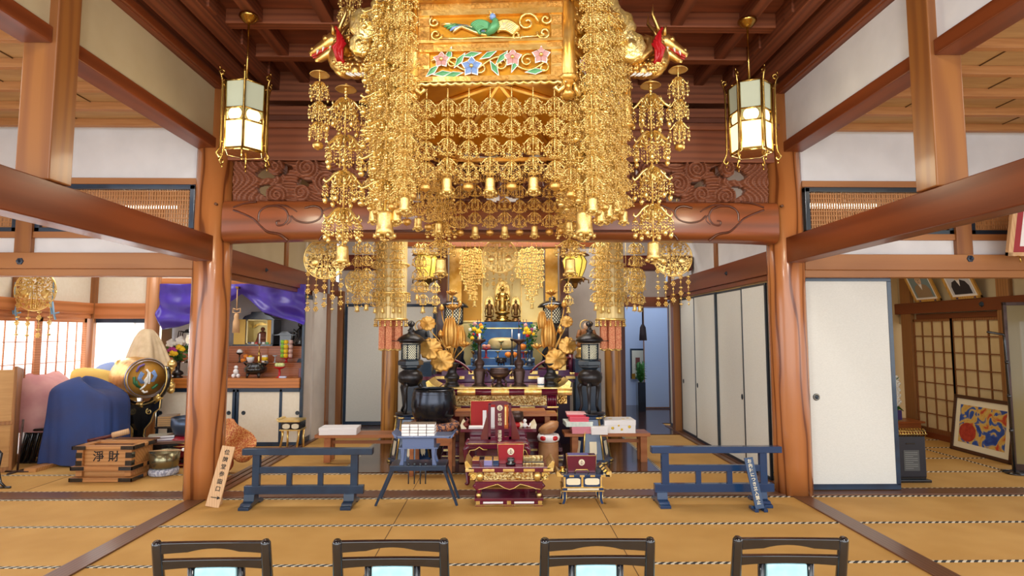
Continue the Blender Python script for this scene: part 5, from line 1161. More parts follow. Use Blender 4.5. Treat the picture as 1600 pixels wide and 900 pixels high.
def archp(a, b2, ya, yb, k=6): 
    x0, x1 = L.x(a), L.x(b2); return [(x0, L.z(yb)), (x1, L.z(yb))]+[(x1-(x1-x0)*i/10, L.z(ya)+(-.022)*(abs(2*i/10-1)**2)*k/6) for i in range(11)]
g = MB(); 
L.bx(g, 763, 767, 630, 687, -.01, .01); L.bx(g, 795, 799, 630, 687, -.01, .01); g.prism([(L.x(763), L.z(632))]+[(L.x(763+36*i/12), L.z(632-6*sin(pi*i/12)**.6)) for i in range(13)]+[(L.x(799), L.z(632))], -.01, .01); L.bx(g, 763, 799, 682, 688, -.01, .01); L.bx(g, 774, 788, 630, 684, -.012, .012); g.build('lattice_board', Mcrim, t, .002)
mbr = mat('brown_red_lacquer', '6e2018', .35, coat=.3)
for sx, q, q2 in ((-1, 763, 751), (1, 799, 812)): MB().prism([(L.x(q), L.z(641)), (L.x(q), L.z(687)), (L.x(q2), L.z(687)), (L.x(q2), L.z(683))], .01, .03).build('side_wing', mbr, t, .002)
crest(t, L.x(781), -.014, L.z(637), .031)
text_mb('勝林山 清蔵寺', .045, TR(L.x(781), -.0145, L.z(649)), vertical=True, pitch=1.0).build('white_lettering', Mcream, t)
L = Lc(765, 7.0); t = T('high_purple_desk', 'purple lacquer desk with upturned ends holding the red sutra cover', 'desk', L.loc)
g = MB(); L.bx(g, 721, 837, 666, 671, -.2, .2); g.build('top', Mcrim, t, .004); g = MB()
for sx, q in ((-1, 722), (1, 836)): x = L.x(q); g.prism([(x+sx*.0, L.z(667)), (x-sx*.06, L.z(666)), (x-sx*.03, L.z(662)), (x+sx*.0, L.z(658)), (x+sx*.01, L.z(660))], -.19, .19)
g.build('upturned_end', Mcream, t, .002)
g = MB(); L.bx(g, 735, 822, 671, 690, -.15, .15); g.build('body', Mcrim, t, .003)
for q in (737, 820):
    for d in (-.15, .15): L.bx(MB(), q-4, q+4, 690, 722, d-.02, d+.02).build('leg', Mcrim, t, .002)
zt_ = at(765, 666, 7.0).z
t = T('red_sutra_cover', 'red cloth sutra cover with gold edge standing on the purple desk', 'sutra cover', (at(763, 645, 6.95).x, 6.98, zt_)); L = Lc(763, 6.95, zt_, 645); M = TR(0, 0, 0, -.12)
g = MB().box(L.x(735), L.x(793), -.008, .008, .01, L.z(627), M=M); g.build('cover', mat('red_cloth', 'a81c1c', .7), t, .012)
g = MB(); g.tube([M @ Vector(q) for q in ((L.x(735), -.01, .01), (L.x(735), -.01, L.z(627)), (L.x(793), -.01, L.z(627)), (L.x(793), -.01, .01), (L.x(735), -.01, .01))], .005, 5); g.build('gold_edge', Mgold2, t)
for i, (q, w, h, m, lb) in enumerate(((757, .022, .2, Mwhite, 'narrow white paper tag leaning on the red sutra cover'), (769, .03, .235, Mwhite, 'tall white paper tag leaning on the red sutra cover'), (790, .03, .26, mat('orange_paper', 'd46a1e', .6), 'orange and gold paper tag at the right of the red sutra cover'))):
    t = T('paper_tag', lb, 'paper tag', (at(q, 650, 6.88).x, 6.9, zt_), 0); M = TR(0, 0, 0, -.1); MB().box(-w, w, -.003, .003, 0, h, M=M).build('sheet', m, t)
    if i == 2: MB().box(-.008, .008, -.006, -.003, .03, h-.02, M=M).build('gold_strip', Mgold2, t)
t = T('folded_paper', 'flat white folded papers on the left of the purple desk', 'papers', (at(745, 664, 6.9).x, 6.86, zt_)); MB().box(-.09, .09, -.05, .05, 0, .025).build('sheet', Mwhite, t, .002)
t = T('red_ornament', 'small dark red wooden ornament at the left end of the purple desk', 'ornament', (at(728, 662, 6.9).x, 6.88, zt_)); g = MB(); g.ball((0, 0, .035), .035, 10, 7); g.tube([(0, 0, .05), (.03, 0, .1), (.0, 0, .12)], [.02, .015, .005], 6); g.build('ornament', mat('dark_red_wood', '6a1c18', .4), t)
# plain shelf table with bowl
L = Lc(800, 7.45); t = T('plain_shelf_table', 'plain pale wooden shelf table behind the nameboard, before the altar', 'table', L.loc)
g = MB(); L.bx(g, 712, 869, 644, 648, -.15, .15); L.bx(g, 712, 852, 640, 644, -.13, .15); g.build('top', Wbench, t, .003)
for q in (722, 855): L.bx(MB(), q-4, q+4, 648, 721, -.05, .05).build('leg', Wbench, t, .003)
zt_ = at(807, 666, 7.0).z
t = T('red_white_cushion', 'small red and white knotted cushion under the brown bowl on the purple desk', 'cushion', (at(807, 662, 6.95).x, 6.95, zt_)); g = MB(); g.lathe([(.05, 0), (.09, .012), (.1, .035), (.08, .06), (.03, .06)], n=20); g.build('cushion', Mredp, t)
g = MB(); [g.ball((.07*cos(a), .07*sin(a), .03), .035, 8, 6) for a in (-pi/2-.7, -pi/2+.7, pi/2)]; g.build('pale_panel', Mcream, t)
t = T('brown_singing_bowl', 'brown lacquered singing bowl on a red and white cushion', 'singing bowl', (at(807, 655, 6.95).x, 6.95, zt_+.058)); MB().lathe([(.03, 0), (.07, .015), (.085, .06), (.08, .12), (.074, .12), (.07, .03), (.001, .02)], n=28).build('bowl', Mbronz2, t)
t = T('white_cat_figurine', 'small white curled figurine at the right end of the purple desk', 'figurine', (at(820, 658, 6.9).x, 6.9, zt_)); g = MB(); g.ball((0, 0, .03), .03, 10, 7); g.ball((.0, 0, .08), .022, 10, 7); g.tube([(.02, 0, .03), (.05, 0, .01), (.07, 0, .05)], .01, 6); g.build('figurine', Mwhite, t)
# ================================================================ wooden fish on its drum stand
L = Lc(857, 7.2); t = T('drum_stool', 'cylindrical wooden stool carrying the wooden fish cushion', 'stool', L.loc); h = L.z(690); MB().lathe([(.12, 0), (.125, .02), (.122, h-.02), (.118, h)], n=32).build('stool', Mfish, t)
t = T('knotted_cushion', 'round white cushion with red oval panels under the wooden fish', 'cushion', (L.loc[0], 7.2, h)); MB().lathe([(.09, 0), (.13, .02), (.14, .055), (.125, .09), (.05, .095)], n=28).build('cushion', Mwhite, t)
g = MB()
for a in (-pi/2-.62, -pi/2+.62, pi/2-.6, pi/2+.6): g.ball((.088*cos(a), .088*sin(a), .055), .062, 12, 8, sz=.62)
g.build('red_panel', Mredp, t)
t = T('wooden_fish', 'carved pale wooden fish drum resting on the red and white cushion', 'wooden fish', (L.loc[0], 7.2, h+.088), -.2)
g = MB(); g.grid(21, 13, lambda u, v: (.125*cos(2*pi*u)*sin(pi*v)-.012*cos(pi*v), .1*sin(2*pi*u)*sin(pi*v), .078-.078*cos(pi*v)*(1+.1*cos(2*pi*u)) + .03*cos(2*pi*u)*sin(pi*v))); g.tube([(.06, -.03, .13), (.1, 0, .14), (.08, .04, .12)], [.02, .03, .015], 8); g.tube([(-.118, -.03, .05), (-.02, -.102, .06), (.11, -.045, .085)], .006, 5); g.build('fish_drum', Mfish, t)
# ================================================================ main altar table
L = Lc(780, 8.0); t = T('altar_table', 'long crimson and gold altar table with carved cloud frieze', 'altar', L.loc)
L.bx(MB(), 674, 884, 603, 606, -.3, .5).build('top', Mcrim, t, .004)
MB().tube([(L.x(672), -.3, L.z(609)), (L.x(886), -.3, L.z(609))], (L.z(604)-L.z(614))/2, 14).build('round_edge', Mcrim, t)
g = MB()
for a, b2 in ((666, 694), (717, 744), (768, 795), (818, 844), (868, 890)): g.tube([(L.x(a), -.3, L.z(609)), (L.x(b2), -.3, L.z(609))], (L.z(604)-L.z(614))/2+.006, 14)
L.bx(g, 672, 890, 602, 604, -.34, -.2)
for sx, q in ((-1, 674), (1, 884)): x = L.x(q); g.prism([(x, L.z(604)), (x-sx*.12, L.z(602)), (x-sx*.05, L.z(598)), (x+sx*.01, L.z(591)), (x+sx*.045, L.z(594)), (x+sx*.03, L.z(602))], -.32, .3)
g.build('gold_fitting', Mgold2, t, .002)
g = MB(); L.bx(g, 700, 868, 612, 636, -.24, .4); g.build('waist', Mcrim, t)
g = MB(); L.bx(g, 711, 852, 615, 630, -.262, -.24)
for i in range(26):
    x = L.x(714+i*5.3); zc = L.z(622.5+2.5*sin(i*1.7)); g.tube([(x+a_, -.266-.01*(i % 2), zc+b_) for a_, b_ in spiral(0, 0, .042, .012, i*1.3, 1.2 if i % 2 else -1.2, 12)], .009, 5)
g.build('carved_frieze', Mrel, t)
g = MB()
for q in (705, 860):
    for k in range(4): g.tube([(L.x(q-5+k*3.4), -.25, L.z(613)), (L.x(q-5+k*3.4), -.262, L.z(622)), (L.x(q-5+k*3.4), -.25, L.z(631))], .017, 8)
g.build('reeded_column', Mcrim, t)
g = MB()
for sx, q in ((-1, 690), (1, 876)):
    for i in range(7): g.tube([(L.x(q)+a_+.02*cos(i*2), -.2-.01*i, L.z(621)+.035*sin(i*2.1)+b_) for a_, b_ in spiral(0, 0, .04, .01, i*1.1, 1.3, 12)], .012, 5)
    L.bx(g, q-7, q+8, 615, 628, -.19, .2)
g.build('carved_nose', Mgold, t)
g = MB(); L.bx(g, 700, 870, 631, 634, -.27, .4); g.build('lower_moulding', Mcrim, t); g = MB()
for a, b2 in ((702, 722), (812, 834), (853, 870)): L.bx(g, a, b2, 631.3, 633.3, -.274, -.2)
g.build('gold_strip', Mgold2, t)
g = MB(); g.tube([(L.x(702), -.1, L.z(647)), (L.x(868), -.1, L.z(647))], (L.z(634)-L.z(660))/2, 16); g.box(L.x(706), L.x(864), -.1, .4, L.z(690), L.z(640)); g.build('rounded_apron', mat('deep_crimson_lacquer', '5a1420', .3, coat=.4), t)
g = MB()
for q in (701, 869): g.tube([(L.x(q-.5), -.1, L.z(647)), (L.x(q+.5), -.1, L.z(647))], (L.z(634)-L.z(660))/2+.008, 16)
g.build('gold_rim', Mgold2, t)
g = MB(); L.bx(g, 704, 866, 686, 694, -.2, .4); L.bx(g, 694, 876, 694, 700, -.26, .45); L.bx(g, 700, 870, 700, 706, -.24, .4); g.box(L.x(692), L.x(878), -.28, .5, 0.012, L.z(704)); g.build('stepped_base', Mcrim, t, .004)
g = MB()
for a in range(696, 876, 26): L.bx(g, a, a+12, 695.5, 698.5, -.265, -.25)
L.bx(g, 694, 876, 705, 706, -.285, -.27); g.build('gold_mount', Mgold2, t)
zA = L.z(603)
# second tier behind
L = Lc(780, 8.75); t = T('rear_altar_tier', 'purple and gold altar tier rising behind the main altar table', 'altar', L.loc)
g = MB(); L.bx(g, 676, 905, 585, 596, -.15, .14); L.bx(g, 690, 890, 578, 586, -.1, .14); g.build('lacquer_tier', mat('purple_lacquer', '4c1f50', .3, coat=.4), t, .003)
g = MB(); zT = L.z(578); g.box(L.x(690), L.x(890), -.1, .14, 0.012, L.z(596)); g.build('core', mat('dark_purple_core', '2c1230', .5), t)
g = MB()
for k in range(8): a = 680+k*29; L.bx(g, a, a+17, 586.5, 591, -.158, -.14)
for k in range(6): a = 700+k*32; L.bx(g, a, a+12, 579, 584, -.108, -.09)
g.build('gold_plate', Mgold2, t, .002)
for sx, q in ((-1, 672), (1, 893)):
    g = MB(); g.lathe([(.035, L.z(585)), (.035, L.z(552)), (.03, L.z(552))], (L.x(q), 0, 0), 14); g.build('newel_post', mat('newel_purple_%d' % q, '5a1c38', .3, coat=.4), t)
    g = MB(); g.lathe([(.045, L.z(587)), (.045, L.z(582))], (L.x(q), 0, 0), 14); g.lathe([(.04, L.z(553)), (.05, L.z(549)), (.045, L.z(545)), (.02, L.z(542)), (.001, L.z(541))], (L.x(q), 0, 0), 14); g.build('gold_cap', Mgold2, t)
    c = L.x(q); g = MB(); g.tube(bez((c, -.02, L.z(560)), (c-sx*.2, -.02, L.z(556)), (c-sx*.45, -.05, L.z(560)), (c-sx*.62, -.1, L.z(582)), 14), .02, 8); g.tube([(c, 0, L.z(572)), (c-sx*.5, -.05, L.z(576))], .014, 6); g.build('curved_handrail', Mcrim, t)
    g = MB(); L.bx(g, q-6-sx*14, q+6-sx*14, 566, 580, -.05, .0); L.bx(g, q-4-sx*30, q+5-sx*30, 566, 580, -.05, .0); g.build('pierced_gold_panel', Mgold2, t, .004)
# blue stepped stand
t = T('blue_offering_steps', 'blue stepped offering stand in the middle of the altar', 'offering stand', (at(785, 570, 9.0).x, 9.0, 0)); L = Lc(785, 9.0)
zs = []
g = MB()
for (Y, pt, pa, pb, d) in ((8.78, 571, 729, 841, .2), (8.98, 559, 735, 836, .2), (9.18, 547, 739, 832, .2), (9.38, 534, 739, 832, .15)):
    q = Lc(785, Y); z = q.z(pt); g.box(q.x(pa), q.x(pb), Y-9, Y-9+.28, (zT+.001 if Y < 8.89 else .012), z-.01); zs.append(z)
g.build('steps', Mbluel, t, .006)
g = MB()
for i, (Y, pt, pa, pb, d) in enumerate(((8.78, 571, 729, 841, .2), (8.98, 559, 735, 836, .2), (9.18, 547, 739, 832, .2))): q = Lc(785, Y); g.box(q.x(pa), q.x(pb), Y-9-.006, Y-9+.02, zs[i]-.014, zs[i])
g.build('pale_step_edge', mat('pale_blue_edge', 'a9c8de', .4), t)
L = Lc(785, 9.5); g = MB(); g.box(L.x(738), L.x(833), .5, .56, .012, L.z(503)); g.build('back_board', Mbluel, t); g = MB(); L.bx(g, 738, 833, 512, 513.5, .49, .5); g.box(0, 0, 0, 0, 0, 0); g.build('gold_line', Mgold2, t)
t = T('folded_cream_cushion', 'cream gold folded cushion lying on the top blue step', 'cushion', (at(785, 535, 9.35).x, 9.33, zs[2])); w = at(808, 540, 9.3).x-at(785, 540, 9.3).x
def cu(u, v): a = 2*pi*u; b2 = pi*v; return (w*1.0*(abs(cos(a))**.6)*(1 if cos(a) > 0 else -1)*sin(b2)**.5, .09*sin(a)*sin(b2)**.5, .1-.1*cos(b2)+.0)
MB().grid(28, 12, cu).build('cushion', mat('cream_gold_silk', 'd9c692', .4, .3, 'c4ab6c', 9), t)
# ================================================================ shrine
L = Lc(785, 9.85); t = T('gilded_shrine', 'gold leaf shrine with pale gold back panels and patterned gold pillars', 'shrine', L.loc); zF = L.z(503)
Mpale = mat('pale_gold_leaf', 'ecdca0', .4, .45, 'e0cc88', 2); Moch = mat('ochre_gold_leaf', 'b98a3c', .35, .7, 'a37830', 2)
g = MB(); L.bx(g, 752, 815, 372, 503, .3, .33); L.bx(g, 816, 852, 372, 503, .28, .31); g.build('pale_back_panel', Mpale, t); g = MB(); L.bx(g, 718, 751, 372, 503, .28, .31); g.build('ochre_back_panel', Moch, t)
[L.bx(MB(), qa, qa+20, 372, 560, -.05, .03).build('gold_side_pillar', Mgoldp, t, .004) for qa in (700, 853)]
g = MB(); L.bx(g, 750.5, 752, 380, 503, .25, .34); L.bx(g, 815, 816.5, 380, 503, .25, .34); L.bx(g, 720, 852, 501, 505, -.1, .3); g.build('white_gold_edge', Mgold2, t)
g = MB(); g.box(L.x(700), L.x(873), -.1, .34, .012, zF-.01); g.build('shrine_base', Mpale, t)
g = MB(); L.bx(g, 700, 873, 370, 384, -.08, .3)
for k in range(9): a = 722+k*15; g.tube([(L.x(a), -.1, L.z(384)), (L.x(a+7), -.1, L.z(392)), (L.x(a+15), -.1, L.z(384))], .02, 5)
g.build('carved_head_frieze', Mgold, t)
mdp = mat('dark_brown_red_lacquer', '4a1e18', .3, coat=.4); [MB().box(L.x(qa), L.x(qb), -.3, -.15, .012, L.z(370)).build('dark_post', mdp, t, .006) for qa, qb in ((684, 699), (874, 887))]
L.bx(MB(), 684, 887, 360, 372, -.3, .3).build('lintel', mat('lintel_dark_lacquer', '5a2a1a', .35, coat=.3), t, .004)
def buddha(label, px, pb, pt, Y, z0, m, halo=True, w=1.0):
    L = Lc(px, Y, z0, pb); h = L.z(pt); s = h; t = T('buddha_statue', label, 'statue', (L.loc[0], Y, z0))
    g = MB(); g.lathe([(.2*s*w, 0), (.21*s*w, .04*s), (.13*s*w, .07*s), (.16*s*w, .11*s), (.1*s*w, .14*s), (.1*s*w, .16*s), (.19*s*w, .2*s), (.17*s*w, .24*s), (.08*s*w, .25*s)], n=20); g.build('lotus_pedestal', m, t)
    g = MB(); g.lathe([(.07*s*w, .24*s), (.1*s*w, .3*s), (.085*s*w, .42*s), (.095*s*w, .55*s), (.11*s*w, .66*s), (.05*s*w, .72*s), (.03*s*w, .74*s)], n=16, sy=.7); g.ball((0, 0, .79*s), .058*s, 12, 9); g.ball((0, 0, .85*s), .03*s, 8, 6)
    for sx in (-1, 1): g.tube([(sx*.1*s*w, 0, .66*s), (sx*.15*s*w, -.02, .52*s), (sx*.06*s*w, -.06*s, .5*s)], [.035*s, .03*s, .02*s], 8); g.tube([(sx*.1*s*w, .01, .62*s), (sx*.17*s*w, .01, .4*s), (sx*.14*s*w, 0, .26*s)], [.02*s, .025*s, .015*s], 6)
    g.build('figure', m, t)
    if halo:
        g = MB(); o = [(.17*s*w*sin(2*pi*i/32)*(1+.2*cos(2*pi*i/32)), .05, .62*s-.36*s*cos(2*pi*i/32)*-1) for i in range(33)]; g.tube(o, .014*s, 6)
        for i in range(0, 32): p = Vector(o[i]); c = Vector((0, .05, .6*s)); g.tube([p, c+(p-c)*1.12], [.014*s, .003], 4)
        g.add([p for p in o[:-1]], [tuple(range(32))]); g.build('halo', Mgold2, t)
    return t
zp = zF+.03
buddha('central standing golden statue with tall halo on a lotus in the shrine', 785, 500, 437, 9.75, zF, Mbrass, True, 1.0)
buddha('left small attendant statue beside the central statue', 764.5, 500, 463, 9.72, zF, mat('aged_bronze_gold', '7a5a34', .4, .8), True, 1.0)
buddha('right small attendant statue beside the central statue', 806, 500, 463, 9.72, zF, bpy.data.materials['aged_bronze_gold'], True, 1.0)
# ================================================================ objects on the altar
def candlestick(label, px, pb, pt, Y, z0, m, candle=None, s=1.0, grp=None):
    L = Lc(px, Y, z0, pb); h = L.z(pt); t = T('candlestick', label, 'candlestick', (L.loc[0], Y, z0), 0, grp); w = h*s
    MB().lathe([(.16*w, 0), (.165*w, .02*h), (.11*w, .06*h), (.1*w, .1*h), (.13*w, .3*h), (.12*w, .36*h), (.07*w, .4*h), (.11*w, .47*h), (.1*w, .53*h), (.045*w, .58*h), (.035*w, .88*h), (.04*w, .9*h), (.13*w, .96*h), (.135*w, h), (.02*w, .98*h)], n=24).build('stick', m, t)
    if candle: MB().lathe([(candle[0], h*.98), (candle[0], h*.98+candle[1]), (.001, h*.98+candle[1])], n=12).build('candle', Mwhite, t)
    return t
candlestick('tall bronze candlestick with short white candle, left of the footed censer', 749, 602, 530, 7.9, zA, Mbronz2, (.014, .09))
candlestick('tall bronze candlestick with short white candle, right of the footed censer', 811, 602, 530, 7.9, zA, Mbronz2, (.014, .09))
L = Lc(780, 7.85, zA, 595); t = T('footed_censer', 'brown bronze footed censer bowl with handles in the middle of the altar', 'censer', (L.loc[0], 7.85, zA)); r = .135; h = L.z(576)
g = MB(); g.lathe([(r*.5, 0), (r*.55, .01), (r*.25, .05), (r*.22, .1), (r*.7, .13), (r, .17), (r*1.03, .21), (r*.9, .235), (r*.95, .25), (r*.88, .25), (r*.8, .2), (.001, .18)], n=32)
for sx in (-1, 1): g.tube([(sx*r*.98, 0, .2), (sx*r*1.3, 0, .24), (sx*r*1.4, 0, .2), (sx*r*1.2, 0, .17), (sx*r*1.25, 0, .13)], [.012, .018, .016, .012, .006], 6)
for a in (-2.2, -.9, 1.57): g.tube([(r*.6*cos(a), r*.6*sin(a), .13), (r*1.1*cos(a), r*1.1*sin(a), .08), (r*1.05*cos(a), r*1.05*sin(a), 0)], [.02, .012, .014], 6)
g.build('censer', Mbronz2, t)
Mglf = mat('lotus_gold_leaf', 'e2b468', .42, .85, 'd0994a', 8, .1, 40)
def lotus(label, px, Y, z0, pyb, spec, mir=1):
    t = T('golden_lotus_vase', label, 'altar flowers', (at(px, pyb, Y).x, Y, z0)); L = Lc(px, Y, z0, pyb); u = Y/900
    MB().lathe([(.1, 0), (.105, .02), (.085, .05), (.075, .08), (.1, .11), (.105, .14), (.075, .17), (.06, .2), (.065, .25), (.1, .31), (.105, .32), (.09, .315), (.04, .25), (.001, .24)], n=28).build('vase', Mbronze, t)
    for kind, dx, py, sz in spec:
        x = dx*u*mir; z = L.z(py); r = sz*u; d = -.03-.03*(abs(dx) % 3)
        g = MB(); g.tube(bez((0, 0, .25), (x*.1, d*.5, .25+(z-.25)*.6), (x*.8 if abs(dx) > 14 else x, d, z-.35*abs(z-.3)), (x, d, z), 12), .008, 5); st = g.build('stem', Mgoldp, t)
        if kind == 'leaf':
            def lf(a_, b_, r=r, x=x, z=z, d=d):
                th = 2*pi*a_; rr = r*b_*(1+.06*cos(11*th)); return (x+rr*cos(th), d-.02-.25*r*(1-b_)**2+.03*r*cos(11*th)*b_+.12*r*b_*cos(2*th), z+rr*sin(th)*.92+.02)
            MB().grid(56, 7, lf).build('lotus_leaf', Mglf, st, solid=.004)
        elif kind == 'flower':
            g = MB()
            for ring, (n, rr, hh) in enumerate(((8, 1.0, .7), (6, .6, .9))):
                for k in range(n):
                    a = 2*pi*k/n+ring*.4; c, s_ = cos(a), sin(a); vs = []
                    for vv in range(5):
                        q = vv/4; rad = r*rr*sin(q*1.7)*.95; zz_ = r*hh*q*1.1; wd = r*.42*sin(pi*min(q*.9+.12, 1)); vs += [(x+c*rad-s_*wd, d+s_*rad+c*wd, z+zz_), (x+c*rad*1.12, d+s_*rad*1.12, z+zz_-.05*r), (x+c*rad+s_*wd, d+s_*rad-c*wd, z+zz_)]
                    g.add(vs, [(i*3+j, i*3+j+1, i*3+j+4, i*3+j+3) for i in range(4) for j in range(2)], 0, True)
            g.build('lotus_flower', Mglf, st, solid=.003)
        elif kind == 'bud':
            MB().lathe([(.001, 0), (r*.7, r*.4), (r*.9, r*1.0), (r*.6, r*1.9), (.001, r*2.6)], (x, d, z), 12).build('lotus_bud', Mglf, st)
        elif kind == 'fold':
            def ff(a_, b_, r=r, x=x, z=z, d=d): q = 2*a_-1; wv = 1+.12*cos(9*pi*a_)*b_; return (x+r*.75*q*(.35+.65*sin(pi*(.15+.7*b_)))*(1.1-.2*b_), d-.04*r*cos(9*pi*a_)-.55*r*(1-q*q)*sin(pi*(.2+.6*b_)), z+r*1.3*(2*b_-1)*wv-.25*r*q*q)
            MB().grid(37, 15, ff).build('folded_lotus_leaf', Mglf, st, solid=.004)
    return t
lsp = [('fold', -2, 518, 17), ('flower', 0, 462, 9), ('flower', 1, 485, 10), ('bud', -16, 487, 4.5), ('leaf', -37, 508, 12), ('bud', -17, 528, 5), ('leaf', -32, 547, 18), ('leaf', -14, 565, 18), ('flower', 20, 542, 9), ('bud', 12, 480, 4), ('fold', 13, 525, 12), ('leaf', -5, 540, 7)]
lotus('golden lotus arrangement in a bronze vase on the left of the altar', 706, 7.85, zA, 600, lsp, 1)
rsp = [('fold', -4, 520, 16), ('flower', 1, 462, 9), ('flower', 1, 485, 10), ('bud', 20, 482, 5), ('leaf', 24, 505, 10), ('bud', 14, 522, 5), ('leaf', 25, 542, 14), ('leaf', 7, 563, 17), ('flower', -22, 545, 9), ('fold', -14, 500, 10)]
lotus('golden lotus arrangement in a bronze vase on the right of the altar', 861, 7.85, zA, 600, rsp, 1)
t = T('tea_cup', 'white porcelain cup with blue pattern at the right of the altar', 'cup', (at(845, 598, 7.8).x, 7.78, zA)); MB().lathe([(.035, 0), (.045, .01), (.046, .13), (.042, .13), (.04, .02), (.001, .02)], n=24).build('cup', Mwhite, t); g = MB(); g.lathe([(.0465, .03), (.0468, .05)], n=24); g.ball((0, -.04, .045), .012, 6, 4); g.build('blue_pattern', mat('indigo_glaze', '4a6a88', .3), t)
t = T('low_bronze_pot', 'low bronze pot behind the white cup on the altar', 'pot', (at(866, 598, 8.1).x, 8.1, zA)); MB().lathe([(.07, 0), (.05, .03), (.1, .07), (.11, .12), (.08, .14)], n=24).build('pot', Mbronz2, t)
# flowers in navy vases
def bouquet(label, px, Y, z0, pb, pneck, ptop, cols, leafy=1.0, vm=Mblack, R=.16, vr=.05):
    L = Lc(px, Y, z0, pb); hn = L.z(pneck); ht = L.z(ptop); t = T('flower_vase', label, 'flower vase', (L.loc[0], Y, z0))
    MB().lathe([(vr*1.2, 0), (vr*1.3, .01), (vr*.8, hn*.12), (vr*1.4, hn*.22), (vr*1.2, hn*.34), (vr*.5, hn*.45), (vr*.55, hn*.85), (vr*.95, hn), (vr*.85, hn*.99), (.001, hn*.8)], n=20).build('vase', vm, t)
    g = MB(); rnd = random.Random(px)
    for i in range(int(110*leafy)):
        a = rnd.uniform(0, 2*pi); q = rnd.random(); rr = R*sqrt(rnd.random())*(.35+.65*q); zc = hn+(ht-hn)*(q*.85); c = Vector((rr*cos(a), rr*sin(a)*.8, zc)); d = Vector((rnd.uniform(-1, 1), rnd.uniform(-1, 1), rnd.uniform(-.2, 1))).normalized()*.04; n = d.cross(Vector((rnd.uniform(-1, 1), rnd.uniform(-1, 1), .3))).normalized()*.014
        g.add([c-d, c+n, c+d, c-n], [(0, 1, 2, 3)])
    for i in range(8): a = 2*pi*i/8; g.tube([(0, 0, hn*.8), (R*.5*cos(a), R*.4*sin(a), ht*.85)], .004, 4)
    g.build('foliage', Mleaf, t)
    for nm, m, lst in cols:
        g = MB()
        for (dx, py, r) in lst:
            x, z = dx*Y/900, L.z(py)
            for k in range(14):
                a = 2.4*k; rr = r*(.25+.75*k/14); g.ball((x+rr*cos(a)*.8, -R*.55-.3*r*(1-k/14), z+rr*sin(a)*.8), r*.3, 5, 4)
            g.ball((x, -R*.5, z), r*.75, 8, 6)
        g.build(nm, m, t)
    return t
cz = [('yellow_flowers', Myel, [(-3, 514, .04), (4, 518, .05), (8, 511, .035), (-6, 528, .035), (5, 528, .03)]), ('red_flowers', Mredp, [(3, 523, .028), (-4, 522, .022)]), ('white_flowers', Mwhp, [(-9, 515, .03)]), ('pink_flowers', Mppink, [(-2, 506, .035)]), ('orange_flowers', Mora, [(7, 508, .035)])]
bouquet('bright mixed flowers in a dark vase on the left of the blue steps', 744, 8.7, zs[0], 570, 547, 500, cz, 1.1, Mnavy, .17)
cz = [('yellow_flowers', Myel, [(-6, 514, .045), (-2, 519, .05), (5, 522, .03), (-9, 520, .03)]), ('red_flowers', Mredp, [(-4, 524, .035), (2, 520, .025)]), ('magenta_flowers', Mmag, [(2, 515, .03)]), ('white_flowers', Mwhp, [(7, 513, .03)]), ('pink_flowers', Mppink, [(-7, 508, .035)])]
bouquet('bright mixed flowers in a dark vase on the right of the blue steps', 828, 8.7, zs[0], 570, 547, 500, cz, 1.1, Mnavy, .17)
def footed(label, px, pb, pt, Y, z0, m, items=None, r=None, name='footed_dish', cat='dish'):
    L = Lc(px, Y, z0, pb); h = L.z(pt); r = r or .8*h; t = T(name, label, cat, (L.loc[0], Y, z0)); MB().lathe([(r*.6, 0), (r*.55, .02*h), (r*.16, .15*h), (r*.2, .45*h), (r*.14, .75*h), (r*.7, .88*h), (r, h), (r*.95, h*1.01), (.001, h*.9)], n=22).build('dish', m, t)
    return t, L, h
def fruit(label, x, y, z, r, m=Mora, nm='orange', cat='orange', grp=None): 
    t = T(nm, label, cat, (x, y, z), 0, grp); MB().lathe([(.001, 0), (r*.6, r*.12), (r, r*.85), (r*.85, r*1.4), (r*.3, r*1.66), (.001, r*1.6)], n=16).build('fruit', m, t); MB().lathe([(r*.12, 0), (.001, r*.12)], (0, 0, r*1.6), 6).build('stem', Mleaf, t)
t, L, h = footed('red lacquer footed dish with sweets on the left of the blue steps', 759.5, 557, 544, 8.9, zs[1], Mred, None, .09)
fruit('pinkish bun on the red footed dish, left', L.o.x-.03, 8.88, zs[1]+h, .035, mat('pale_pink_bun', 'd89a84', .6), 'sweet_bun', 'bun'); fruit('pinkish bun on the red footed dish, right', L.o.x+.035, 8.9, zs[1]+h, .035, bpy.data.materials['pale_pink_bun'], 'sweet_bun', 'bun')
fruit('large orange at the left of the pair on the middle blue step', at(794, 556, 8.9).x, 8.95, zs[1], .055); fruit('large orange at the right of the pair on the middle blue step', at(803, 556, 8.9).x, 8.93, zs[1], .055)
fruit('orange high at the right, beside the right flowers', at(817, 545, 9.1).x, 9.12, zs[2], .06)
t, L, h = footed('red lacquer footed dish half hidden by the right candlestick', 818, 557, 550, 8.9, zs[1], Mred, None, .07)
def burner(label, px, pb, pt, Y, z0, m, s=1):
    L = Lc(px, Y, z0, pb); h = L.z(pt)*s; r = h*.75; t = T('incense_burner', label, 'incense burner', (L.loc[0], Y, z0)); g = MB(); g.lathe([(r*.5, h*.22), (r*.95, h*.4), (r, h*.65), (r*.75, h*.85), (r*.9, h), (r*.8, h), (r*.6, h*.85), (.001, h*.7)], n=24)
    for a in (-2.3, -.8, 1.57): g.tube([(r*.7*cos(a), r*.7*sin(a), h*.35), (r*.8*cos(a), r*.8*sin(a), 0)], [r*.18, r*.1], 6)
    for sx in (-1, 1): g.tube([(sx*r*.85, 0, h*.85), (sx*r*1.15, 0, h*1.05), (sx*r*.8, 0, h*1.1)], r*.09, 6)
    g.build('burner', m, t)
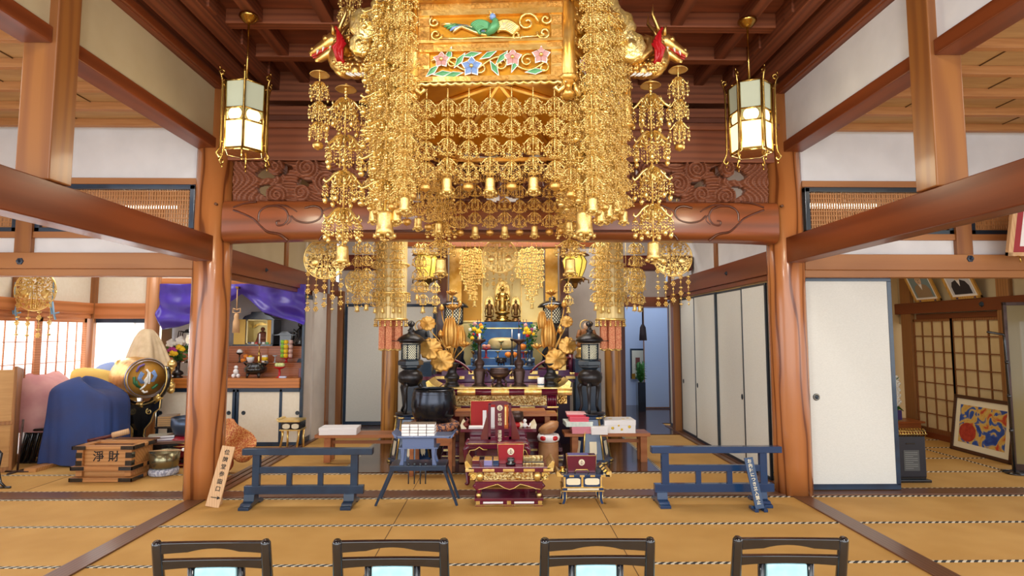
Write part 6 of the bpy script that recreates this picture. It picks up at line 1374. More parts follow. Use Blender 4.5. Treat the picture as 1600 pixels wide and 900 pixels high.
burner('small black three legged burner on the lowest blue step', 783, 569, 559, 8.82, zs[0], Mblack)
candlestick('thin dark candlestick with long white candle on the blue steps', 800, 567, 529, 8.86, zs[0], Mbronze, (.007, .15), .55)
footed('tall gold offering cup on the upper blue step', 783, 546, 533, 9.2, zs[2], Mbrass, None, .05, 'offering_cup', 'cup'); footed('gold offering cup above the small burner', 778, 558, 549, 9.0, zs[1], Mbrass, None, .045, 'offering_cup', 'cup')
footed('small gold capped jar left of the red footed dish', 740, 569, 549, 8.84, zs[0], Mbrass, None, .04, 'small_jar', 'jar'); footed('small gold capped jar right of the red footed dishes', 822, 569, 549, 8.86, zs[0], Mbrass, None, .04, 'small_jar', 'jar')
for i, px in enumerate((746, 750.5, 811, 818, 823)):
    t = T('incense_stick_tag', 'thin dark red stick number %s along the shrine edge' % ords[i], 'stick', (at(px, 510, 9.0).x, 9.1, zs[2])); MB().tube([(0, 0, 0), (0, 0, at(px, 499, 9.1).z-zs[2])], .005, 5).build('stick', Mcrim, t)
# ================================================================ bronze lanterns on stilts
Mlat = mat('lit_lantern_lattice', 'efe6c8', .6, 0, emit=.45)
def lattice_cyl(g, r, z0, z1, n, sm=False, k=12, rr=.004):
    for i in range(k):
        for s_ in (-1, 1):
            g.tube([(r*cos(2*pi*(i/k+s_*j/6*.25)), r*sin(2*pi*(i/k+s_*j/6*.25)), z0+(z1-z0)*j/6) for j in range(7)], rr, 4)
for nm, px in (('left', 640), ('right', 923)):
    Y = 7.55; L = Lc(px, Y); zt_ = L.z(646)
    t = T('lantern_pedestal', 'hexagonal navy pedestal with gold corners under the %s bronze lantern' % nm, 'pedestal', (L.loc[0], Y, .012)); zt2 = zt_-.012; r0 = .25; r1 = .165
    g = MB(); g.lathe([(r0+.03, 0), (r0+.03, .03), (r0, .05), (r1, zt2-.06), (r1+.03, zt2-.05), (r1+.03, zt2-.02), (r1-.03, zt2-.015), (r1-.03, zt2)], n=6, sm=False, a0=pi/6+pi/3*.5); g.build('body', Mnavy2, t, .002)
    g = MB(); cr = MB()
    for k in range(6):
        a = pi/3+k*pi/3; d = Vector((cos(a), sin(a), 0)); g.tube([d*(r0+.005)+Vector((0, 0, .05)), d*(r1+.005)+Vector((0, 0, zt2-.06))], .013, 4)
        e = Vector((cos(a+pi/3), sin(a+pi/3), 0))
        for rr, z, hh in ((r0+.032, .015, .014), (r1+.032, zt2-.035, .014)):
            for u0, u1 in ((0, .28), (.72, 1)): g.tube([(d*(1-u0)+e*u0)*rr+Vector((0, 0, z)), (d*(1-u1)+e*u1)*rr+Vector((0, 0, z))], hh, 4)
        am = a+pi/6; c = Vector((cos(am), sin(am), 0)); tn = Vector((-sin(am), cos(am), 0)); h0, h1 = .07, zt2-.08; ra, rb2 = (r0-.005)*.87+.012, (r1)*.87+.012
        def Q(s_, v): q = (v-h0)/(h1-h0); return c*(ra+(rb2-ra)*q)+tn*s_+Vector((0, 0, v))
        hm = h0+(h1-h0)*.45; cr.add([Q(-.045, hm), Q(-.045, h0+.06), Q(-.02, h0+.02), Q(0, h0+.05), Q(.02, h0+.02), Q(.045, h0+.06), Q(.045, hm)], [tuple(range(7))])
    g.build('gold_corner', Mgold2, t); cr.build('cream_panel', Mcream, t, solid=.004)
    t = T('bronze_lantern', 'dark bronze lantern on three tall legs at the %s of the altar' % nm, 'lantern', (L.loc[0], Y, zt_)); L = Lc(px, Y, zt_, 600); m = Mbronze; Z = L.z
    g = MB()
    for a in (-pi/2-.25, pi/6+.2, 5*pi/6-.2): g.tube([(.12*cos(a), .12*sin(a), Z(597)), (.165*cos(a), .165*sin(a), Z(606)), (.14*cos(a), .14*sin(a), Z(622)), (.13*cos(a), .13*sin(a), Z(635)), (.165*cos(a), .165*sin(a), .02)], [.035, .03, .021, .018, .022], 8)
    g.lathe([(.19, 0), (.19, .012)], n=24); g.build('leg_frame', m, t)
    MB().lathe([(.02, Z(604)), (.09, Z(602.5)), (.15, Z(596)), (.162, Z(589)), (.145, Z(582)), (.08, Z(577)), (.09, Z(575)), (.14, Z(573))], n=32).build('round_body', m, t)
    g = MB(); g.lathe([(.1, Z(577)), (.13, Z(574)), (.13, Z(571)), (.165, Z(570)), (.165, Z(564)), (.14, Z(562))], n=6, sm=False, a0=.3); g.build('platform', Mfram, t, .002)
    MB().lathe([(.105, Z(562)), (.105, Z(537))], n=12).build('paper_core', Mlat, t)
    g = MB(); lattice_cyl(g, .113, Z(562), Z(537), 0, k=26, rr=.003)
    for k in range(6): a = 2*pi*k/6+.3; g.tube([(.118*cos(a), .118*sin(a), Z(562)), (.118*cos(a), .118*sin(a), Z(537))], .009, 4)
    for z in (Z(561.5), Z(538)): g.lathe([(.115, z-.008), (.125, z), (.115, z+.008)], n=12)
    g.build('lattice_firebox', Mfram, t)
    g = MB(); g.lathe([(.12, Z(536)), (.15, Z(535.5)), (.15, Z(534)), (.175, Z(533)), (.18, Z(532)), (.16, Z(528)), (.1, Z(523)), (.05, Z(521)), (.035, Z(518)), (.05, Z(516.5)), (.028, Z(514)), (.02, Z(511)), (.038, Z(509)), (.034, Z(506)), (.001, Z(504))], n=28)
    for k in range(4): a = 1.57*k; g.tube([(.028*cos(a), .028*sin(a), Z(509)), (.042*cos(a), .042*sin(a), Z(505.5)), (.008*cos(a), .008*sin(a), Z(501))], [.011, .011, .002], 6)
    for sx in (-1, 1): g.tube([(sx*.16, 0, Z(533)), (sx*.25, 0, Z(532.5))], .006, 4)
    g.build('roof_and_jewel', Mbronze, t)
# larger dark lanterns behind
for nm, px in (('left', 709), ('right', 863)):
    Y = 9.2; L = Lc(px, Y, 0, 500); t = T('rear_bronze_lantern', 'large dark lantern with domed roof and lattice ball behind the %s lotus vase' % nm, 'lantern', L.loc); Z = L.z
    g = MB(); g.lathe([(.23, Z(481)), (.24, Z(480)), (.2, Z(475)), (.12, Z(471)), (.05, Z(470)), (.06, Z(466)), (.001, Z(462))], n=28); g.build('roof', Mblack, t)
    MB().lathe([(.1, Z(505)), (.14, Z(495)), (.14, Z(487)), (.12, Z(481))], n=20).build('paper_core', Mlat, t)
    g = MB(); lattice_cyl(g, .145, Z(506), Z(481), 0, k=18, rr=.007); g.build('lattice_ball', Mblack, t)
    g = MB(); g.lathe([(.28, .012), (.28, .1), (.2, .15), (.14, .3), (.12, Z(575)), (.2, Z(568)), (.16, Z(560)), (.17, Z(550)), (.1, Z(540)), (.09, Z(532)), (.14, Z(524)), (.12, Z(515)), (.08, Z(511)), (.15, Z(506)), (.1, Z(505))], n=24); g.build('stem', Mblack, t)
# seated monk figures with ring halos
for nm, px in (('left', 657), ('right', 916)):
    Y = 8.6; L = Lc(px, Y, 0, 500); t = T('monk_pedestal', 'navy square pedestal carrying the %s seated figure' % nm, 'pedestal', L.loc); zt_ = L.z(566 if nm == 'left' else 560)
    MB().box(-.19, .19, -.15, .15, .012, zt_).build('body', Mnavy, t, .01); g = MB(); g.box(-.2, .2, -.16, .16, zt_-.25, zt_-.2); g.build('purple_band', Mcrim, t)
    t = T('seated_monk_figure', '%s seated monk figure with ring halo behind the bronze lantern' % nm, 'statue', (L.loc[0], Y, zt_)); L = Lc(px, Y, zt_, 500); h = L.z(506); s = h
    g = MB(); g.lathe([(.16, 0), (.18, .03), (.14, .08), (.16, .14), (.12, .17)], n=20); g.build('lotus_seat', Mgreyc if nm == 'left' else Mgold, t)
    g = MB(); z0 = .17; k = (h-z0); g.lathe([(.14, z0), (.15, z0+.1*k), (.11, z0+.35*k), (.09, z0+.6*k), (.1, z0+.72*k), (.03, z0+.8*k)], n=16, sy=.7); 
    for sx in (-1, 1): g.tube([(sx*.09, 0, z0+.7*k), (sx*.13, -.02, z0+.45*k), (sx*.03, -.09, z0+.4*k)], [.04, .035, .025], 8)
    g.build('robe', mat('dark_robe_'+nm, '22262e' if nm == 'left' else '8a5a30', .6, .2), t)
    g = MB(); g.ball((0, -.01, z0+.9*k), .045, 12, 9, sz=1.2); g.tube([(0, 0, z0+.78*k), (0, 0, z0+.85*k)], .022, 8); g.build('head', Mskin, t)
    g = MB(); g.tube([(.085*cos(2*pi*i/32), .06, z0+.92*k+.085*sin(2*pi*i/32)) for i in range(33)], .008, 6); g.tube([(0, .06, z0+.6*k), (0, .06, z0+.92*k-.08)], .008, 5); g.build('ring_halo', Mgold2, t)
# ================================================================ left alcove
YA = 8.62; L = Lc(362, YA, 0, 590); zc = at(362, 591, YA).z; x0, x1 = at(247, 600, YA).x, -2.98
struct('wall_alcove_back', MB().box(x0-.5, x1+.05, 9.74, 9.8, 0, 3.7), mat('pale_grey_alcove_wall', 'b4b4ba', .9)); struct('wall_alcove_left', MB().box(x0-.5, x0-.44, 8.8, 9.7, 0, 3.7), Wbeige)
struct('wall_alcove_right', MB().box(x1+.02, x1+.06, 9.0, 9.75, 0, 2.3), Wgrey)
t = T('alcove_cabinet', 'long orange counter with white cupboard doors under the left alcove', 'cabinet', (0, YA, 0)); 
zb_ = at(362, 606, YA).z; g = MB(); g.box(x0, x1, -.04, .5, zb_, zc); g.build('counter_top', Wshelf if 0 else wood('counter_orange_wood', 'c27838', 'a8622a', 'x', .4, .1, 6, 4), t, .004)
g = MB(); g.box(x0, x1, -.02, .02, zb_-.06, zb_); g.box(x0, x1, -.02, .02, 0, .06); 
for q in (247, 306, 365, 371, 438.5, 470): p = at(q, 650, YA).x; g.box(p-.02, p+.02, -.02, .02, .04, zb_-.02)
g.build('door_frame', Mnavy, t, .003)
for i, (a, b2, hq) in enumerate(((249, 304, 249), (308, 363, 358), (373, 437, 381), (440, 469, 465))):
    d = MB().box(at(a, 650, YA).x, at(b2, 650, YA).x, -.01, .01, .06, zb_-.06).build('cupboard_door', WfusW, t, .002); p = at(hq if i else 251, 645, YA)
    MB().lathe([(.03, 0), (.03, .006), (.02, .004), (.018, 0), (.008, .004)], n=16, M=TR(p.x, -.01, p.z, pi/2)).build('door_pull', Mfram, d)
zt1 = at(362, 567, 8.95).z; zt2 = at(362, 541, 9.2).z
t = T('alcove_steps', 'two orange wooden display steps at the back of the left alcove', 'display steps', (0, 8.95, 0)); g = MB(); g.box(x0+.3, x1, 0, .78, zc-.02, zt1-.02); g.box(x0+.3, x1, -.01, .78, zt1-.02, zt1); g.box(at(264, 550, 9.2).x, x1, .25, .78, zt1, zt2-.02); g.box(at(264, 550, 9.2).x, x1, .24, .78, zt2-.02, zt2); g.build('steps', Wshelf, t, .003)
# purple curtain
t = T('purple_curtain', 'shiny purple silk curtain gathered up over the left alcove', 'curtain', (0, 8.48, 0)); Lq = lambda px, py: at(px, py, 8.48)
xa, xb, zt_ = Lq(250, 480).x, Lq(478, 480).x, 2.36
bot = [(250, 503), (255, 515), (280, 511), (318, 500), (345, 478), (362, 470), (377, 459), (392, 470), (415, 488), (440, 497), (465, 503), (478, 508)]
def fb(px):
    for (a, ya), (b2, yb) in zip(bot, bot[1:]):
        if a <= px <= b2: u = (px-a)/(b2-a); return ya+(yb-ya)*u
    return bot[-1][1]
def cur(u, v):
    px = 250+228*u; z1 = Lq(px, fb(px)).z; k = 4*pi; s = abs(px-377)/100
    fold = .045*sin((v*9*(.35+.5*min(1, s)))+px*.045)*v+.03*sin(px*.16)*(.2+.8*max(0, 1-v*1.2))+.04*sin(v*14-px*.05)*v*min(1, s)
    return (xa+(xb-xa)*u, -.05+fold, zt_+(z1-zt_)*v)
MB().grid(110, 36, cur).build('curtain', Mpurp, t, solid=.004)
p = Lq(377, 452); t = T('curtain_tassel', 'long beige silk tassel with knotted bow hanging before the golden altar cabinet', 'tassel', (p.x, 8.36, p.z)); Z = lambda py: at(377, py, 8.36).z-p.z
g = MB(); g.tube([(0, 0, .02), (0, 0, Z(485))], .008, 5)
for sx in (-1, 1): g.tube([(0, 0, Z(484)), (sx*.05, 0, Z(482)), (sx*.055, 0, Z(488)), (0, 0, Z(489)), (sx*.03, 0, Z(492))], .01, 6)
g.lathe([(.02, Z(490)), (.035, Z(494)), (.03, Z(498)), (.045, Z(503)), (.05, Z(520)), (.001, Z(520))], n=16); g.build('tassel', mat('beige_silk_cord', 'd2a878', .5), t)
MB().box(-.02, .02, -.02, .14, 0, .03).build('hook', Mbrass, t)
# golden altar cabinet
Y = 9.3; L = Lc(397, Y, zt2, 520); t = T('gold_altar_cabinet', 'open gold altar cabinet with black roof on the alcove steps', 'altar cabinet', L.loc); Z = L.z
g = MB(); L.bx(g, 366, 428, 538, 541, -.05, .3); L.bx(g, 383, 427, 496, 499, -.02, .3); L.bx(g, 424, 428, 496, 541, -.02, .3); g.prism([(L.x(380), Z(499)), (L.x(384), Z(494)), (L.x(393), Z(491)), (L.x(394), Z(487.5)), (L.x(414), Z(487.5)), (L.x(415), Z(491)), (L.x(424), Z(494)), (L.x(432), Z(500))], -.06, .3); g.build('black_roof_and_case', Mblack, t, .003)
g = MB(); L.bx(g, 386, 424, 499, 538, .22, .24); L.bx(g, 385, 387, 499, 538, 0, .24); L.bx(g, 416, 418, 499, 538, 0, .24); L.bx(g, 385, 424, 499, 501, .0, .24); L.bx(g, 385, 424, 536, 538, 0, .24); g.build('gold_interior', Mpale, t); L.bx(MB(), 366, 384, 499, 538, -.02, 0).build('open_gold_door', mat('dull_gold_door', 'c9a24c', .4, .4), t, .002); L.bx(MB(), 418, 425, 500, 537, -.015, 0).build('gold_side_door', Moch, t, .002)
g = MB(); g.prism([(L.x(387), Z(513)), (L.x(390), Z(507)), (L.x(401), Z(503)), (L.x(413), Z(507)), (L.x(416), Z(513)), (L.x(408), Z(508)), (L.x(396), Z(508))], .18, .2); g.build('carved_arch', Mbrass, t)
g = MB(); c = L.x(406.5); z0 = Z(537); z1 = Z(511); k = z1-z0; g.lathe([(.1, 0), (.11, .1*k), (.085, .4*k), (.08, .6*k), (.03, .74*k)], (c, .1, z0), 16, sy=.7); g.ball((c, .1, z0+.87*k), .035, 10, 8); g.tube([(c+.07, .1, z0+.6*k), (c+.09, .05, z0+.35*k), (c, .02, z0+.3*k)], .028, 8); g.build('seated_figure', mat('brown_wooden_figure', '7a4630', .6), t)
for i, mm in enumerate((Mnavy2, Mwhite, Mredp, Mnavy2, Mwhite, Mgrn)): q = 389+i*5.6; L.bx(MB(), q, q+4, 534.5, 537.5, -.03, -.01).build('small_flag', mm, t)
# things on the steps and the counter
def on(px, Y): return at(px, 570, Y).x
cz = [('white_chrysanthemums', Mwhp, [(-6, 536, .075), (8, 532, .078)]), ('magenta_flowers', Mmag, [(-4, 545, .05), (0, 547, .045), (-8, 547, .035)]), ('yellow_flowers', Myel, [(7, 542, .055), (12, 545, .045), (-2, 551, .06), (2, 552, .04)])]
bouquet('fresh white, yellow and magenta chrysanthemums in a tall dark vase on the alcove counter', 277, 8.72, zc, 590, 563, 535, cz, 1.5, Mbronze, .19, .06)
t = T('alcove_lantern', 'dark ornamental lantern with pale lattice behind the chrysanthemums', 'lantern', (on(298, 9.1), 9.1, zt1)); L = Lc(298, 9.1, zt1, 560); Z = L.z
g = MB(); g.lathe([(.11, 0), (.09, .03), (.03, .07), (.035, Z(548)), (.06, Z(545)), (.09, Z(541)), (.05, Z(538))], n=18); g.lathe([(.12, Z(522)), (.15, Z(520)), (.1, Z(515)), (.04, Z(513)), (.001, Z(509))], n=6, sm=False)
for sx in (-1, 1):
    for k in range(3): g.tube([(sx*.1, 0, Z(520)), (sx*(.14+.03*k), 0, Z(517)), (sx*(.15+.035*k), 0, Z(526+k))], .008, 5); g.ball((sx*(.15+.035*k), 0, Z(528+k)), .018, 6, 5)
g.build('lantern_body', Mblack, t); MB().lathe([(.07, Z(537)), (.085, Z(530)), (.07, Z(523))], n=14).build('pale_firebox', Mlat, t)
t = T('pink_flower_ornament', 'pale pink metal blossom ornament beside the left pillar', 'ornament', (on(309, 9.1), 9.05, zt1)); g = MB(); [g.ball((.02*sin(i*2), 0, .1+.05*i), .045, 8, 6) for i in range(4)]; g.tube([(0, 0, 0), (0, 0, .12)], .01, 5); g.build('blossoms', Mpink, t)
t, L, h = footed('red footed dish with small blue and white sweets beside the left pillar', 307, 590, 574, 8.72, zc, Mredp, None, .075); MB().ball((0, 0, h+.02), .04, 8, 6).build('sweets', Mwhite, t)
t, L, h = footed('black footed cup with white rice at the left of the altar cabinet', 374, 565, 551, 9.05, zt1, Mblack, None, .055, 'rice_cup', 'cup'); MB().ball((0, 0, h+.01), .045, 10, 6).build('rice', Mwhite, t)
xo = on(381, 9.05); fruit('orange at the bottom of the pair beside the white bowl', xo, 9.03, zt1, .04); fruit('orange resting on another orange beside the white bowl', xo+.02, 9.07, zt1+.06, .04)
t = T('rice_bowl', 'small white bowl with yellow food on the alcove step', 'bowl', (on(391, 9.05), 9.05, zt1)); MB().lathe([(.03, 0), (.05, .03), (.06, .085), (.055, .085), (.001, .06)], n=20).build('bowl', Mwhite, t); MB().ball((0, 0, .07), .042, 8, 6).build('yellow_food', Myel, t)
candlestick('tall brass candlestick with white candle before the gold altar cabinet', 404.5, 565, 537, 9.03, zt1, Mbrass, (.011, .16), .62)
t = T('drinks_can', 'yellow and white can on the alcove step', 'can', (on(413.5, 9.05), 9.05, zt1)); MB().lathe([(.042, 0), (.045, .01), (.045, .1), (.04, .115), (.001, .112)], n=20).build('can', Mwhite, t); MB().lathe([(.0455, .03), (.0455, .085)], n=20).build('yellow_band', Myel, t)
footed('small white footed cup right of the yellow can', 429.5, 565, 555, 9.05, zt1, Mgreyc, None, .04, 'offering_cup', 'cup')
t, L, h = footed('red stand holding a tower of green, yellow and pink rice cakes', 447, 566, 559, 9.05, zt1, Mredp, None, .1, 'rice_cake_stand', 'offering stand')
for j, (dx, m) in enumerate(((-.06, mat('green_rice_cake', '8cc63e', .6)), (0, Myel), (.065, mat('pink_rice_cake', 'd9b3a8', .6)))):
    for i in range(4): o = MB(); o.lathe([(.001, 0), (.028, .004), (.034, .03), (.028, .062), (.001, .066)], (dx, -.02+.02*(j != 1), h+.07*i), 14); o.build('rice_cake', m, t)
t = T('black_shrine_roof_box', 'small black roofed box behind the rice cake tower', 'shrine', (on(447, 9.35), 9.35, zt2)); g = MB(); g.box(-.09, .09, -.06, .06, 0, .17); g.prism([(-.2, .17), (.2, .17), (.1, .19), (.05, .23), (-.05, .23), (-.1, .19)], -.1, .1); g.build('box_body', Mblack, t, .002)
t = T('dark_winged_figurines', 'dark bronze winged figurine at the right end of the alcove steps', 'figurine', (on(468, 9.3), 9.3, zt2)); g = MB(); g.lathe([(.1, 0), (.12, .05), (.05, .15), (.06, .25), (.02, .3)], n=10); g.ball((0, 0, .34), .045, 8, 6)
for sx in (-1, 1): g.tube([(0, 0, .15), (sx*.1, 0, .25), (sx*.12, 0, .12), (sx*.16, 0, .02)], [.03, .03, .03, .01], 6)
g.tube([(0, 0, .36), (-.03, 0, .45), (.03, 0, .5)], [.02, .02, .005], 5); g.build('figurine', Mblack, t)
t = T('rabbit_doll', 'small white doll on a ring at the left of the black pot', 'doll', (on(369, 8.74), 8.74, zc)); g = MB(); g.ball((0, 0, .09), .04, 10, 7); g.ball((0, 0, .15), .03, 10, 7); [g.ball((.035*cos(a), .035*sin(a), .03), .03, 8, 6) for a in (0, 2, 4)]; g.build('doll', Mwhite, t)
burner('glossy black three legged pot on the alcove counter', 399, 590, 566, 8.75, zc, Mblack, .95)
t, L, h = footed('red footed dish with green sweets on the right of the alcove counter', 436.5, 589, 573, 8.74, zc, Mredp, None, .09); g = MB(); [g.ball((.04*(i-1), 0, h+.025), .035, 8, 6) for i in range(3)]; g.build('green_sweets', mat('pale_green_sweet', 'c8d890', .6), t)
t = T('candle_packet', 'pale blue packet lying by the red footed dish', 'packet', (on(443, 8.68), 8.67, zc)); MB().box(-.05, .05, -.02, .02, 0, .025).build('packet', mat('pale_blue_paper', 'bcc8e4', .6), t, .003)
t = T('dark_red_box', 'dark red box at the right end of the alcove counter', 'box', (on(470, 8.75), 8.8, zc)); MB().box(-.03, .03, -.05, .05, 0, .14).build('box', Mcrim, t, .003)
t = T('dark_blue_case', 'small dark blue case at the right end of the upper alcove step', 'case', (on(469, 9.05), 9.1, zt1)); MB().taper(-.06, .06, -.05, .05, 0, .06, .6).build('case', Mnavy, t, .004)
# gold ivory stand in front of the cabinet doors
L = Lc(456, 8.3); t = T('gilt_offering_stand', 'small black and cream gilt stand before the cupboard doors', 'stand', L.loc); Z = L.z
g = MB(); L.bx(g, 439, 472, 654.5, 657.5, -.14, .14); g.prism([(L.x(436), Z(652)), (L.x(439), Z(653)), (L.x(441), Z(657)), (L.x(438), Z(657))], -.14, .14); g.build('gold_top', Mgold2, t, .002)
L.bx(MB(), 443, 472, 657.5, 670, -.12, .12).build('box_body', Mblack, t)
g = MB(); [g.prism([(L.x(q)+(.05)*max(-1, min(1, 1.2*cos(2*pi*i/18))), Z(664)+.035*sin(2*pi*i/18)) for i in range(18)], -.126, -.12) for q in (451, 465)]; g.build('cream_inlay', Mcream, t)
g = MB(); L.bx(g, 441, 473, 669, 671, -.13, .13)
for q in (445, 470): g.tube([(L.x(q), -.1, Z(671)), (L.x(q), -.1, Z(680)), (L.x(q)-.03, -.11, 0)], [.02, .014, .018], 5); g.tube([(L.x(q), .1, Z(671)), (L.x(q), .1, 0)], .015, 5)
g.build('gold_leg_frame', Mgold2, t)
# ================================================================ drum on its stand
Y = 8.12; p = at(222, 590, Y); L = Lc(222, Y, 0, 640); t = T('ceremonial_drum', 'gilded barrel drum painted with a phoenix, on a black and gold stand', 'drum', (p.x, Y, 0)); cz_ = p.z; R = .265; M = TR(0, 0, cz_, 0, 0, .9) @ Matrix.Rotation(pi/2, 4, 'X')
MB().lathe([(R*.93, .16), (R, .14), (R*1.0, .08), (R*1.07, -.05), (R*1.1, -.2), (R*1.05, -.38), (R*.93, -.46)], n=48, M=M).build('barrel', Mgold, t)
g = MB(); g.lathe([(R*1.0, .165), (R*1.02, .15), (R*.98, .14)], n=48, M=M, cap=False); g.lathe([(R*.90, .163), (R*.92, .17), (R*.9, .17)], n=48, M=M); g.build('rim_ring', mat('silver_blue_rim', 'aab4d4', .3, .5), t)
MB().lathe([(.001, .163), (R*.93, .161)], n=48, M=M).build('drum_head', mat('tan_drum_skin', 'c08a34', .5), t)
def DP(x, z, d=.17): return M @ Vector((x*R, z*R*1, d))
def DD(pts, r, nm, m): 
    g = MB()
    for q in pts: g.tube([DP(*a) for a in q], r, 6)
    return g.build(nm, m, t)
DD([[(-.05, .45), (.06, .3), (.02, .05), (.0, -.2), (-.12, -.42), (-.3, -.55)], [(.05, .1), (-.1, -.1), (-.05, -.35)], [(.1, .3), (.12, .0), (.1, -.3)]], [.012, .016, .02, .018, .012, .006][:6] if 0 else .014, 'white_bird', Mwhp)
DD([[(-.28+.06*i, .35-.05*i), (-.42+.06*i, 0), (-.25+.06*i, -.25)] for i in range(3)]+[[(.3-.05*i, .4-.05*i), (.45-.05*i, .1), (.3-.05*i, -.2)] for i in range(3)], .011, 'blue_wings', Mpblue)
DD([[(-.6, .1), (-.58, -.2), (-.4, -.4)], [(-.5, -.1), (-.45, -.35), (-.3, -.45)], [(.25, -.55), (.4, -.45), (.5, -.35)]], .018, 'green_leaves', mat('dark_painted_green', '2f6b42', .5))
DD([[(-.5, .35), (-.4, .6), (-.15, .72)]], .015, 'violet_cloud', mat('violet_paint', '7a62a8', .5)); DD([[(-.2, -.6), (-.1, -.72), (.05, -.68)]], .014, 'pale_cloud', Mwhp)
g = MB(); 
for sx, q in ((-1, -.36), (1, .33)):
    for i in range(7): g.ball((q*1.0+sx*.02*cos(i), .1, cz_-.18+.06*i), .05+.015*sin(i*1.3), 7, 5)
g.build('carved_flame_edge', Mgold2, t)
g = MB(); g.tube([(.36*cos(a), .0, cz_+.37*sin(a)) for a in [-pi-.4+(pi+.8)*i/28 for i in range(29)]], .035, 8); g.build('cradle_ring', Mblack, t)
g = MB(); g.tube([(.36*cos(a), -.035, cz_+.37*sin(a)) for a in [-pi-.4+(pi+.8)*i/28 for i in range(29)]], .01, 6)
for a in (-pi/2, -2.3, -.85): g.tube([(.36*cos(a-.12), -.0, cz_+.37*sin(a-.12)), (.36*cos(a+.12), 0, cz_+.37*sin(a+.12))], .045, 8)
g.build('gold_binding', Mgold2, t)
zb_ = cz_-.4
for M3, nn in ((Matrix.Identity(4), 0), (Matrix.Rotation(pi/2, 4, 'Z'), 1)):
    out = [(-.02, zb_+.04), (-.2, zb_+.05), (-.28, zb_+.1), (-.27, zb_-.02), (-.2, zb_-.08), (-.16, zb_-.2), (-.08, zb_-.3), (-.07, zb_-.38), (-.12, zb_-.5), (-.2, zb_-.6), (-.28, .0)]
    pl_ = [(x, max(z, 0)) for x, z in out]; o2 = pl_+[(-x, z) for x, z in reversed(pl_)]
    lg = MB().prism(o2, -.02, .02, M=M3).build('stand_panel', Mblack, t)
    if nn == 0:
        g = MB()
        for sx in (-1, 1): g.tube([(sx*-x, -.022, z) for x, z in pl_[1:]], .009, 5); g.tube([(sx*(.12+a_), -.024, .1+b_) for a_, b_ in spiral(0, 0, .05, .01, 0, 1.3, 12)], .008, 5); g.tube([(sx*(.13+a_), -.024, zb_-.06+b_) for a_, b_ in spiral(0, 0, .045, .01, 2, 1.3, 12)], .008, 5)
        g.tube([(0, -.024, 0), (0, -.024, zb_+.04)], .01, 5); g.build('gold_edging', Mgold2, lg)
t = T('muslin_cover', 'beige muslin cloth thrown over the top of the drum', 'cloth', (p.x, Y, cz_))
def mus(u, v):
    a = 2*pi*u; fold = 1+.16*sin(5*a+1)*v+.07*sin(11*a)*v; up = .62; r = (.04+.25*v**.8)*fold; zz_ = up-.12*v-(.42+.16*sin(3*a+2.2))*v**1.6
    x = r*cos(a)*1.05-.1+.02*v; y = .24+r*sin(a)*.75; return (x, y-.02, max(zz_, .12)+.03*sin(6*a)*v+.05)
MB().grid(72, 18, mus).build('cloth', Mmus, t, solid=.004)
# ================================================================ cloth covered shapes
def drape(name, label, cat, loc, prof, m, nf=9, amp=.05, seed=1, top=None, rz=0, bulge=2.6):
    """closed draped cloth: prof = (half width, half depth, x shift, z) from the hem upwards"""
    t = T(name, label, cat, loc, rz); n = 96; vs = []; fs = []; rn = random.Random(seed); ph = [rn.uniform(0, 6) for _ in range(4)]
    zm = prof[-1][3]
    for (w, d, sx, z) in prof:
        k = 1-z/zm
        for j in range(n):
            a = 2*pi*j/n; c, s = cos(a), sin(a); e = 2/bulge; f = 1+amp*k*(sin(nf*a+ph[0])+.6*sin((nf*2+1)*a+ph[1]+z*2)+.5*sin(3*a+ph[2]+z*4))
            vs.append((sx+w*f*abs(c)**e*(1 if c > 0 else -1), d*f*abs(s)**e*(1 if s > 0 else -1), z+(.02*sin(4*a+ph[3]) if z < .05*zm else 0)+(top(c, s, 1-k) if top else 0)))
    L_ = len(prof)
    for i in range(L_-1):
        for j in range(n): j2 = (j+1) % n; fs.append((i*n+j, i*n+j2, (i+1)*n+j2, (i+1)*n+j))
    fs.append(tuple((L_-1)*n+j for j in range(n))); g = MB(); g.add(vs, fs, 0, True); g.build('cloth', m, t, sub=1); return t
p = fl(133, 716); Yc = 7.62
px0, px1 = at(66, 660, 7.4).x, at(196, 660, 7.4).x; cx = (px0+px1)/2; hw = (px1-px0)/2*.9
pr = [(hw*.98, .3, 0, .03), (hw*.98, .3, 0, .2), (hw*.94, .29, 0, .45), (hw*.93, .28, .0, .7), (hw*.92, .28, 0, .9), (hw*.85, .26, -.02, .98), (hw*.6, .2, -.05, 1.05), (hw*.3, .12, -.1, 1.09), (.02, .01, -.12, 1.1)]
def btop(c, s, k): return -.16*max(0, c)*k-.05*max(0, -c)*k
drape('blue_cloth_cover', 'dark blue cloth draped over a large round topped instrument behind the donation box', 'cloth', (cx-.09, Yc, 0), pr, Mblue, 8, .06, 3, btop, bulge=3.6)
t = T('wooden_foot_rail', 'small wooden feet poking out under the blue cloth', 'stand', (cx, Yc, 0)); [MB().box(x-.07, x+.07, -.55, .2, 0, .045).build('foot', Wbox, t, .004) for x in (-hw*.8, hw*.7)]
p1 = at(185, 580, 8.3); t = drape('yellow_cloth_cover', 'yellow cloth hump visible behind the blue cover', 'cloth', (at(140, 580, 8.45).x, 8.5, 0), [(.7, .12, 0, .02), (.68, .12, 0, .6), (.6, .12, 0, .98), (.4, .12, -.05, 1.1), (.02, .01, -.1, 1.15)], mat('yellow_cloth', 'd8b45e', .8), 5, .02, 4)
t = drape('pale_blue_cloth_cover', 'pale blue cloth hump against the bright rear window', 'cloth', (at(170, 580, 8.55).x, 8.6, 0), [(.38, .1, 0, .02), (.37, .1, 0, .8), (.3, .08, 0, 1.15), (.02, .01, 0, 1.23)], mat('pale_blue_cloth', '8fa6d8', .8), 5, .02, 6)
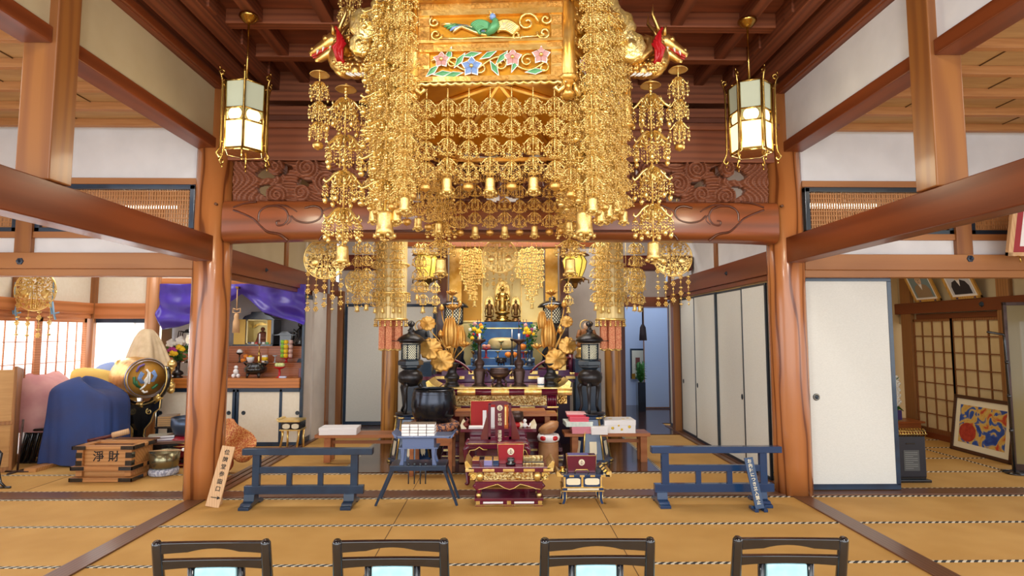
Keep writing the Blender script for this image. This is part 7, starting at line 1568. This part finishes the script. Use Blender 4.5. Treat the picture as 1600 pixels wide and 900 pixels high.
xp = at(20, 640, 7.8).x; 
def ptop(c, s, k): return (-.22*max(0, c)**1.5)*k
t = drape('pink_cloth_cover', 'pink cloth draped over stacked black chairs near the windows', 'cloth', (xp-.15, 7.9, 0), [(.78, .42, 0, .42), (.8, .44, 0, .5), (.8, .42, 0, .75), (.8, .42, 0, .95), (.76, .38, 0, 1.15), (.55, .28, -.05, 1.3), (.3, .15, -.1, 1.36), (.02, .01, -.12, 1.38)], Mpink, 6, .03, 8, ptop)
for i in range(5):
    x = at(24+i*9, 690, 7.7).x; t = T('folding_chair', '%s black folding chair from the left under the pink cloth' % ords[i], 'chair', (x, 7.75, 0), .3, 'black folding chairs under the pink cloth')
    g = MB(); g.tube([(-.03, -.2, .0), (0, -.1, .35), (.02, 0, .75)], .024, 6); g.tube([(.0, .2, .0), (.02, .0, .4), (-.02, -.12, .6)], .024, 6); g.tube([(-.03, -.22, .012), (.12, -.22, .012)], .012, 6); g.tube([(.12, -.2, 0), (.15, -.1, .35), (.17, 0, .75)], .024, 6); g.build('tube_frame', Mblack, t)
    g = MB(); g.box(-.02, .16, -.2, .15, .4, .43); g.build('seat', Mblack, t, .01)
p = fl(27, 738); t = T('music_stand_leg', 'thin dark metal stand post in front of the stacked chairs', 'stand', (p.x, p.y, 0)); g = MB(); g.tube([(0, 0, .02), (.03, 0, .62)], .012, 6); g.tube([(-.14, 0, .01), (.14, 0, .01)], .012, 6); g.tube([(0, -.14, .01), (0, .14, .01)], .012, 6); g.build('post', Mbronz2, t)
# ================================================================ lectern at the left edge
Y = 6.95; L = Lc(5, Y, 0, 700); t = T('wooden_lectern', 'pale wooden lectern cut by the left edge of the view', 'lectern', (at(-5, 700, Y).x-.36, 7.15, 0), .6); x1_ = .3; h = at(30, 582, 6.85).z
Wlec = mat('pale_lectern_wood', 'c4975c', .5, 0, 'ba8c52', 5, stretch=(1, 1, 8))
g = MB(); g.prism([(-.25, 0), (.22, 0), (.3, h-.02), (-.3, h+.02)], -.5, x1_-.01, axis='x'); g.build('body', Wlec, t, .004)
g = MB(); g.prism([(-.27, 0), (.24, 0), (.32, h), (-.33, h+.06)], x1_-.01, x1_+.02, axis='x'); g.box(-.5, x1_, -.305, -.265, .56, .6); g.box(-.5, x1_, -.27, -.25, 0, .06); g.build('frame_board', Wbench if 0 else wood('lectern_edge_wood', 'a06c38', '8a5a2c', 'z', .5, 0, 8, 3), t, .004)
# curved legs of a black chair at the left edge
p = fl(2, 772); t = T('curved_leg_stool', 'black stool with curved legs cut by the left edge of the view', 'stool', (p.x-.5, p.y+.1, 0)); 
for (x, y) in ((.22, -.12), (.25, .12), (-.2, -.12), (-.2, .12)): s = 1 if x > 0 else -1; g = MB(); g.tube([(x-.03*s, y, .42), (x+.03*s, y, .36), (x+.01*s, y, .2), (x+.05*s, y, .06), (x+.1*s, y, .012)], [.02, .022, .018, .014, .014], 8); g.tube([(x, y, .012), (x+.16*s, y, .012)], .012, 6); g.build('leg', Mblack, t)
MB().lathe([(.22, .42), (.28, .44), (.28, .5), (.2, .53), (.001, .53)], n=28).build('seat', Mblack, t)
# ================================================================ donation box
Y = 6.62; p = at(160, 740, Y); t = T('donation_box', 'wooden donation box with black brackets and two black characters', 'donation box', (at(161, 752, Y).x, Y, 0), .0); L = Lc(161, Y, 0, 735); Z = L.z; hh = Z(697); w0 = .31; d0 = .25
def dbx(g, k, z0, z1, o=0, ho=0): w, d = w0*k+o, d0*k+o; return g.box(-w, w, 0-o, 2*d0*k*1+o, z0, z1)
g = MB(); g.box(-w0*.93, w0*.93, .03, d0*1.5-.03, .05, hh-.03); g.build('body', Wbox, t, .003)
g = MB()
for (a, b2, y0_, y1_) in ((-w0, w0, 0, .06), (-w0, w0, d0*1.5-.06, d0*1.5), (-w0, -w0+.06, .06, d0*1.5-.06), (w0-.06, w0, .06, d0*1.5-.06)): g.box(a-.03*(a < 0), b2+.03*(b2 > 0), y0_-.02, y1_+.02, hh-.03, hh)
g.build('top_frame', Wbox, t, .004)
g = MB()
for k in range(6): y = .1+k*.1; g.box(-w0+.06, w0-.06, y, y+.02, hh-.028, hh-.012)
g.build('slats', Wsill, t)
g = MB()
for z0, z1, o in ((Z(735), Z(727.5), .025), (Z(752), Z(745.5), .03)): g.box(-w0-o, w0+o, -.015-o, d0*1.5+o, z0, z1)
for sx in (-1, 1):
    for y in (-.008, d0*1.5-.05): g.box(min(sx*w0*.98, sx*(w0*.98-.07)), max(sx*w0*.98, sx*(w0*.98-.07)), y, y+.06, .06, hh-.03)
g.build('rail', wood('box_rail_wood', 'b27a44', '9a6634', 'x', .45, .1, 9, 4), t, .004)
for sx in (-1, 1):
    for y in (-.03, d0*1.5-.12): x = sx*(w0-.03); MB().prism([(x-.06, 0), (x+.06, 0), (x+.05, Z(752)), (x-.05-.06*(sx > 0), Z(752)), (x-.05+.06*0, Z(752)-.02)], y, y+.15).build('foot', Wbox, t, .003)
g = MB()
for sx in (-1, 1):
    for z, o in ((hh-.015, .012), (Z(731), .026), (Z(748.5), .031)):
        x = sx*(w0+o+.004+(.018 if z > hh-.02 else 0)); g.box(min(x, x-sx*.15), max(x, x-sx*.15), -.02-o, -.014-o+.001, z-.02, z+.02); g.box(min(x, x-sx*.012), max(x, x-sx*.012), -.02-o, .16, z-.02, z+.02); g.box(min(x, x-sx*.012), max(x, x-sx*.012), d0*1.5-.14, d0*1.5+.02, z-.02, z+.02)
    for z in (hh-.1, Z(724)): g.box(min(sx*w0*.98, sx*(w0*.98-.065)), max(sx*w0*.98, sx*(w0*.98-.065)), -.014, -.008, z-.03, z+.03); g.box(min(sx*(w0*.98+.004), sx*w0*.9), max(sx*(w0*.98+.004), sx*w0*.9), -.012, .05, z-.03, z+.03)
g.build('black_bracket', Mblack, t, .001)
for ch, px in (('淨', 151), ('財', 175)): q = at(px, 715, Y); text_mb(ch, .125, TR(q.x-t.location.x, .028, q.z)).build('black_lettering', Mink, t)
# ================================================================ low desk with books behind the box, gongs
p = fl(262, 728); Y = 7.35; L = Lc(230, Y, 0, 690); zt_ = L.z(688); t = T('low_writing_desk', 'dark low desk behind the donation box carrying sutra books', 'desk', (at(228, 690, Y).x, Y, 0), .35)
g = MB().box(-.62, .5, -.2, .2, zt_-.03, zt_); g.build('top', Wsill, t, .004); g = MB(); g.box(-.55, .44, -.16, .16, zt_-.12, zt_-.03); g.build('drawer', Mblack, t)
for x in (-.56, .44):
    for y in (-.15, .15): MB().box(x-.02, x+.02, y-.02, y+.02, 0, zt_-.03).build('leg', Mblack, t)
tx, ty = t.location.x, t.location.y
def onD(x, y): return (tx+x*cos(.35)-y*sin(.35), ty+x*sin(.35)+y*cos(.35), zt_)
Mbk = mat('old_book_cover', '8f8a78', .7); Mcb = mat('cardboard_tan', 'b8905c', .7)
for i, (x, y, w, d, h, m, lb) in enumerate(((.17, 0, .15, .1, .03, mat('violet_book', '5a4a80', .6), 'violet edged sutra book at the bottom of the small stack on the low desk'), (.17, .0, .14, .095, .03, Mbk, 'grey covered sutra book on top of the small stack on the low desk'), (-.28, .02, .16, .08, .035, Mcb, 'tan wooden clapper block lying on the low desk'), (-.05, -.04, .1, .05, .03, Mcb, 'short tan block with dark red handle on the low desk'))):
    q = onD(x, y); t = T('sutra_book' if i < 2 else 'wooden_block', lb, 'book' if i < 2 else 'wooden block', (q[0], q[1], zt_+(.03 if i == 1 else 0)), .35+(.1 if i == 1 else 0)); MB().box(-w, w, -d, d, .004, h-.004).build('pages', Mwhite if i < 2 else m, t, .002)
    if i < 2: g = MB().box(-w-.003, w+.003, -d-.003, d+.003, h-.004, h); g.box(-w-.003, w+.003, -d-.003, d+.003, 0, .004); g.box(-w-.004, -w, -d, d, 0, h); g.build('cover', m, t)
    else: g = MB(); g.box(-w, w, -.003-d, -d, h*.4, h*.5); g.build('groove', Wsill, t)
q = onD(-.42, .06); t = T('rolled_mallet', 'tan padded mallet with dark red handle lying across the low desk', 'mallet', (q[0], q[1], zt_+.035), .2); MB().tube([(.05, 0, .04), (.22, .03, .08)], .035, 10).build('padded_head', Wsign, t); MB().tube([(.06, 0, .04), (-.2, -.03, -.012)], .02, 8).build('handle', mat('dark_red_handle', '5a1c14', .4), t)
# book box on a small black stand
Y = 7.9; L = Lc(262, Y, 0, 660); t = T('small_black_stand', 'small black shelf stand left of the big blue gong', 'stand', (L.loc[0], Y, 0)); zt_ = L.z(664); g = MB(); L.bx(g, 252, 282, 664, 667, -.15, .15); L.bx(g, 268, 276, 667, 690, -.1, .1); g.box(L.x(266), L.x(280), -.12, .12, 0, .04); g.box(L.x(270), L.x(275), -.05, .05, 0, zt_); g.build('stand', Mblack, t, .003)
for i in range(5): o = T('sutra_volume', '%s tan sutra volume from the bottom on the small black stand' % ords[i], 'book', (at(264, 655, Y).x, Y, zt_+.002+.026*i), .25, 'tan sutra volumes on the small black stand'); MB().box(-.1, .1, -.13, .13, 0, .022).build('pages', Mcb, o, .002); MB().box(-.102, .102, -.132, .132, .022, .0245).build('cover', Mcov, o)
# large gong behind the pillar
Y = 7.5; L = Lc(295, Y, 0, 660); t = T('lacquer_gong_stand', 'round dark red gilt stand carrying the blue gong by the left pillar', 'stand', (L.loc[0], Y, 0)); Z = L.z
g = MB(); g.lathe([(.21, 0), (.23, .02), (.22, .04), (.12, .05), (.07, .08), (.06, .14), (.1, .2), (.17, Z(713)), (.2, Z(705)), (.15, Z(698)), (.2, Z(694)), (.16, Z(690))], n=24); g.build('stand_body', mat('dark_red_lacquer', '6e1420', .25, coat=.5), t)
g = MB(); 
for k in range(8): a = pi*k/4; g.ball((.15*cos(a), .15*sin(a), Z(704)), .04, 8, 5, sz=.6); g.tube([(.2*cos(a), .2*sin(a), Z(708)), (.14*cos(a), .14*sin(a), .18), (.15*cos(a), .15*sin(a), .1)], [.02, .012, .02], 6)
for z in (.03, Z(693)): g.lathe([(.225 if z < .1 else .2, z-.006), (.235 if z < .1 else .208, z), (.225 if z < .1 else .2, z+.006)], n=24)
g.build('gilt_mount', Mgold, t)
t = T('red_gong_cushion', 'red and gold cushion under the blue gong', 'cushion', (L.loc[0], Y, Z(690))); MB().lathe([(.1, 0), (.18, .02), (.19, .05), (.15, .08), (.05, .085)], n=28).build('cushion', Mred, t)
g = MB(); g.lathe([(.17, .0), (.188, .015), (.16, .0)], n=28); g.build('gold_cord', Mgold, t)
zq = Z(690)+.08; t = T('blue_gong', 'deep blue grey bronze gong bowl half hidden by the left pillar', 'singing bowl', (at(297, 655, Y).x, Y, zq)); h = at(297, 651, Y).z-zq; MB().lathe([(.001, 0), (.12, 0), (.18, .04), (.215, h*.6), (.21, h), (.2, h), (.205, h*.6), (.17, .06), (.001, .03)], n=36).build('bowl', mat('blue_grey_bronze', '4c5a70', .3, .7), t)
t = T('padded_mallet_head', 'cream ball mallet leaning between the books and the blue gong', 'mallet', (at(272, 677, 7.3).x, 7.42, at(272, 677, 7.3).z-.03)); MB().ball((0, 0, .03), .04, 12, 8).build('padded_head', Mmus, t); MB().tube([(0, 0, .03), (-.16, -.05, -.02)], .012, 6).build('handle', Wsill, t)
# brass gong on patterned cushion
Y = 6.95; L = Lc(257, Y, 0, 715); t = T('grey_patterned_cushion', 'grey diamond patterned ring cushion on the mats by the donation box', 'cushion', (L.loc[0], Y, 0)); MB().lathe([(.12, 0), (.155, .01), (.16, .05), (.15, .075), (.1, .08)], n=32).build('cushion', mat('diamond_cloth', '8f93a6', .7, 0, 'c9ccd6', 40, lo=.48, hi=.52), t)
t = T('brass_basin_gong', 'shallow brass basin gong on the grey patterned cushion', 'gong', (L.loc[0], Y, .078)); h = L.z(705)-.078; MB().lathe([(.12, 0), (.15, .02), (.165, h), (.155, h), (.14, .02), (.001, .01)], n=40).build('basin', mat('olive_brass', '8a8468', .25, .85), t)
t = T('gong_striker', 'thin pale striker lying on the brass basin gong', 'striker', (L.loc[0], Y, .078+h)); MB().tube([(-.17, -.03, .008), (.19, .03, .008)], .008, 6).build('stick', Wsign, t); MB().ball((.2, .03, .012), .02, 8, 6).build('tip', Mwhite, t)
# brocade cloths
Y = 7.35; t = T('purple_gold_brocade_bag', 'crumpled purple and gold brocade bag behind the brass gong', 'bag', (at(270, 700, Y).x, 7.5, 0)); MB().grid(40, 14, lambda u, v: (.2*sin(pi*v)*cos(2*pi*u)*(1+.12*sin(10*pi*u)), .12*sin(pi*v)*sin(2*pi*u)*(1+.12*sin(10*pi*u)), .13-.13*cos(pi*v)+.02*sin(12*pi*u))).build('bag', mat('purple_gold_brocade', '5a3f82', .6, 0, 'c09048', 16, lo=.47, hi=.53), t)
MB().lathe([(.09, .0), (.09, .01)], (0, -.13, .16), 18, M=TR(0, 0, 0)).build('gold_flap', Mgold2, t)
Y = 7.1; L = Lc(372, Y, 0, 690); t = T('orange_brocade_cover', 'orange brocade cloth with dragon pattern draped over a low frame beside the left pillar', 'cloth', (at(368, 690, Y).x, Y, 0)); Z = L.z
g = MB()
def oc(u, v): 
    x = -.14+.42*u; ztop = Z(653)-.28*max(0, u-.35)**1.3*1.6; return (x+.02*sin(v*7), -.1+.06*sin(9*u+v*4)-.1*v*(1-u), ztop*(1-v)+(.16 if u < .5 else .2)*v)
g.grid(30, 18, oc); g.build('cloth', Mbroc, t, solid=.02)
g = MB(); g.ball((-.08, -.16, .12), .13, 16, 10, sz=.9); g.build('stuffed_roll', mat('rust_brocade', 'a8502c', .6, 0, '8a3a20', 20), t)
MB().ball((.12, -.05, .2), .11, 14, 9, sz=.8).build('sleeve', Mbroc, t); MB().tube([(-.2, -.22, .03), (-.1, -.26, .02), (-.02, -.2, .03)], .03, 8).build('green_lining', mat('pale_green_lining', '7fa88a', .6), t)
# ================================================================ right room
p = fl(1428, 754); Y = 6.45; L = Lc(1424, Y, 0, 720); t = T('electric_heater', 'slim black upright heater with label plate and wire guard on top', 'heater', (L.loc[0], Y, 0), -.0); H = L.z(682); w = .17
g = MB().box(-w, w, 0, .13, .05, H); g.build('body', mat('dark_heater_metal', '2c2a30', .4, .3), t, .012)
g = MB(); g.box(-w-.01, w+.03, -.03, .18, 0, .03); g.box(-w, w, .01, .12, .03, .06); g.build('base', Mblack, t, .006)
g = MB(); g.box(-.055, .05, -.006, .004, H*.83, H*.86); g.build('slot_handle', Mblack, t, .002)
MB().box(-.085, .09, -.003, 0, H*.25, H*.7).build('label_plate', mat('grey_label', '4e4e4c', .5), t)
g = MB()
for k in range(9): g.box(-.07, .07 if k % 3 else .02, -.005, -.003, H*(.3+.043*k), H*(.3+.043*k)+.004)
g.build('label_lines', mat('pale_label_ink', '8c8c86', .6), t)
g = MB()
for k in range(11): x = -w+.01+(2*w-.02)*k/10; g.tube([(x, 0, H), (x, -.03, H+.03), (x, .0, H+.075), (x, .1, H+.075), (x, .13, H)], .005, 5)
for z in (H+.03, H+.06): g.tube([(-w, -.03 if z < H+.05 else -.01, z), (w, -.03 if z < H+.05 else -.01, z)], .005, 5)
g.build('wire_guard', Mbrass, t)
t = T('dark_floor_post', 'narrow dark metal post beside the heater', 'post', (at(1399, 740, 6.55).x, 6.55, 0)); g = MB(); g.box(-.03, .03, -.03, .03, .01, .62); g.build('post', Mbronz2, t, .004); MB().lathe([(.1, 0), (.1, .012), (.03, .02)], n=20).build('base', Mblack, t)
# leaning painting
a = fl(1501, 703); b2 = fl(1590, 727); d = (b2-a); ln = 1.05; rz = atan2(d.y, d.x); c = a+d.normalized()*ln/2
t = T('framed_painting', 'framed red, blue and gold painting leaning low against the lattice doors', 'painting', (c.x-.06, c.y+.1, 0), rz); M = TR(0, 0, 0, -.14); Hh = .78; w = ln/2
g = MB(); g.box(-w, w, -.02, .02, 0, .05, M=M); g.box(-w, w, -.02, .02, Hh-.05, Hh, M=M); g.box(-w, -w+.05, -.02, .02, 0, Hh, M=M); g.box(w-.05, w, -.02, .02, 0, Hh, M=M); g.build('frame', wood('dark_frame_wood', '4a2818', '381c10', 'x', .4, .1), t, .004)
MB().box(-w+.045, w-.045, -.006, .01, .045, Hh-.045, M=M).build('cream_mount', Mcream, t)
def m_paint():
    m = mat('abstract_painting', 'c8a24a', .6); N = m.node_tree.nodes; Lk = m.node_tree.links; tc = N.new('ShaderNodeTexCoord'); n1 = N.new('ShaderNodeTexNoise'); n1.inputs['Scale'].default_value = 5.5; n1.inputs['Detail'].default_value = 6; n1.inputs['Distortion'].default_value = 1.2; Lk.new(tc.outputs['Object'], n1.inputs[0])
    r = N.new('ShaderNodeValToRGB'); e = r.color_ramp.elements; e[0].position = .3; e[0].color = lin('1c3a8c'); e[1].position = .7; e[1].color = lin('c2452c')
    for p_, c_ in ((.42, '2f57a8'), (.47, 'd8b860'), (.56, 'cf9a48'), (.61, 'c2452c')): q = e.new(p_); q.color = lin(c_)
    Lk.new(n1.outputs[0], r.inputs[0]); Lk.new(r.outputs[0], N['Principled BSDF'].inputs['Base Color']); return m
MB().box(-w+.13, w-.13, -.009, -.006, .13, Hh-.13, M=M).build('picture', m_paint(), t)
g = MB(); g.prism([(-w+.14+.15*(1+cos(2*pi*i/20)), .28+.13*sin(2*pi*i/20)) for i in range(20)], -.0105, -.009, M=M); g.build('red_shape', mat('brick_red_paint', 'b8402a', .6, 0, 'a02c20', 20), t)
# orchid on a red chest
p = fl(1408, 672); Y = 9.3; t = T('red_chest', 'low red brown chest behind the sliding door carrying the orchid', 'chest', (at(1405, 665, Y).x, Y, 0)); zt_ = at(1405, 656, Y).z; MB().box(-.25, .25, -.15, .2, 0, zt_-.03).build('body', Wshelf, t, .004); MB().box(-.28, .3, -.18, .22, zt_-.03, zt_).build('top', Wshelf, t, .004); MB().box(-.2, .2, -.155, -.15, .05, zt_-.08).build('drawer_front', Wbench, t)
t = T('potted_orchid', 'white orchid in a wrapped green and purple pot on the red chest', 'orchid', (at(1397, 650, Y).x, Y, zt_)); MB().lathe([(.07, 0), (.1, .13), (.09, .13), (.001, .1)], n=8, sm=False).build('green_wrap', mat('lime_wrap', '9fc450', .6), t); MB().box(-.06, .04, -.13, -.11, .02, .17).build('purple_ribbon', mat('violet_ribbon', '4a3a78', .5), t)
g = MB(); g.tube([(0, 0, .1), (-.02, 0, .35), (-.02, -.04, .6), (.05, -.08, .68)], .006, 5); [g.tube([(0, 0, .1), (.08*cos(a), .08*sin(a), .2), (.16*cos(a), .16*sin(a), .14)], [.012, .03, .004], 5) for a in (0, 1.5, 3, 4.4)]; g.build('stem_and_leaves', Mleaf, t)
g = MB(); rn = random.Random(4)
for i in range(16): z = .27+.026*i; x = .03*sin(i*1.7)+.02; [g.ball((x+.03*cos(b3), -.05, z+.03*sin(b3)), .024, 6, 4) for b3 in (0, 1.26, 2.5, 3.8, 5.0)]
g.build('white_blossoms', Mwhp, t)
# portraits leaning forward above the lintel
for i, (py0, lb, bg, coat, fc) in enumerate(((8.95, 'framed portrait of a person in beige robes, nearer the corner', 'teal_backdrop', 'beige_robe', '9a8468'), (8.2, 'framed portrait of a person in dark formal clothes, beside the post', 'pale_backdrop', 'dark_suit', '2e2a30'))):
    t = T('framed_portrait', lb, 'portrait', (XR-.07, py0, 2.145), -pi/2); M = TR(0, -.0, 0, .42); w, Hh = .27, .62
    g = MB(); g.box(-w, w, -.015, .015, 0, .04, M=M); g.box(-w, w, -.015, .015, Hh-.04, Hh, M=M); g.box(-w, -w+.04, -.015, .015, 0, Hh, M=M); g.box(w-.04, w, -.015, .015, 0, Hh, M=M); g.build('frame', wood('gold_frame_wood', 'd0a050', 'b88838', 'z', .4, .1), t, .003)
    MB().box(-w+.035, w-.035, -.005, .008, .035, Hh-.035, M=M).build('white_mount', Mwhite, t); MB().box(-w+.07, w-.07, -.007, -.005, .07, Hh-.07, M=M).build('backdrop', mat(bg, '7a9098' if i == 0 else 'c9cdd8', .6), t)
    MB().prism([(-.16, .075), (.16, .075), (.16, .2), (.12, .27), (.04, .3), (-.04, .3), (-.12, .27), (-.16, .2)], -.009, -.007, M=M).build('clothing', mat(coat, fc, .7), t)
    MB().prism([(-.035, .3), (.035, .3), (0, .2)], -.0105, -.009, M=M).build('collar', Mwhite, t)
    g = MB(); g.prism([(.062*cos(2*pi*k/20), .37+.08*sin(2*pi*k/20)) for k in range(20)], -.0105, -.009, M=M); hd = g.build('head', Mskin, t)
    g = MB(); g.prism([(.064*cos(pi*k/12), .385+.07*sin(pi*k/12)) for k in range(13)]+[(-.05, .41), (0, .425), (.05, .41)], -.0115, -.0105, M=M); g.build('hair', mat('grey_hair_%d' % i, '5a5550', .8), hd)
    g = MB(); [g.box(x-.012, x+.012, -.0118, -.0105, .375, .382, M=M) for x in (-.026, .026)]; g.box(-.004, .004, -.0118, -.0105, .35, .372, M=M); g.box(-.018, .018, -.0118, -.0105, .328, .334, M=M); g.build('facial_features', Wsill, hd)
    for x in (-.15, .17): MB().lathe([(.03, 0), (.035, .02), (.001, .05)], (x, -.0, -.0), 5, sm=False).build('purple_support_cushion', mat('purple_knot_%d%d' % (i, x > 0), '3a2050', .6), t)
# framed calligraphy at the top right edge
Y = 5.75; p = at(1606, 360, Y); t = T('framed_calligraphy', 'framed calligraphy with red mount cut by the right edge of the view', 'calligraphy', (at(1640, 395, Y).x, Y, at(1570, 400, Y).z), -.0); M = TR(0, 0, 0, .2) @ Matrix.Rotation(.0, 4, 'Y'); hh = .52; w = .45
g = MB(); g.box(-w, w, -.02, .02, 0, .04, M=M); g.box(-w, w, -.02, .02, hh-.04, hh, M=M); g.box(-w, -w+.05, -.02, .02, 0, hh, M=M); g.box(w-.05, w, -.02, .02, 0, hh, M=M); g.build('frame', Wsign, t, .003)
MB().box(-w+.045, w-.045, -.008, .01, .035, hh-.035, M=M).build('red_mount', mat('dark_red_mount', '9c2c34', .6), t); MB().box(-w+.12, w-.05, -.01, -.008, .1, hh-.04, M=M).build('white_sheet', Mwhite, t)
g = MB(); g.tube([M @ Vector(q) for q in ((-w+.22, -.014, .36), (-w+.27, -.014, .33))], .016, 6); g.tube([M @ Vector(q) for q in ((-w+.2, -.014, .28), (-w+.25, -.014, .26))], .018, 6); g.tube([M @ Vector(q) for q in ((-w+.21, -.014, .17), (-w+.27, -.014, .21), (-w+.33, -.014, .35))], .014, 6); g.build('brush_strokes', Mink, t)
for x in (-w+.1, -w+.28): g = MB(); g.tube([(x, -.0, .0), (x-.0, -.04, -.01), (x, -.05, -.07)], .008, 5); g.build('brass_hook', Mbrass, t)
# glazed folding screen at the right edge
Mgl = mat('smoky_glass', '8a7a50', .15, 0, alpha=.82, coat=.3)
a = fl(1583, 738); t = T('glazed_screen', 'tall smoky glass panel in a dark metal frame at the right edge', 'glass screen', (a.x, a.y, 0), -.25); hh = 2.02; wd = .8
g = MB(); g.box(0, .035, -.02, .02, .03, hh); g.box(wd-.03, wd, -.02, .02, .03, hh); g.box(0, wd, -.02, .02, hh-.04, hh); g.box(0, wd, -.02, .02, .03, .1); g.build('frame', Mbronz2, t, .003); MB().box(.03, wd-.03, -.006, .006, .1, hh-.03).build('glass_pane', Mgl, t)
g = MB(); g.box(-.12, .12, -.025, .025, 0, .03); g.build('foot', Mblack, t, .004)
t = T('black_stand_pole', 'thin black pole with a bent arm beside the glass screen', 'stand', (a.x-.05, a.y-.08, 0)); g = MB(); g.tube([(0, 0, .02), (-.02, 0, 1.55), (-.03, 0, 1.63), (-.22, 0, 1.66)], .014, 6); [g.lathe([(.02, z-.02), (.02, z+.02)], (-.01, 0, 0), 8) for z in (.5, .9, 1.3)]; g.build('pole', Mblack, t); MB().lathe([(.1, 0), (.1, .015), (.02, .03)], n=18).build('base', Mblack, t)
# plant and dark case in the corridor
t = T('corridor_plant', 'small leafy plant on a dark stand at the end of the corridor', 'plant', (at(1001, 600, 12.2).x, 12.2, 0)); MB().box(-.08, .08, -.1, .1, 0, .62).build('stand', Mblack, t, .005); g = MB()
for i in range(30): a = i*2.4; g.tube([(0, 0, .6), (.08*cos(a), .08*sin(a), .7+.012*i), (.14*cos(a), .14*sin(a), .68+.012*i)], [.004, .02, .002], 4)
g.build('leaves', Mleaf, t)
t = T('dark_hanging_tassel', 'dark tassel hanging from a cord in the corridor opening', 'tassel', (at(1005, 545, 8.9).x, 8.9, at(1005, 532, 8.9).z)); g = MB(); g.lathe([(.02, .25), (.045, .2), (.05, .14), (.06, 0), (.001, 0)], n=14); g.tube([(0, 0, .25), (0, 0, 1.05)], .012, 6); g.build('tassel', mat('dark_tassel_silk', '201c2c', .7), t)
